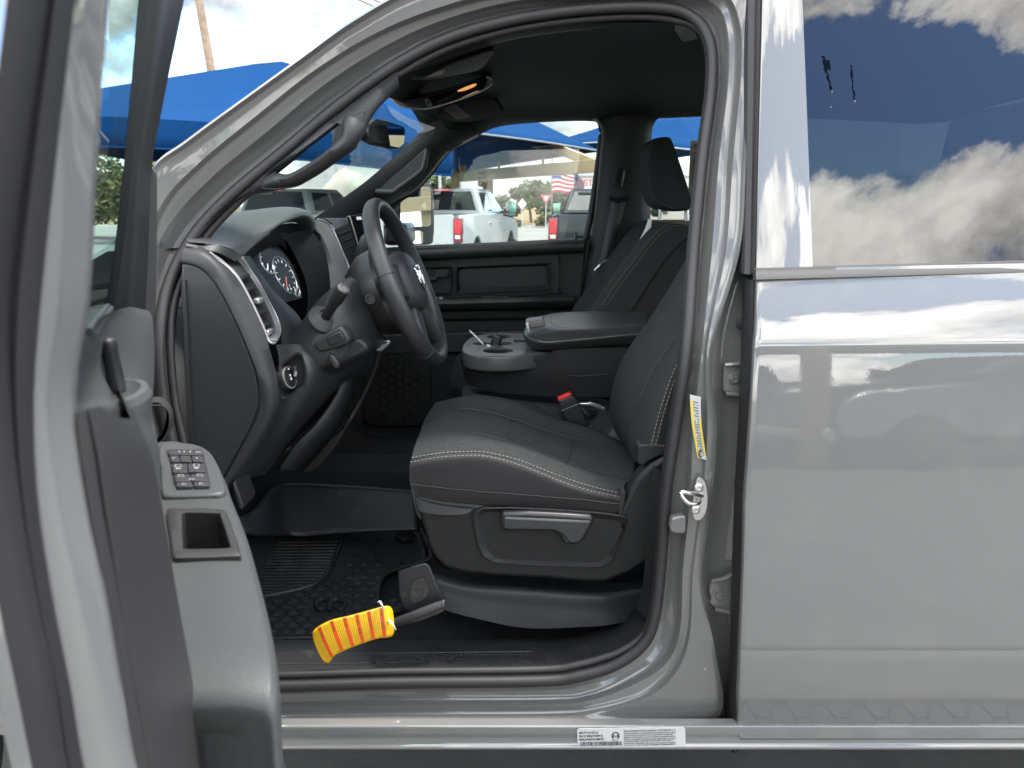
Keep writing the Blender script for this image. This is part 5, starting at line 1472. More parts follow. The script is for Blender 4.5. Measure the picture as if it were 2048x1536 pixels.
seam("backrest_seam", curve3([(1346, 682, .34), (1313, 728, .34), (1290, 772, .34), (1277, 806, .34), (1258, 846, .35), (1250, 873, .37)], 30), bk, .0016)
slab("recliner_cover", [(1280, 890), (1322, 890), (1345, 890), (1345, 905), (1310, 916), (1286, 930), (1276, 926), (1277, 905)], .228, .04, 0, TRIM, seat, .006, 30)
# ---- seat riser under the seat
ri = [[(867, 1137, .50), (940, 1140, .50), (1050, 1150, .50), (1160, 1160, .50), (1214, 1165, .50), (1285, 1166, .50)], [(868, 1143, .33), (940, 1160, .33), (1050, 1170, .33), (1160, 1178, .33), (1212, 1180, .33), (1285, 1176, .36)], [(870, 1156, .285), (940, 1172, .28), (1050, 1180, .28), (1160, 1188, .28), (1216, 1190, .28), (1286, 1180, .33)], [(868, 1180, .275), (940, 1200, .27), (1050, 1215, .27), (1160, 1222, .27), (1222, 1220, .275), (1286, 1208, .32)], [(868, 1214, .27), (940, 1234, .26), (1050, 1256, .26), (1160, 1254, .26), (1224, 1249, .265), (1288, 1232, .31)]]
MB().grid(sheet(ri, 40, 26)).build("seat_riser", RISERPL, truck, angle=60)

# ============================================================ centre console (folded middle seat)
cons_out = [(922, 724), (922, 712), (930, 690), (948, 676), (990, 664)]
base = sheet([[(1310, 796, .86), (1120, 793, .85), (1071, 791, .85), (994, 785, .85), (945, 772, .86), (930, 756, .92), (934, 735, 1.04), (950, 725, 1.10)],
              [(1310, 750, .846), (1120, 750, .838), (1071, 750, .838), (994, 750, .838), (938, 745, .85), (924, 735, .92), (930, 716, 1.04), (950, 706, 1.11)],
              [(1310, 694, .84), (1120, 700, .835), (1071, 722, .835), (994, 728, .835), (932, 722, .85), (921, 712, .92), (928, 696, 1.04), (950, 690, 1.12)]], 40, 20)
console = MB().grid(base).build("centre_console", CONSOLE, truck, angle=60)
seam("console_seam", curve3([(1104, 702, .832), (1108, 724, .833), (1118, 742, .834), (1138, 751, .835), (1170, 752, .836), (1217, 748, .838)], 30), console, .0014)
seam("console_seam", curve3([(955, 730, .838), (956, 750, .838), (958, 775, .848)], 12), console, .0009)
# tray: solid, cup wells carved out
zt = 1.205
tray_o = [(1103, 700, .835), (1085, 708, .835), (1040, 712, .833), (964, 713, .833)]
to = [PZ(x, y, zt) for x, y in ((1105, 702), (1040, 711), (985, 713), (945, 710), (926, 703), (924, 694), (932, 681), (950, 671), (985, 666), (1040, 665), (1105, 665))]
to = even(cr(to, 80), 48)
tb = MB().prism(to, (0, 0, -.045))
tray = tb.build("cup_tray", mat("tray_satin", (0.066, 0.068, 0.067), 0.36, bump=(900, .2, .0004)), console, bevel=.006, bseg=3)
cutters = []
for x, y, r_, dep in ((998, 673, .040, .06), (996, 701, .044, .06), (963, 687, .026, .06), (1005, 687, .030, .06)):
    c = PZ(x, y, zt)
    cutters.append(MB().lathe([(r_, -dep), (r_ * 1.02, .02)], Matrix.Translation(c), 32).build("cutter", BLACK))
c0, c1 = PZ(1030, 684, zt), PZ(1070, 680, zt)
cutters.append(MB().box(((c0.x + c1.x) / 2, (c0.y + c1.y) / 2, zt - .01), (.07, .05, .05)).build("cutter", BLACK))
cut(tray, cutters)
mb = MB()
for x, y, r_ in ((998, 673, .040), (996, 701, .044), (963, 687, .026), (1005, 687, .030)):
    c = PZ(x, y, zt) + V3((0, 0, -.044))
    mb.poly([c + V3((r_ * .98 * math.cos(t * math.pi / 12), r_ * .98 * math.sin(t * math.pi / 12), 0)) for t in range(24)])
mb.build("cup_shade_disc", INK, tray)  # black cup bottoms: the shade of deep wells put into the colour
for x, y, r_ in ((998, 673, .040), (996, 701, .044), (963, 687, .026)):
    c = PZ(x, y, zt)
    MB().grid([[c + V3((r_ * .985 * math.cos(t * math.pi / 16), r_ * .985 * math.sin(t * math.pi / 16), h)) for t in range(32) if abs(t * math.pi / 16 - (0 if x != 963 else 0)) > .8 and abs(t * math.pi / 16 - 6.283) > .8] for h in (-.043, -.006)]).build("cup_shade_wall", BLACK, tray)  # black sleeve darkens the shallow cup like shade in a deeper one
sk = sheet([[(922, 704, .93), (926, 708, .87), (945, 714, .838), (994, 717, .831), (1040, 716, .830), (1080, 711, .830), (1103, 703, .830)], [(921, 716, .92), (930, 723, .85), (950, 726, .834), (994, 730, .831), (1050, 727, .831), (1085, 717, .831), (1104, 704, .831)]], 36)
MB().grid(sk).build("tray_skirt", TRIM, console)
# padded lid
lid = [[(1290, 690, .845), (1251, 688, .842), (1160, 694, .842), (1098, 700, .842), (1070, 698, .848), (1054, 690, .87), (1050, 682, .93), (1053, 672, 1.06)],
       [(1290, 672, .828), (1251, 674, .826), (1160, 682, .826), (1098, 688, .826), (1068, 684, .834), (1050, 674, .86), (1047, 666, .93), (1050, 656, 1.06)],
       [(1290, 664, .832), (1251, 667, .83), (1160, 675, .83), (1101, 680, .83), (1074, 677, .838), (1056, 668, .865), (1050, 660, .93), (1052, 650, 1.06)],
       [(1290, 655, .86), (1251, 657, .86), (1160, 661, .86), (1106, 664, .86), (1084, 664, .87), (1066, 660, .89), (1056, 654, .94), (1056, 646, 1.06)],
       [(1290, 648, .90), (1251, 650, .90), (1160, 653, .90), (1116, 653, .905), (1096, 652, .91), (1078, 652, .93), (1064, 648, .97), (1060, 643, 1.07)],
       [(1290, 634, 1.02), (1251, 635, 1.02), (1160, 637, 1.02), (1118, 637, 1.02), (1100, 638, 1.02), (1084, 638, 1.03), (1070, 639, 1.05), (1062, 639, 1.10)],
       [(1290, 623, 1.15), (1251, 623, 1.15), (1160, 623, 1.15), (1122, 625, 1.15), (1104, 627, 1.15), (1090, 630, 1.15), (1076, 633, 1.15), (1064, 636, 1.15)],
       [(1290, 630, 1.18), (1251, 630, 1.18), (1160, 630, 1.18), (1122, 632, 1.18), (1104, 634, 1.18), (1090, 637, 1.18), (1076, 640, 1.17), (1064, 643, 1.16)]]
LIDM = mat("lid_leatherette", (0.03, 0.031, 0.031), 0.36, bump=(520, .25, .0006), spec=0.55)
lido = MB().grid(sheet(lid, 44, 44)).build("console_lid", LIDM, console, angle=70)
stitches("lid_stitching", curve3([(1276, 652, .893), (1200, 655.5, .893), (1141, 656, .897), (1118, 653, .905), (1105, 646, .95), (1100, 636, 1.02), (1103, 628, 1.13)], 50), lido, .009, .6, .0009, lift=V3((0, -.001, .003)))
stitches("lid_stitching", curve3([(1258, 671, .829), (1180, 679, .829), (1101, 684, .829), (1074, 680, .836)], 50), lido, .009, .6, .0009, lift=V3((0, -.003, .001)))
slab("lid_latch", [(1052, 646), (1062, 642), (1084, 640), (1089, 644), (1087, 655), (1060, 663), (1054, 660)], .93, .05, .004, TRIM_LIGHT, lido, .004, 30)
slab("latch_chrome", [(1051, 647), (1057, 645), (1059, 660), (1055, 663)], .925, .01, 0, CHROME, lido, .001, 0)
# seat box edge of the middle seat cushion below
md = sheet([[(925, 778, .88), (960, 792, .84), (1040, 805, .82), (1120, 815, .82), (1230, 830, .82)], [(930, 770, 1.10), (960, 775, 1.10), (1040, 785, 1.10), (1120, 792, 1.10), (1230, 800, 1.10)]], 20)
MB().grid(md).build("middle_seat_cushion", CLOTH, console)
mf = sheet([[(925, 778, .88), (960, 792, .84), (1040, 805, .82), (1120, 815, .82), (1230, 830, .82)], [(920, 830, .88), (960, 850, .84), (1040, 870, .82), (1120, 880, .82), (1230, 890, .82)]], 20)
MB().grid(mf).build("middle_seat_front", CLOTH, console)
# ---- buckle
bk_ = slab("belt_buckle", [(1117, 803), (1145, 790), (1157, 806), (1168, 830), (1178, 853), (1150, 852), (1130, 840), (1120, 815)], .775, .03, 0, BLACK, truck, .004, 0)
slab("release_button", [(1115, 797), (1141, 785), (1144, 790), (1118, 803)], .778, .022, 0, mat("bright_red_button", (.75, .03, .025), .4), bk_, .002, 0)
seam("buckle_groove", [P(1119, 810, .773), P(1148, 797, .773)], bk_, .001, TRIM_SOFT)
seam("buckle_groove", [P(1122, 822, .773), P(1157, 808, .773)], bk_, .0012, TRIM_LIGHT)
tg = slab("belt_tongue", [(1158, 806), (1176, 806), (1180, 804), (1200, 810), (1211, 817), (1208, 821), (1196, 818), (1180, 812), (1160, 811)], .80, .012, 0, STEEL, truck, .002, 0)
MB().grid(sheet([[(1160, 815, .80), (1172, 830, .80), (1176, 838, .80)], [(1198, 822, .84), (1196, 828, .82), (1188, 832, .81)]], 12)).build("belt_webbing", BLACK, tg, solid=.002)
MB().lathe([(.004, 0), (.003, .002), (0, .0025)], Matrix.Translation(P(1180, 854, .772)) @ Matrix.Rotation(R(90), 4, 'X'), 10, cap=False).build("buckle_rivet", STEEL, bk_)
MB().grid(sheet([[(1196, 868, .78), (1206, 846, .79), (1220, 825, .80)], [(1218, 872, .74), (1228, 852, .75), (1236, 830, .76)], [(1240, 880, .73), (1246, 860, .74), (1250, 840, .75)]], 14, 8)).build("buckle_boot", TRIM, seat)

# ============================================================ passenger seat
pn = [(1204, 612, 1.28), (1238, 563, 1.28), (1272, 518, 1.28), (1298, 485, 1.28), (1321, 460, 1.28), (1342, 449, 1.28), (1375, 452, 1.28), (1420, 466, 1.28)]
def shifted(L, Y, dx, dy, sx=1.0):
    out = []
    for x, y, Y0 in L:
        p = P(x, y, Y0)
        out.append(p + V3((dx, Y - Y0, dy)))
    return out
lo = [(1170, 660, 1.28)] + pn
side_in = shifted([(1240, 664, 1.28), (1262, 620, 1.28), (1290, 575, 1.28), (1320, 530, 1.28), (1345, 500, 1.28), (1365, 480, 1.28), (1380, 474, 1.28), (1400, 478, 1.28), (1430, 490, 1.28)], 1.27, 0, 0)
rows = [side_in, shifted(lo, 1.275, .006, -.002), shifted(lo, 1.29, -.006, .004), shifted(lo, 1.34, -.022, .006), shifted(lo, 1.40, -.008, .002), shifted(lo, 1.50, .004, 0), shifted(lo, 1.60, -.008, .002), shifted(lo, 1.67, -.022, .006), shifted(lo, 1.72, -.012, .002), shifted(lo, 1.745, .01, -.006), shifted(lo, 1.75, .06, -.02)]
rows = [smooth_line(r, 40) for r in rows]
cols = [cr([r[j] for r in rows], 44) for j in range(40)]
pseat = MB().grid([[cols[j][i] for j in range(40)] for i in range(44)]).build("passenger_seat", CLOTH, truck, angle=80)
sp_ = plate([(1204, 612), (1238, 563), (1272, 518), (1298, 485), (1321, 460), (1342, 450), (1375, 453), (1430, 470), (1430, 680), (1160, 680)], 1.285, .04).build("seat_back_side", CLOTH_SIDE, pseat, bevel=.01)
for d_ in (0, 7):
    stitches("seat_stitching", curve3([(x + d_, y + d_ * .6, 1.272) for x, y, _ in pn], 50), pseat, .010, .6, .0008, lift=V3((-.002, -.004, .003)), m=mat("dim_stitching", (.16, .155, .14), .8))
seam("backrest_seam", curve3([(1258, 612, 1.282), (1285, 570, 1.282), (1318, 528, 1.282), (1345, 505, 1.282), (1372, 497, 1.282)], 30), pseat, .0012)
seam("backrest_seam", curve3([(1247, 478, 1.645), (1242, 496, 1.64), (1246, 510, 1.60), (1254, 520, 1.55)], 20), pseat, .0018, TRIM_SOFT)
seam("backrest_seam", curve3([(1228, 505, 1.66), (1234, 525, 1.62), (1246, 545, 1.52)], 20), pseat, .0018, TRIM_SOFT)
hn = [(1306, 286), (1318, 276), (1338, 273), (1346, 284), (1362, 330), (1384, 398), (1384, 414), (1376, 421), (1345, 421), (1318, 411), (1304, 380), (1297, 345), (1298, 310)]
h0 = smooth_line([P(x, y, 1.38) for x, y in hn], 48, True)
hc = sum(h0, V3()) / 48
def hsec(Y, s, dx=0, dz=0):
    return [hc + (p - hc) * s + V3((dx, Y - 1.38, dz)) for p in h0]
MB().poly(hsec(1.375, .5)).poly(hsec(1.625, .4)).grid([hsec(1.375, .5), hsec(1.372, .86), hsec(1.38, .97), hsec(1.395, 1.0), hsec(1.45, 1.02, -.006), hsec(1.55, 1.02, -.006), hsec(1.605, 1.0), hsec(1.62, .96), hsec(1.625, .8), hsec(1.625, .4)], cv=True).build("headrest", CLOTH, pseat, angle=80)
hr = bpy.data.objects["headrest"]
stitches("headrest_stitching", [hc + (p - hc) * .93 + V3((.006, -.002, 0)) for p in h0[22:48]], hr, .009, .55, .0007, lift=V3((0, -.004, 0)), m=mat("dim_stitching", (.2, .2, .19), .8))
for x, y in ((1321, 424), (1373, 425)):
    MB().tube([P(x, y - 10, 1.46), P(x, y + 16, 1.46)], .008, 10).build("headrest_post", STEEL, pseat)
# seat cushion of the passenger, low behind the console
MB().grid(sheet([[(905, 735, 1.30), (912, 716, 1.30), (935, 700, 1.30), (1000, 690, 1.30), (1200, 690, 1.30)], [(900, 760, 1.30), (903, 770, 1.30), (920, 780, 1.30), (1000, 800, 1.30), (1200, 800, 1.30)]], 16)).build("passenger_cushion", CLOTH, pseat)
MB().grid(sheet([[(905, 735, 1.30), (912, 716, 1.30), (935, 700, 1.30), (1000, 690, 1.30), (1200, 690, 1.30)], [(920, 715, 1.70), (925, 700, 1.70), (945, 690, 1.70), (1000, 680, 1.70), (1200, 680, 1.70)]], 16)).build("cushion_top", CLOTH, pseat)
# rear bench, mostly hidden
MB().box((1.18, 1.0, 1.02), (0.5, 1.6, 0.16)).build("rear_bench", CLOTH, truck, bevel=.04, bseg=3)
MB().box((1.50, 1.0, 1.32), (0.16, 1.6, 0.55)).build("rear_backrest", CLOTH, truck, bevel=.04, bseg=3)

# ============================================================ sill plate and near edge of the floor
sl = [[(400, 1278, .30), (700, 1280, .30), (1060, 1278, .30), (1150, 1272, .30), (1230, 1248, .30), (1272, 1215, .30)],
      [(400, 1300, .235), (700, 1302, .235), (1075, 1299, .235), (1160, 1292, .235), (1240, 1266, .235), (1286, 1230, .235)],
      [(400, 1304, .225), (700, 1306, .225), (1075, 1302, .225), (1160, 1296, .225), (1242, 1270, .225), (1288, 1232, .225)],
      [(400, 1329, .185), (700, 1329, .185), (1078, 1324, .185), (1165, 1316, .185), (1250, 1288, .185), (1296, 1245, .185)],
      [(400, 1334, .172), (700, 1334, .172), (1080, 1330, .172), (1168, 1322, .172), (1254, 1295, .172), (1300, 1252, .172)],
      [(400, 1352, .150), (700, 1350, .150), (1086, 1346, .150), (1172, 1336, .150), (1260, 1306, .150), (1306, 1262, .150)],
      [(400, 1364, .146), (700, 1358, .146), (1090, 1354, .146), (1176, 1344, .146), (1264, 1312, .146), (1310, 1268, .146)]]
g = [smooth_line([P(*p) for p in r], 80) for r in sl]
sill = MB().grid(g).build("sill_plate", SILLPL, truck, angle=30)
# raised edging, joint and embossed hexagon strip
seam("sill_joint", [P(1087, 1302, .222), P(1092, 1326, .182), (P(1095, 1356, .142))], sill, .0016)
MB().tube([P(x, y, Y) for x, y, Y in ((420, 1305, .224), (700, 1307, .224), (1060, 1303, .224), (1062, 1306, .22), (1064, 1322, .189), (700, 1327, .188), (420, 1328, .188))], .0012, 5).build("sill_edging", TRIM_SOFT, sill)
hxm = MB()
for i in range(21):
    for j in range(2):
        x = 850 + i * 10.2 + (5 if j else 0)
        if not (x < 1056):
            continue
        c = P(x, 1310 + j * 9, .215 - j * .016) + V3((0, 0, .0012))
        hxm.tube([c + V3((.0042 * math.cos(k * math.pi / 3), .0055 * math.sin(k * math.pi / 3), -.0025 * math.sin(k * math.pi / 3) * 1.0)) for k in range(6)], .0006, 4, closed=True)
hxm.build("sill_tread", TRIM_SOFT, sill)
# kick-up moulding on the right of the sill
mo = sheet([[(1180, 1300, .20), (1215, 1294, .20), (1212, 1312, .17), (1236, 1302, .165), (1282, 1268, .165), (1302, 1235, .17), (1310, 1180, .18)], [(1182, 1318, .165), (1208, 1316, .16), (1214, 1322, .152), (1250, 1306, .148), (1292, 1274, .148), (1310, 1238, .15), (1317, 1180, .15)]], 40)
MB().grid(mo).build("sill_moulding", TRIM, sill)
pt = smooth_line([PS(x, y, .128) for x, y in ((1299, 1262), (1312, 1200), (1318, 1120), (1326, 1010), (1332, 960))], 50)
pt2 = [p + V3((.0, .05, 0)) for p in pt]
pt3 = [p + V3((-.012, .085, 0)) for p in pt]
MB().grid([pt, pt2, pt3, [p + V3((.10, .12, 0)) for p in pt]]).build("pillar_lower_trim", TRIM, truck)
# ============================================================ ground, road, verge
ASPH = mat("parking_asphalt", (0.15, 0.147, 0.138), 0.9, bump=(120, 0.5, 0.004), var=0.22, vscale=2.5)
g = MB().add([(-400, -300, 0), (400, -300, 0), (400, 700, 0), (-400, 700, 0)], [(0, 1, 2, 3)])
tag(g.build("parking_lot_ground", ASPH), kind='structure')
CONC = mat("pale_concrete", (0.17, 0.165, 0.15), 0.9, var=0.12, vscale=0.8)
tag(MB().add([(-120, 31, .004), (160, 31, .004), (160, 56, .004), (-120, 56, .004)], [(0, 1, 2, 3)]).build("road", CONC), kind='structure')
mk = MB()
for y in (36, 43.4, 43.8, 50):
    mk.add([(-120, y, .009), (160, y, .009), (160, y + .15, .009), (-120, y + .15, .009)], [(0, 1, 2, 3)])
tag(mk.build("road_markings", mat("road_paint", (.5, .45, .3), .8)), kind='structure')
tag(MB().box((20, 56.2, .07), (280, .3, .15)).build("kerb", mat("kerb_concrete", (.5, .47, .42), .9)), kind='structure')
DRY = mat("dry_verge", (0.19, 0.135, 0.065), 1.0, var=0.35, vscale=2.0)
tag(MB().add([(-120, 56.4, .01), (160, 56.4, .01), (160, 66, .3), (-120, 66, .3), (160, 200, .6), (-120, 200, .6)], [(0, 1, 2, 3), (3, 2, 4, 5)]).build("verge_ground", DRY), kind='structure')

# ============================================================ parked pickups
W_PAINT = mat("white_car_paint", (0.33, 0.345, 0.345), 0.4, coat=0.45, crough=0.03)
K_PAINT = mat("black_blue_car_paint", (0.006, 0.010, 0.014), 0.3, coat=0.45, spec=0.25, crough=0.03)
S_PAINT = mat("silver_car_paint", (0.30, 0.31, 0.32), 0.3, 0.5, coat=1.0, crough=0.03)
PMIR = mat("greenish_mirror", (0.14, 0.26, 0.2), 0.05, 1.0)
PANE = mat("dark_pane", (0.02, 0.024, 0.026), 0.04, coat=0.6, spec=0.9)
LAMPR = mat("red_lamp_lens", (0.62, 0.012, 0.02), 0.12, coat=0.8)
LAMPD = mat("dark_red_lamp_frame", (0.14, 0.008, 0.012), 0.2, coat=0.8)
LAMPW = mat("clear_lamp_lens", (0.75, 0.73, 0.72), 0.15, coat=0.8)
def pickup(label, paint, x, y, heading, name="pickup_truck", group="pickups parked across the lot"):
    """origin at the middle of the tail; local +Y runs forward"""
    t = empty(name, (0, 0, 0), label, "pickup truck", group)
    L, hw = 5.85, 1.0
    kids = []
    def B(mb, nm, m, par=t, **k):
        o = mb.build(nm, m, par, **k)
        return o
    sk = MB()
    for s in (-1, 1):
        pts = [(0.02, 0.62), (0.0, 1.0), (0.02, 1.42), (1.9, 1.44), (4.1, 1.42), (4.15, 1.36), (5.5, 1.28), (5.78, 1.15), (5.85, 0.9), (5.8, 0.58)]
        for cx in (4.85, 1.2):
            pts += [(cx + 0.46 * math.cos(a), 0.5 + 0.46 * math.sin(a)) for a in [R(10) + R(160) * k / 12 for k in range(13)]]
        q = [V3((s * (hw - (0.05 if z > 1.2 else 0)), yy, z)) for yy, z in pts]
        sk.prism(q, (-s * 0.07, 0, 0))
    body = B(sk, "body_side", paint, bevel=.03, bseg=2)
    B(MB().prism([(-.96, 5.83, .6), (-.96, 5.84, 1.1), (-.9, 5.75, 1.2), (.9, 5.75, 1.2), (.96, 5.84, 1.1), (.96, 5.83, .6)], (0, -.06, 0)), "grille", BLACK)
    hood_ = [[V3((xx, yy, z - .05 * abs(xx) ** 3)) for xx in (-.95, -.6, 0, .6, .95)] for yy, z in ((4.08, 1.44), (4.6, 1.42), (5.3, 1.36), (5.7, 1.27), (5.82, 1.1))]
    B(MB().grid(hood_), "bonnet", paint)
    # cab
    lo = [(-.94, 1.95, 1.40), (.94, 1.95, 1.40), (.94, 4.35, 1.42), (-.94, 4.35, 1.42)]
    hi = [(-.74, 2.12, 1.96), (.74, 2.12, 1.96), (.74, 3.55, 1.97), (-.74, 3.55, 1.97)]
    B(MB().hexa(lo, hi), "cab", paint, bevel=.06, bseg=3)
    def pane(a, b, c, d, nm="side_window", m=PANE):
        q = [V3(p) for p in (a, b, c, d)]
        n = (q[1] - q[0]).cross(q[3] - q[0]).normalized()
        cc = sum(q, V3()) / 4
        if n.dot(cc - V3((0, 3, 1.6))) < 0:
            n = -n
        B(MB().prism([p + n * .003 for p in q], n * .006), nm, m)
    pane((-.78, 1.985, 1.50), (.78, 1.985, 1.50), (.64, 2.10, 1.90), (-.64, 2.10, 1.90), "rear_window")
    pane((-.83, 4.25, 1.46), (.83, 4.25, 1.46), (.68, 3.60, 1.92), (-.68, 3.60, 1.92), "windscreen")
    for s in (-1, 1):
        pane((s * .912, 2.15, 1.48), (s * .912, 2.98, 1.48), (s * .775, 2.95, 1.88), (s * .765, 2.28, 1.88))
        pane((s * .912, 3.08, 1.48), (s * .912, 4.05, 1.48), (s * .765, 3.52, 1.90), (s * .775, 3.08, 1.88))
        m_ = B(MB().box((s * 1.22, 3.95, 1.50), (.24, .09, .34)), "door_mirror", BLACK, bevel=.03)
        B(MB().box((s * 1.03, 3.97, 1.44), (.22, .05, .07)), "mirror_arm", BLACK, m_)
        B(MB().box((s * 1.22, 3.902, 1.55), (.18, .006, .20)), "mirror_glass", PMIR, m_)
        B(MB().box((s * 1.22, 3.902, 1.39), (.16, .006, .08)), "mirror_glass", PMIR, m_)
        f = B(MB().box((s * .90, .01, 1.13), (.18, .10, .46)), "tail_lamp", LAMPD, bevel=.02)
        B(MB().box((s * .895, -.042, 1.19), (.115, .02, .26)), "lamp_lens", LAMPR, f, bevel=.01)
        B(MB().box((s * .895, -.042, 1.00), (.105, .02, .07)), "reverse_lens", LAMPW, f, bevel=.01)
        for yy in (1.2, 4.85):
            wheel(s * .86, yy, -s, t, .41, .41)
        for yy in (2.55, 3.55):
            B(MB().box((s * .985, yy, 1.22), (.05, .2, .035)), "door_handle", paint, bevel=.01)
        B(MB().box((s * .9, 1.2, .75), (.1, 1.1, .5)), "wheel_well", INK)
        B(MB().box((s * .9, 4.85, .75), (.1, 1.1, .5)), "wheel_well", INK)
    tg_ = MB()
    tg_.prism([(-.81, -.005, .74), (.81, -.005, .74), (.81, -.02, .95), (.80, -.005, 1.38), (.78, .02, 1.43), (-.78, .02, 1.43), (-.80, -.005, 1.38), (-.81, -.02, .95)], (0, .07, 0))
    tgt = B(tg_, "tailgate", paint, bevel=.015)
    B(MB().box((0, .0, 1.36), (.22, .03, .05)), "tailgate_handle", BLACK, tgt)
    B(MB().box((0, 2.03, 1.935), (.36, .05, .055)), "brake_lamp", LAMPR, bevel=.012)
    B(MB().box((0, 1.0, .82), (1.8, 1.9, .06)), "bed_floor", BLACK)
    B(MB().box((0, 1.93, 1.1), (1.8, .06, .6)), "bed_front_wall", paint)
    B(MB().box((0, -.12, .64), (1.9, .22, .2)), "rear_bumper", CHROME, bevel=.03)
    B(MB().box((0, 5.88, .62), (1.9, .16, .24)), "front_bumper", CHROME, bevel=.03)
    B(MB().box((0, 3, .55), (1.7, 5.4, .3)), "chassis", INK)
    B(MB().box((-.32, 2.06, 1.862), (.5, .03, .05)), "roof_strip", BLACK)
    t.location = (x, y, 0)
    t.rotation_euler = (0, 0, -heading)
    return t
t1 = pickup("white crew cab pickup seen from behind through the far door window", W_PAINT, -1.93, 13.95, R(11))
# the 4x4 badge on its tailgate side
def lettering(name, s, M, size, m, parent=None, depth=0.0, align='LEFT', font_scale=(1, 1), bold=0.0):
    cu_ = bpy.data.curves.new(name, 'FONT')
    cu_.body = s
    cu_.size = size
    cu_.extrude = depth
    cu_.offset = bold
    cu_.align_x = align
    tmp = bpy.data.objects.new(name, cu_)
    COL.objects.link(tmp)
    me = bpy.data.meshes.new_from_object(tmp)
    bpy.data.objects.remove(tmp)
    bpy.data.curves.remove(cu_)
    me.transform(Matrix.Diagonal((font_scale[0], font_scale[1], 1, 1)))
    me.transform(M)
    me.materials.clear()
    me.materials.append(m)
    me.name = name
    o = bpy.data.objects.new(name, me)
    COL.objects.link(o)
    put(o, parent)
    return o
Mt = Matrix.Translation((-1.93, 13.95, 0)) @ Matrix.Rotation(-R(11), 4, 'Z')
lettering("badge_lettering", "4x4", Mt @ Matrix.Translation((.40, -.028, .80)) @ Matrix.Rotation(R(90), 4, 'X') @ Matrix.Shear('XZ', 4, (0, 0)), .15, mat("badge_grey", (.2, .2, .2), .4), t1, .002, font_scale=(1.35, .8))
pickup("dark blue black pickup seen from behind beside the flag", K_PAINT, 1.70, 13.9, R(9))
pickup("white crew cab pickup seen through the windscreen above the dashboard", W_PAINT, -5.85, 14.2, R(16))
pickup("silver pickup mirrored in the rear door paint, parked behind the photographer", S_PAINT, 9.0, -8.2, R(-82))
pickup("white pickup mirrored in the rear door paint beside the silver one", W_PAINT, 3.4, -9.4, R(175))

# ============================================================ shade canopies
CANV = mat("blue_canopy_fabric", (0.0034, 0.034, 0.110), 0.95, spec=0.08, var=0.08, vscale=1.2)
TAN = mat("tan_painted_steel", (0.33, 0.265, 0.155), 0.5, var=0.06, vscale=3)
def beam(a, b, w, h, name, parent, m=TAN):
    a, b = V3(a), V3(b)
    d_ = (b - a).normalized()
    s_ = d_.cross(V3((0, 0, 1)))
    if s_.length < .01:
        s_ = V3((1, 0, 0))
    s_.normalize()
    u_ = s_.cross(d_)
    q = lambda p: [p - s_ * w / 2 - u_ * h / 2, p + s_ * w / 2 - u_ * h / 2, p + s_ * w / 2 + u_ * h / 2, p - s_ * w / 2 + u_ * h / 2]
    return MB().hexa(q(a), q(b)).build(name, m, parent, bevel=.008)
def canopy(label, corners, apex, posts, valance=0.0, bow=.18):
    c0 = sum((V3(c) for c in corners), V3()) / len(corners)
    t = empty("shade_canopy", (c0.x, c0.y, 0), label, "shade canopy", "blue shade canopies over the lot")
    n = len(corners)
    mb = MB()
    for i in range(n):
        a, b = V3(corners[i]), V3(corners[(i + 1) % n])
        rows = []
        ap = [V3(p) for p in apex]
        pa = min(ap, key=lambda p: (p - a).length)
        pb = min(ap, key=lambda p: (p - b).length)
        ridge = [pa, pb]
        if len(ap) > 2 and i in (0, 2):
            ridge = ap if i == 0 else ap[::-1]
        for s in [k / 8 for k in range(9)]:
            row = []
            for t_ in [k / 12 for k in range(13)]:
                f_ = t_ * (len(ridge) - 1)
                k_ = min(int(f_), len(ridge) - 2)
                if len(ridge) == 3:
                    w1 = (ridge[1].x - ridge[0].x) / (ridge[2].x - ridge[0].x)
                    rp = ridge[0].lerp(ridge[1], t_ / w1) if t_ < w1 else ridge[1].lerp(ridge[2], (t_ - w1) / (1 - w1))
                else:
                    rp = pa.lerp(pb, t_)
                p = a.lerp(b, t_).lerp(rp, s)
                p.z -= .16 * math.sin(math.pi * s) * (.6 + .4 * math.sin(math.pi * t_))
                p.z += bow * math.sin(math.pi * t_) * (1 - s)
                row.append(p)
            rows.append(row)
        if valance:
            rows = [[p - V3((0, 0, valance)) for p in rows[0]], [p - V3((0, 0, valance * .5)) for p in rows[0]]] + rows
        mb.grid(rows)
    mb.build("canopy_fabric", CANV, t, angle=20, solid=.012)
    for p in posts:
        beam((p[0], p[1], 0), p, .24, .24, "canopy_post", t)
    for i in range(n):
        a, b = V3(corners[i]), V3(corners[(i + 1) % n])
        MB().tube(smooth_line([a - V3((0, 0, valance)), a.lerp(b, .5) + V3((0, 0, bow * .95 - valance)), b - V3((0, 0, valance))], 16), .022, 6).build("edge_cable", CANV if valance else SILVER, t)
    return t
cz = 3.2
ap1, ap2, ap3 = P(180, 180, 16.2), P(555, 121, 16.0), P(850, 205, 16.0)
c_l, c_r = P(-160, 228, 12.8), P(900, 296, 13.6)
canopy("long blue shade canopy with a dark hanging border, beyond the open door and windscreen", [(c_l.x, 12.8, c_l.z), (c_r.x, 13.6, c_r.z), (c_r.x - .3, 20.5, 3.0), (c_l.x, 20.5, 3.3)], [tuple(ap1), tuple(ap2), tuple(ap3)], [(c_l.x + .1, 13, 3.0), (c_r.x - .4, 20.4, 2.9)], valance=.50)
R1 = canopy("blue shade canopy with a dark underside on tan beams, above the white pickup", [(-1.3, 14.7, 3.08), (2.5, 20.9, 3.08), (-1.66, 28.7, 2.85), (-5.6, 22.0, 2.95)], [(-1.5, 21.6, 5.1)], [], bow=.03)
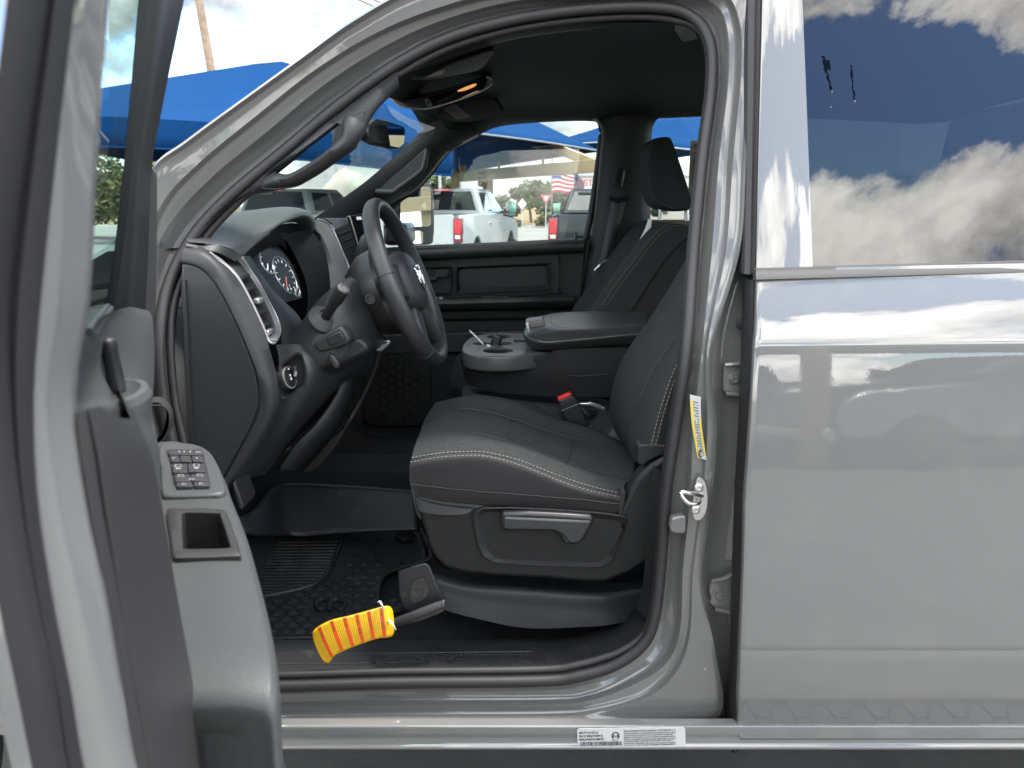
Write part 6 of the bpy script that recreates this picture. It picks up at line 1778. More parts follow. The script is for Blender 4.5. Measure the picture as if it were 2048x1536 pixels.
bl0, bl1 = P(912, 354, 22.7), P(1200, 331, 17.5)
beam(bl0, bl1, .16, .30, "main_beam", R1)
gp = [(957, 345), (975, 343), (975, 358), (968, 375), (955, 372)]
MB().prism([P(a, b, 21.3) for a, b in gp], (0, .06, 0)).build("gusset_plate", TAN, R1)
for i in range(4):
    for j in range(3):
        if j == 2 and i > 1:
            continue
        MB().lathe([(.022, -.02), (.022, .02)], Matrix.Translation(P(958.5 + i * 5.2 - (j * -1.2 if j == 2 else 0), 346 + j * 9.5, 21.28)) @ Matrix.Rotation(R(90), 4, 'X'), 8).build("gusset_bolt", INK, R1)
pc = P(976, 360, 22.0)
beam((pc.x, pc.y, 0), (pc.x, pc.y, 2.62), .30, .30, "canopy_post", R1)
beam(P(884, 312, 22.6), P(924, 344, 22.6), .14, .22, "hip_beam", R1)
beam(P(1108, 295, 19.5), P(1200, 332, 17.6), .12, .24, "hip_beam", R1)
for a, b, c in ((998, 324, 340), (1086, 315, 331)):
    p0, p1 = P(a, c, 20.6), P(a, b, 20.6)
    beam(p0, p1, .07, .07, "stub_post", R1)
MB().box(P(924, 337, 22.5), (.22, .2, .2)).build("beam_shoe", TAN, R1)
canopy("blue shade canopy at the right edge of the far door window", [(.6, 22.5, 3.3), (5.0, 19.6, 3.0), (9.6, 24, 3.2), (5.0, 28.6, 3.2)], [(5.0, 24.0, 4.82)], [(9.3, 24, 3.1), (5.0, 28.3, 3.1)])
canopy("blue shade canopy mirrored in the rear door paint, behind the photographer", [(-3, -6.5, 3.1), (-3, -15, 3.1), (14, -15, 3.1), (14, -6.5, 3.1)], [(1, -10.8, 4.6), (10, -10.8, 4.6)], [(-2.9, -6.6, 3.1), (3.2, -6.6, 3.1), (8.0, -6.6, 3.1), (13.9, -6.6, 3.1), (-2.9, -14.9, 3.1), (13.9, -14.9, 3.1)], valance=.2)
canopy("blue shade canopy mirrored in the far door mirror behind the truck", [(14, 1.5, 3.0), (22, 0.0, 3.0), (22, 9.5, 3.0), (14, 8.5, 3.0)], [(18, 4.8, 4.6)], [(14.1, 1.6, 3.0), (21.9, 9.4, 3.0), (14.1, 5.2, 3.0), (21.9, .1, 3.0)], valance=.55)
beam((13.8, 1.2, 2.15), (13.8, 9.0, 2.45), .2, .32, 'main_beam', bpy.data.objects['shade_canopy.004'] if 'shade_canopy.004' in bpy.data.objects else None)

# ============================================================ trees and bushes
BARK = mat("bark", (0.11, 0.09, 0.07), 0.95, bump=(30, .6, .02))
LEAVES = [mat("oak_leaf", c, 0.75, var=0.35, vscale=1.5) for c in ((0.06, 0.085, 0.032), (0.075, 0.10, 0.04), (0.045, 0.065, 0.026), (0.13, 0.125, 0.035), (0.09, 0.11, 0.075))]
def tree(name, label, cat, x, y, z0, h, cr_r, cz0, nleaf, mi, group=None, seed=1, leaf=.09, trunk=True, squash=.8):
    rg = random.Random(seed)
    t = empty(name, (x, y, z0), label, cat, group)
    if trunk:
        tb_ = MB()
        base = V3((x, y, z0 - .05))
        fork = V3((x + rg.uniform(-.1, .1) * h, y, z0 + h * .38))
        tb_.tube([base, base.lerp(fork, .5) + V3((rg.uniform(-.05, .05) * h, 0, 0)), fork], [h * .035, h * .028, h * .022], 8)
        for k in range(6):
            a = k * 1.05 + rg.random()
            e_ = V3((x + math.cos(a) * cr_r * .7, y + math.sin(a) * cr_r * .7, z0 + h * rg.uniform(.6, .9)))
            tb_.tube([fork, fork.lerp(e_, .5) + V3((0, 0, .05 * h)), e_], [h * .017, h * .011, h * .004], 6)
        tb_.build("trunk", BARK, t)
    mb = MB()
    blobs = []
    for k in range(16):
        a, rr_ = rg.uniform(0, 6.28), cr_r * math.sqrt(rg.random()) * .85
        zz_ = z0 + cz0 + (h - cz0) * (.12 + .8 * rg.random() * (1 - .35 * rr_ / cr_r))
        blobs.append((V3((x + rr_ * math.cos(a), y + rr_ * math.sin(a), zz_)), cr_r * rg.uniform(.22, .42)))
    for k in range(nleaf):
        c, br = rg.choice(blobs)
        while True:
            d_ = V3((rg.uniform(-1, 1), rg.uniform(-1, 1), rg.uniform(-1, 1)))
            if .25 < d_.length < 1:
                break
        p = c + V3((d_.x * br, d_.y * br, d_.z * br * squash))
        if p.z < z0 + .05:
            continue
        u_ = V3((rg.uniform(-1, 1), rg.uniform(-1, 1), rg.uniform(-.6, .6))).normalized()
        w_ = u_.cross(V3((rg.uniform(-1, 1), rg.uniform(-1, 1), rg.uniform(-1, 1)))).normalized()
        s_ = leaf * rg.uniform(.6, 1.5)
        mb.m = 0 if rg.random() < .65 else 1
        mb.add([p - u_ * s_, p + w_ * s_ * .55, p + u_ * s_, p - w_ * s_ * .55], [(0, 1, 2, 3)])
    mb.build("crown", [LEAVES[mi], LEAVES[(mi + 1) % 3 if mi < 3 else mi - 1]], t, flat=True, fix=False)
    return t
tree("oak_tree", "round green oak left of the yield sign", "tree", 1.5, 59, .3, 3.4, 1.75, .5, 4200, 0, "trees across the road", 3, .11)
tree("oak_tree", "green oak behind the yield sign and flagpole", "tree", 3.6, 63, .3, 3.2, 2.0, .5, 4200, 1, "trees across the road", 4, .11)
tree("oak_tree", "low dark oak just right of the white pickup's cab", "tree", -1.0, 64, .3, 2.3, 1.6, .3, 2600, 2, "trees across the road", 5, .10)
tree("oak_tree", "leafy oak showing above the white pickup's roof", "tree", -5.2, 56, .3, 3.6, 1.8, 1.3, 3600, 0, "trees across the road", 6, .10)
tree("oak_tree", "tall oak showing under the long blue canopy beside the open door", "tree", -17.5, 34, 0, 4.3, 3.2, .8, 6500, 3, "trees across the road", 7, .12)
tree("oak_tree", "oak half hidden by the open door under the long canopy", "tree", -21.5, 36, 0, 4.6, 3.0, .8, 5000, 0, "trees across the road", 8, .12)
tree("flowering_bush", "round yellow green bush below the yield sign", "bush", 2.3, 55, .05, 1.05, .72, 0, 1700, 3, "bushes on the verge", 9, .06, False)
tree("flowering_bush", "second yellow green bush, beside the dark pickup", "bush", 3.6, 56, .05, 1.0, .62, 0, 1500, 3, "bushes on the verge", 10, .06, False)
tree("sage_bush", "grey green low bush under the white pickup's mirror", "bush", -.4, 55.5, .05, .8, 1.1, 0, 1500, 4, "bushes on the verge", 12, .07, False)

# ============================================================ poles, wires, signs, flags, building
WOOD = mat("weathered_wood", (0.26, 0.19, 0.13), 0.9, bump=(14, .6, .02), aniso=(6, 6, .4), var=.3, vscale=4)
pa, pb = P(396, -10, 30), P(424, 150, 30)
dd = (pa - pb)
p0 = pb - dd * (pb.z / dd.z)
t = empty("utility_pole", (p0.x, p0.y, 0), "leaning wooden utility pole above the long blue canopy", "utility pole")
MB().tube([p0, pb, pa, pa + dd * .5], [.19, .17, .155, .14], 14).build("pole", WOOD, t)
top = pa + dd * .45
beam(top + V3((-1.2, 0, 0)), top + V3((1.2, 0, 0)), .1, .12, "cross_arm", t, WOOD)
for s in (-1.0, -.4, .4, 1.0):
    MB().lathe([(.05, 0), (.06, .05), (.03, .12)], Matrix.Translation(top + V3((s, 0, .06))), 10).build("insulator", TRIM_LIGHT, t)
up_ = P(880, 372, 48)
t = empty("utility_pole", (up_.x, up_.y, 0), "thin grey utility pole above the white pickup's roof", "utility pole")
MB().tube([(up_.x, up_.y, 0), (up_.x, up_.y, 4.3)], [.11, .09], 10).build("pole", mat("grey_pole", (.35, .35, .34), .8), t)
for z_ in (3.75, 3.95, 4.15):
    MB().box((up_.x - .15, up_.y, z_), (.3, .05, .05)).build("insulator", TRIM_LIGHT, t)
for k, (a, b, lb) in enumerate((((712, 0), (760, 22), "upper black cable crossing the sky over the truck roof"), ((738, 0), (782, 16), "lower black cable crossing the sky over the truck roof"))):
    A, Bq = P(a[0] - 60, a[1] - 30, 28), P(b[0] + 60, b[1] + 24, 40)
    tag(MB().tube([A.lerp(Bq, s / 10) for s in range(11)], .022, 6).build("overhead_cable", INK), lb, "cable", "cables over the lot")
c = P(690, 330, 26)
t = empty("lamp_post", (c.x - .25, c.y, 0), "bent grey lamp post beside the cream tarpaulin heap", "lamp post")
MB().tube(smooth_line([P(683, 470, 26), P(681, 400, 26), P(680, 360, 26), P(674, 335, 26), P(671, 318, 26)], 16), .09, 8).build("post", mat("galvanised", (.4, .41, .41), .5), t)
MB().box(P(687, 371, 26), (.16, .1, .12)).build("box", TRIM_LIGHT, t)
# tarpaulin heap
rg = random.Random(5)
TARP = mat("cream_tarpaulin", (0.42, 0.39, 0.32), 0.7, var=.12, vscale=1.5)
hp_ = []
cx_, cy_ = -5.4, 24.5
for i in range(26):
    r_ = []
    for j in range(40):
        u_, v_ = i / 25, j / 39 * 2 * math.pi
        rad = (1.9 + .25 * math.sin(3 * v_ + 1)) * (1 - u_) ** .55
        n_ = mnoise.noise(V3((math.cos(v_) * 2 + u_ * 2, math.sin(v_) * 2, u_ * 4))) * .45
        r_.append(V3((cx_ + rad * (1 + n_ * .5) * math.cos(v_), cy_ + rad * .7 * (1 + n_ * .5) * math.sin(v_), 2.75 * u_ * (1 + .1 * n_) + .02)))
    hp_.append(r_)
o = MB().grid(hp_, cv=True).build("tarpaulin_heap", TARP, angle=25)
tag(o, "cream tarpaulin with orange edges draped over a heap, beyond the windscreen", "tarpaulin")
for i0_, j0_, j1_ in ((13, 24, 31), (15, 30, 37)):
    MB().tube([hp_[i0_][j] + V3((0, -.02, 0)) for j in range(j0_, j1_)], .035, 6).build("orange_edging", mat("orange_tape", (.65, .22, .06), .6), o)
# signs
SR, SW, SG = mat("sign_red", (.55, .02, .025), .5), mat("sign_white", (.5, .5, .49), .5), mat("sign_green", (.02, .25, .12), .5)
GALV = mat("galvanised_post", (.38, .38, .37), .55)
def sign_post(x, y, z1, par):
    MB().tube([(x, y, 0), (x, y, z1)], .03, 8).build("sign_post", GALV, par)
c = P(1092, 396, 45)
t = empty("yield_sign", (c.x, c.y, 0), "red and white triangular give way sign in front of the oaks", "road sign")
sign_post(c.x, c.y + .02, c.z, t)
tri = [V3((c.x + .36 * math.sin(a) * 1.02, c.y - .02, c.z - .36 * math.cos(a))) for a in (0, R(120), R(240))]
pz_ = MB().prism(tri, (0, .01, 0)).build("sign_plate", SW, t)
MB().prism([c + V3((0, -.022, 0)) + (p - c - V3((0, -.02, 0))) * .95 for p in tri], (0, .001, 0)).build("sign_border", SR, pz_)
MB().prism([c + V3((0, -.026, 0)) + (p - c - V3((0, -.02, 0))) * .55 for p in tri], (0, .002, 0)).build("sign_face", SW, pz_)
c = P(1044.5, 408, 44)
t = empty("diamond_sign", (c.x, c.y, 0), "white diamond road sign seen from behind the white pickup's mirror", "road sign")
sign_post(c.x, c.y + .02, c.z, t)
MB().prism([c + V3((.27, 0, 0)), c + V3((0, 0, .32)), c + V3((-.27, 0, 0)), c + V3((0, 0, -.32))], (0, .01, 0)).build("sign_plate", SW, t)
c = P(1015, 406, 50)
t = empty("street_name_sign", (c.x, c.y, 0), "small green street name sign on a thin post above the pickup's mirror", "road sign")
sign_post(c.x, c.y + .02, c.z, t)
MB().box(c, (.24, .02, .13)).build("sign_plate", SG, t)
MB().lathe([(.1, -.01), (.1, .01)], Matrix.Translation(c + V3((0, 0, -.27))) @ Matrix.Rotation(R(90), 4, 'X'), 16).build("round_plate", TRIM_LIGHT, t)
# flags
FR, FW, FB = mat("flag_red", (.35, .015, .02), .8), mat("flag_white", (.45, .45, .45), .8), mat("flag_blue", (.035, .05, .16), .8)
def flag(label, px0, py0, px1, py1, d_, pole_px, dark=1.0, droop=.35):
    A, Bq = P(px0, py0, d_), P(px1, py1, d_)
    wdt, hgt = Bq.x - A.x, A.z - Bq.z
    base = P(pole_px, 450, d_)
    t = empty("flag", (base.x, d_, 0), label, "flag", "flags on poles by the road")
    MB().tube([(base.x, d_ + .03, 0), (base.x, d_ + .03, A.z + .5)], [.045, .03], 10).build("flag_pole", TRIM_LIGHT, t)
    nx, nz = 26, 26
    def fp_(u, v):
        return V3((A.x + wdt * u, d_ - .10 * math.sin(u * 8 + v * 1.5) * u - .1 * u, A.z - hgt * v * (1 - .1 * u) - droop * wdt * u * u * (1 - .55 * v) + .03 * math.sin(u * 7)))
    fm_ = [FR, FW, FB]
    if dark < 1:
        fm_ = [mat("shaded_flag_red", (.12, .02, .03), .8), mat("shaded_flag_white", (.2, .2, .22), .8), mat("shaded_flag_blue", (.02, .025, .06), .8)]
    mb = MB()
    vs = [fp_(i / nx, j / nz) for j in range(nz + 1) for i in range(nx + 1)]
    mb.v = [tuple(v) for v in vs]
    for j in range(nz):
        for i in range(nx):
            a_ = j * (nx + 1) + i
            mb.f.append((a_, a_ + 1, a_ + nx + 2, a_ + nx + 1))
            mb.mi.append(2 if (j < 14 and i < 11) else (0 if (j // 2) % 2 == 0 else 1))
    cl = mb.build("flag_cloth", fm_, t, angle=80)
    st = MB()
    for r_ in range(5):
        for q in range(6 - (r_ % 2)):
            u, v = (q + .6 + (.5 if r_ % 2 else 0)) / 14.5, (r_ + .6) / 10.5
            c_ = fp_(u, v) + V3((0, -.012, 0))
            s_ = wdt * .022
            st.poly([c_ + V3((s_ * (1 if k % 2 == 0 else .45) * math.sin(k * math.pi / 5), 0, s_ * (1 if k % 2 == 0 else .45) * math.cos(k * math.pi / 5))) for k in range(10)])
    st.build("flag_stars", fm_[1], cl)
flag("American flag flying from a pole left of the dark pickup", 1105, 326, 1147, 386, 36, 1103)
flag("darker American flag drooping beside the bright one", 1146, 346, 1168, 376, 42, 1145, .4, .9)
# building with the red lettered sign band
bc = P(1150, 372, 70)
t = empty("roadside_building", (bc.x + 9, 72, 0), "low white building with a red lettered sign band across the road", "building")
MB().box((bc.x + 10, 75, 1.9), (20, 6, 3.8)).build("wall", mat("building_wall", (.35, .34, .32), .8), t)
MB().box((bc.x + 10, 71.8, 3.55), (20.3, .3, 1.15)).build("sign_band", SW, t)
MB().box((bc.x + 10, 71.7, 4.2), (20.5, .5, .12)).build("roof_edge", mat("grey_blue_edge", (.25, .3, .35), .6), t)
MB().box((bc.x + 10, 71.7, 2.93), (20.4, .35, .08)).build("band_edge", SR, t)
lm = P(1158, 371, 71.6)
lettering("sign_lettering", "ESTA", Matrix.Translation((lm.x, 71.62, 3.30)) @ Matrix.Rotation(R(90), 4, 'X'), .85, SR, t, .01)
for k in range(4):
    MB().box((bc.x + 3 + 4.6 * k, 71.95, 1.5), (2.6, .12, 1.5)).build("window", PANE, t)

# ============================================================ loose things in the cab
t = plate([(0, 0), (1, 0), (1, 1)], .5, .001) if False else None
# rubber floor mat with ribs and hexagons
FM = []
zf = .672
fm_o = [(500, 1085), (560, 1078), (620, 1074), (690, 1066), (760, 1058), (810, 1056), (838, 1062), (844, 1082), (852, 1105), (845, 1122), (800, 1136), (770, 1150), (760, 1190), (770, 1236), (760, 1262), (700, 1272), (560, 1276), (400, 1276), (380, 1150), (420, 1090)]
q = smooth_line([PF(x, y, .012) for x, y in fm_o], 90, True)
floor_mat = MB().prism(q, (0, 0, -.010)).build("floor_mat", MATRUB, bevel=.003)
tag(floor_mat, "black rubber floor mat with ribs and hexagons in the driver footwell", "floor mat")
tray_w = sheet([[(455, 1040, .42), (500, 1030, .58), (540, 985, .72), (565, 972, .80), (600, 970, .82), (700, 974, .82), (830, 984, .82)],
                [(470, 1062, .36), (520, 1072, .52), (570, 1070, .64), (605, 1073, .66), (640, 1070, .66), (720, 1064, .66), (835, 1060, .66)]], 60, 12)
MB().grid(tray_w).build("mat_wall", MATRUB, floor_mat, angle=60, solid=.006)
MB().tube(tray_w[0], .005, 6).build("mat_rim", MATRUB, floor_mat)
rib = MB()
for k in range(19):
    y = 1084 + k * 6.2
    xr = 676 - (k * 1.2 if k < 9 else 10 + (k - 9) * 9 if k < 15 else 64 + (k - 15) * 24)
    rib.tube([PF(400, y + 2, .012 + .0015), PF((400 + xr) / 2, y + 1, .012 + .0015), PF(xr, y, .012 + .0015)], .0042, 6)
rib.build("mat_ribs", MATRUB, floor_mat)
cv_ = smooth_line([PF(x, y, .012 + .003) for x, y in ((686, 1068), (680, 1090), (672, 1110), (664, 1132), (652, 1150), (632, 1166), (604, 1176), (570, 1184), (528, 1192), (420, 1206))], 40)
MB().tube(cv_, .007, 8).build("mat_bead", MATRUB, floor_mat)
hx2 = MB()
for i in range(15):
    for j in range(17):
        x, y = 410 + i * 29 + (14.5 if j % 2 else 0), 1080 + j * 12.2
        if y < 1150 and x < 700 or (1150 <= y < 1215 and x < 700 - (y - 1150) * 3.4) or x > 768 - (y - 1080) * .12 or x < 400 or y > 1266:
            continue
        if abs(x - 660) < 34 and abs(y - 1210) < 18:
            continue
        c_ = PF(x, y, .012)
        rx, ry = .0170, .0155
        h6 = [c_ + V3((rx * math.cos(k * math.pi / 3), ry * math.sin(k * math.pi / 3), .0006)) for k in range(6)]
        pk = c_ + V3((0, .003, .0052))
        for k in range(6):
            hx2.add([h6[k], h6[(k + 1) % 6], pk.lerp(h6[(k + 1) % 6], .45) + V3((0, 0, .0015)), pk.lerp(h6[k], .45) + V3((0, 0, .0015))], [(0, 1, 2, 3)])
        hx2.poly([pk.lerp(h6[k], .45) + V3((0, 0, .0015)) for k in range(6)])
hx2.build("mat_hexagons", MATRUB, floor_mat, flat=True)
for x, y, r_ in ((810, 1073, .030), (787, 1213, .030)):
    M = Matrix.Translation(PF(x, y, .012))
    MB().lathe([(r_, 0), (r_ * .95, .008), (r_ * .7, .009), (r_ * .62, .004), (r_ * .3, .004), (r_ * .25, .009), (0, .009)], M, 28, cap=False).build("mat_clip", MATRUB, floor_mat)
# moulded animal-head emblem: two curled horns and a nose
emb = MB()
for s in (-1, 1):
    emb.tube(smooth_line([PF(660 + s * dx, 1208 + dy, .012 + .004) for dx, dy in ((4, -6), (14, -10), (26, -6), (28, 4), (20, 12), (12, 8))], 20), .006, 8)
emb.tube([PF(660, 1200, .012 + .004), PF(660, 1212, .012 + .006), PF(658, 1222, .012 + .004)], [.008, .010, .005], 8)
emb.build("mat_emblem", BLACK, floor_mat)
lettering("mat_lettering", "RAM", Matrix(((0.0, 1.0, 0, 0), (-1.0, 0.0, 0, 0), (0, 0, 1, 0), (0, 0, 0, 1))) if False else Matrix.Translation(PF(812, 1128, .012 + .001)) @ Matrix.Rotation(R(98), 4, 'Z'), .026, BLACK, floor_mat, .002, font_scale=(.8, 1))
# mat flange curling up beside the seat
MB().grid(sheet([[(838, 1060, .47), (846, 1080, .44), (856, 1102, .42), (852, 1116, .40), (820, 1128, .37)], [(842, 1056, .44), (852, 1078, .41), (862, 1102, .385), (856, 1120, .37), (824, 1134, .34)]], 24)).build("mat_flange", MATRUB, floor_mat, solid=.004)

# the black moulded tether arm that carries the warning tag
tb0 = [(795, 1142), (850, 1125), (857, 1128), (890, 1206), (888, 1220), (880, 1224), (800, 1252), (780, 1256), (778, 1240), (800, 1232), (822, 1222), (800, 1210), (794, 1180)]
arm_t = smooth_line([P(x, y, .19) for x, y in tb0], 70, True) if False else [P(x, y, .19) for x, y in tb0]
base_t = MB().prism([P(x, y, .205) for x, y in ((795, 1142), (850, 1125), (858, 1130), (890, 1206), (822, 1226), (806, 1214), (797, 1190))], (0, .022, -.012)).build("plastic_bracket", SILLPL, bevel=.004)
tag(base_t, "scuffed black plastic bracket lying on the carpet behind the yellow tag", "bracket")
st_p = sheet([[(778, 1240, .18), (800, 1232, .18), (826, 1222, .18), (856, 1210, .185), (890, 1198, .19)], [(776, 1256, .175), (802, 1250, .175), (832, 1242, .175), (860, 1232, .18), (888, 1220, .185)]], 24)
MB().grid(st_p).build("bracket_arm", SILLPL, base_t, solid=.012)
dip = [P(x, y, .201) for x, y in ((822, 1176), (830, 1162), (846, 1158), (858, 1180), (850, 1196), (832, 1206), (822, 1200))]
MB().prism(smooth_line(dip, 30, True), (0, .003, 0)).build("bracket_scuff", mat("scuffed_plastic", (.03, .03, .028), .6, bump=(90, .8, .004), dirt=((.12, .11, .1), 60, .5, .75, .5)), base_t)

# yellow warning tag
YEL = mat("yellow_tag_card", (0.62, 0.36, 0.003), 0.45, spec=.5)
ORG = mat("orange_tag_stripe", (0.58, 0.06, 0.006), 0.45)
PRN = mat("tag_print", (0.10, 0.06, 0.01), 0.6)
# lower edge and upper edge of the tag, from the tied end to the free end
tgt_u = [(784, 1214), (771, 1212), (740, 1220), (700, 1231), (666, 1239), (645, 1248), (628, 1260), (624, 1272)]
tgt_l = [(788, 1270), (779, 1274), (752, 1278), (716, 1290), (684, 1303), (668, 1312), (658, 1325), (648, 1326)]
def tagY(t_):
    return .135 - .035 * t_ - .012 * math.sin(t_ * 3)
U_ = [P(x, y, tagY(i / 7) + .012) for i, (x, y) in enumerate(tgt_u)]
L_ = [P(x, y, tagY(i / 7)) for i, (x, y) in enumerate(tgt_l)]
Us, Ls_ = smooth_line(U_, 60), smooth_line(L_, 60)
def tg_at(u, v, h=0.0):
    """u along the tag from the tied end, v from its upper edge to its lower edge"""
    f = u * 59
    k = min(int(f), 58)
    a = Us[k].lerp(Us[k + 1], f - k)
    b = Ls_[k].lerp(Ls_[k + 1], f - k)
    p = a.lerp(b, v)
    k2 = min(k + 1, 58)
    n = (Us[k2 + 1] - Us[max(0, k2 - 1)]).cross(b - a).normalized()
    if n.y > 0:
        n = -n
    return p + n * (h + .003 * math.sin(math.pi * v))
rows = []
for i in range(61):
    u = i / 60
    ins = .10 if i in (0, 60) else .03 if i in (1, 59) else 0
    rows.append([tg_at(u, ins + (1 - 2 * ins) * v / 12) for v in range(13)])
tagm = MB().grid(rows).build("warning_tag", YEL, angle=80, solid=.0008)
tag(tagm, "curled yellow hang tag with orange stripes and rows of black warning text", "warning tag")
words_ = ["MISE EN GARDE", "WARNUNG", "ADVERTENCIA", "WARNING", "AVVISO", "ATENCAO"]
for k, u in enumerate((.145, .285, .42, .555, .70, .85)):
    w_ = .022
    MB().grid([[tg_at(uu, .02 + .96 * v / 14, .0009) for v in range(15)] for uu in (u - w_, u + w_)]).build("tag_stripe", ORG, tagm)
    mbt = MB()
    # triangle mark and lettering along the stripe
    mbt.poly([tg_at(u - w_ * .7, .12, .0014), tg_at(u + w_ * .7, .12, .0014), tg_at(u, .045, .0014)][::-1])
    a, b = tg_at(u + w_ * .75, .15, .0016), tg_at(u + w_ * .75, .62, .0016)
    c_ = tg_at(u - w_ * .75, .15, .0016)
    ex = (b - a).normalized()
    ey = (c_ - a).normalized()
    ez = ex.cross(ey).normalized()
    ey = ez.cross(ex)
    Mx = Matrix(((ex.x, ey.x, ez.x, a.x), (ex.y, ey.y, ez.y, a.y), (ex.z, ey.z, ez.z, a.z), (0, 0, 0, 1)))
    hgt = (c_ - a).length
    o_ = lettering("stripe_lettering", words_[k], Mx, hgt * 1.25, PRN, tagm, font_scale=(.62, 1), bold=hgt * .03)
    mbt.build("hazard_mark", PRN, tagm)
    tx = MB()
    rg = random.Random(k)
    for j in range(4):
        uu = u + w_ + .020 + j * .021
        if uu > .985:
            break
        v0 = .06
        while v0 < .9 - (.2 * rg.random() if j > 2 else 0):
            v1 = v0 + rg.uniform(.02, .07)
            tx.grid([[tg_at(uu - .0019, v0, .0009), tg_at(uu - .0019, v1, .0009)], [tg_at(uu + .0019, v0, .0009), tg_at(uu + .0019, v1, .0009)]])
            v0 = v1 + .012
    tx.build("tag_text", PRN, tagm)
for pts in (((757, 1204, .13), (760, 1203, .12), (765, 1212, .118), (766, 1218, .125)), ((775, 1244, .128), (779, 1241, .118), (786, 1249, .112), (791, 1259, .115))):
    tag(MB().tube(smooth_line([P(*p) for p in pts], 14), .0026, 6, flat=.5).build("cable_tie", WHITE),
        "white plastic tie through the top corner of the yellow tag" if pts[0][0] == 757 else "white plastic tie fixing the yellow tag to the bracket arm", "cable tie", "ties on the yellow tag")
a_, b_ = P(738, 1325, .184), P(930, 1322, .184)
ex = (b_ - a_).normalized()
lettering('sill_lettering', 'RAM', Matrix(((ex.x, 0, 0, a_.x), (ex.y, .72, -.69, a_.y), (ex.z, .69, .72, a_.z + .001), (0, 0, 0, 1))), .036, MATTE, sill, .00012, font_scale=(2.6, .62))
# keys with a white tag in the cup holder
k0 = PZ(965, 688, 1.19)
kt = empty("key_ring", k0, "keys with a white paper tag lying in the front cup holder", "keys")
M = Matrix.Translation(k0 + V3((0, 0, .01)))
MB().tube([M @ V3((.014 * math.cos(a * .314), .014 * math.sin(a * .314), .004 * math.sin(a * .6))) for a in range(20)], .0016, 6, closed=True).build("ring", STEEL, kt)
MB().tube([P(967, 689, .95), P(955, 676, .95), P(939, 661, .95)], .0022, 6).build("paper_strap", WHITE, kt)
MB().prism([P(x, y, .95) for x, y in ((972, 690), (978, 690), (996, 705), (990, 706))], (0, .002, .001)).build("paper_tag", WHITE, kt)
MB().prism([P(x, y, .955) for x, y in ((975, 696), (984, 697), (986, 704), (976, 703))], (0, .01, .002)).build("red_tab", RED, kt)
fob = MB().box(P(992, 684, .98), (.03, .02, .05), Matrix.Rotation(R(20), 3, 'Y')).build("key_fob", BLACK, kt, bevel=.008)
# white price tag hanging on the passenger seat
wt = MB().grid(sheet([[(1297, 437, 1.38), (1289, 460, 1.36), (1280, 478, 1.35), (1272, 494, 1.34)], [(1304, 439, 1.36), (1301, 458, 1.34), (1291, 479, 1.33), (1273, 496, 1.325)]], 14)).build("paper_tag", WHITE, solid=.001)
tag(wt, "narrow white paper tag hanging on the far seat backrest", "paper tag")

# ============================================================ stickers (parts of the truck)
def sticker(name, quad, off, m, parent=truck):
    return MB().prism([PS(x, y, off) for x, y in quad], (0, .0008, 0)).build(name, m, parent)
SP = mat("label_paper", (.5, .5, .49), .5)
lblY = min(yy for yy, zz in prof if .55 < zz < .6) if False else .008
def PL(x, y):
    p = P(x, y, .012)
    # onto the rocker face
    zs = [(zz, yy) for yy, zz in [(0.0135, 0.59), (0.0125, 0.5715)]]
    return V3((p.x, .0105, p.z))
lq = [(1154, 1459), (1157, 1456.5), (1366, 1453), (1370, 1456), (1371, 1490), (1368, 1493), (1158, 1496), (1155, 1493)]
lab = MB().prism([PL(x, y) for x, y in lq], (0, .0012, 0)).build("vehicle_label", SP, truck)
def label_text(s, x, y, h, wid, m=INK, bold=0, par=lab):
    a, b = PL(x, y), PL(x + 100, y - 1.6)
    ex = (b - a).normalized()
    M = Matrix(((ex.x, 0, 0, a.x), (ex.y, 0, -1, a.y - .0006), (ex.z, 1, 0, a.z), (0, 0, 0, 1)))
    size = h / 1518 * 1.33 * 1.45
    o_ = lettering("label_lettering", s, M, size, m, par, font_scale=(1, 1), bold=size * .035)
    xs_ = [v.co.x for v in o_.data.vertices]
    if xs_:
        w0 = max(xs_) - min(xs_)
        w1 = wid / 1518 * 1.33
        x0_ = min(xs_)
        o_.data.transform(Matrix.Translation((x0_, 0, 0)) @ Matrix.Diagonal((w1 / w0, 1, 1, 1)) @ Matrix.Translation((-x0_, 0, 0)))
    return o_
label_text("MFD BY: FCA US LLC", 1158, 1466.5, 5.2, 44)
label_text("VIN: 3C63RRGL7VG400655", 1158, 1473.3, 5.2, 54)
label_text("VEHICLE MADE IN: MEXICO", 1158, 1480, 5.2, 57)
bc_ = MB()
rg = random.Random(9)
x = 1160.0
while x < 1243:
    w_ = rg.choice((.8, 1.2, 1.8))
    bc_.poly([PL(a, b - (a - 1160) * .016) + V3((0, -.0006, 0)) for a, b in ((x, 1482.5), (x + w_, 1482.5), (x + w_, 1494), (x, 1494))])
    x += w_ + rg.choice((.8, 1.0, 1.6))
bc_.build("barcode", INK, lab)
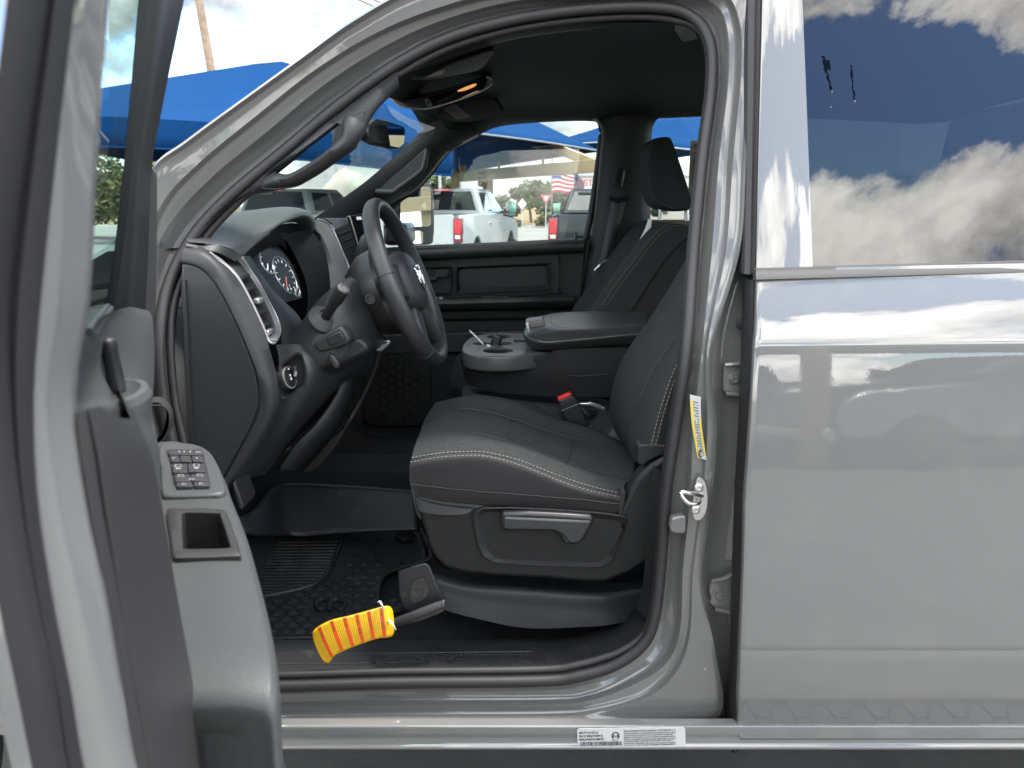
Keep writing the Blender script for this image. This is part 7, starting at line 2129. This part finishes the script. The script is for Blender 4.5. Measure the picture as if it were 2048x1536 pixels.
# round emblem: a ring open below with an M inside
lg = MB()
lg.tube([PL(1231 + 7 * math.cos(a), 1470.5 - 7 * math.sin(a)) + V3((0, -.0006, 0)) for a in [R(-40) + R(260) * k / 24 for k in range(25)]], .0012, 5, flat=.3, up=(0, 1, 0))
lg.tube([PL(*p) + V3((0, -.0006, 0)) for p in ((1226.5, 1475), (1227.5, 1468), (1231, 1473), (1234.5, 1468), (1235.5, 1475))], .0012, 5, flat=.3, up=(0, 1, 0))
lg.build("label_emblem", INK, lab)
label_text("MOPAR", 1224, 1479.4, 2.2, 15)
label_text("VEHICLE NOISE EMISSION CONTROL INFORMATION   DATE OF MFR (BUILT)  5 - 26", 1247, 1462.5, 3.6, 118)
for k, s in enumerate(("THIS VEHICLE CONFORMS TO U.S. EPA REGULATIONS FOR NOISE EMISSION APPLICABLE TO MEDIUM", "AND HEAVY TRUCKS. THE FOLLOWING ACTS OR THE CAUSING THEREOF BY ANY PERSON ARE", "PROHIBITED BY THE NOISE CONTROL ACT OF 1972: (A) THE REMOVAL OR RENDERING INOPERATIVE,", "OTHER THAN FOR PURPOSES OF MAINTENANCE, REPAIR, OR REPLACEMENT OF ANY NOISE", "CONTROL DEVICE OR ELEMENT OF DESIGN LISTED IN THE OWNER'S MANUAL, INCORPORATED INTO", "THIS VEHICLE IN COMPLIANCE WITH THE ACT, OR THE USE OF THIS VEHICLE", "AFTER SUCH DEVICE OR ELEMENT OF DESIGN HAS BEEN REMOVED OR RENDERED INOPERATIVE")):
    label_text(s, 1247, 1467 + k * 4.0, 3.0, 118 - (6 if k % 3 == 1 else 0))
# tyre and loading placard on the pillar
pq0 = [(1379, 788), (1380, 815), (1383, 850), (1389, 885), (1394, 914)]
pq1 = [(1399, 791), (1399, 815), (1401, 850), (1406, 885), (1411, 917)]
pa_ = smooth_line([PS(x, y, .0855) for x, y in pq0], 24)
pb_ = smooth_line([PS(x, y, .0765) for x, y in pq1], 24)
pa_ = [p + V3((0, -.004, 0)) for p in pa_]
pb_ = [p + V3((0, -.010, 0)) for p in pb_]
pla = MB().grid([pa_, pb_]).build("pillar_placard", SP, truck)
YS = mat("placard_yellow", (.75, .58, .02), .5)
MB().grid([[p.lerp(q, .02) + V3((0, -.001, 0)) for p, q in zip(pa_[2:], pb_[2:])], [p.lerp(q, .22) + V3((0, -.001, 0)) for p, q in zip(pa_[2:], pb_[2:])]]).build("placard_stripe", YS, pla)
MB().grid([[p.lerp(q, .80) + V3((0, -.001, 0)) for p, q in zip(pa_[8:22], pb_[8:22])], [p.lerp(q, .97) + V3((0, -.001, 0)) for p, q in zip(pa_[8:22], pb_[8:22])]]).build("placard_stripe", YS, pla)
pt_ = MB()
for k in range(2, 22):
    for t0, t1 in ((.3, .42), (.46, .6), (.64, .76)):
        if rg.random() < .8:
            p0_, p1_ = pa_[k].lerp(pb_[k], t0), pa_[k].lerp(pb_[k], t1)
            q0_, q1_ = pa_[k + 1].lerp(pb_[k + 1], t0), pa_[k + 1].lerp(pb_[k + 1], t1)
            m_ = V3((0, -.001, 0))
            pt_.poly([p0_ + m_, p1_ + m_, p1_.lerp(q1_, .5) + m_, p0_.lerp(q0_, .5) + m_])
pt_.build("placard_print", mat("placard_ink", (.12, .12, .12), .6), pla)
c_ = pa_[21].lerp(pb_[21], .45) + V3((0, -.001, 0))
MB().tube([c_ + V3((.004 * math.cos(a), 0, .007 * math.sin(a))) for a in [k * .4 for k in range(16)]], .0012, 5, closed=True).build("placard_mark", INK, pla)
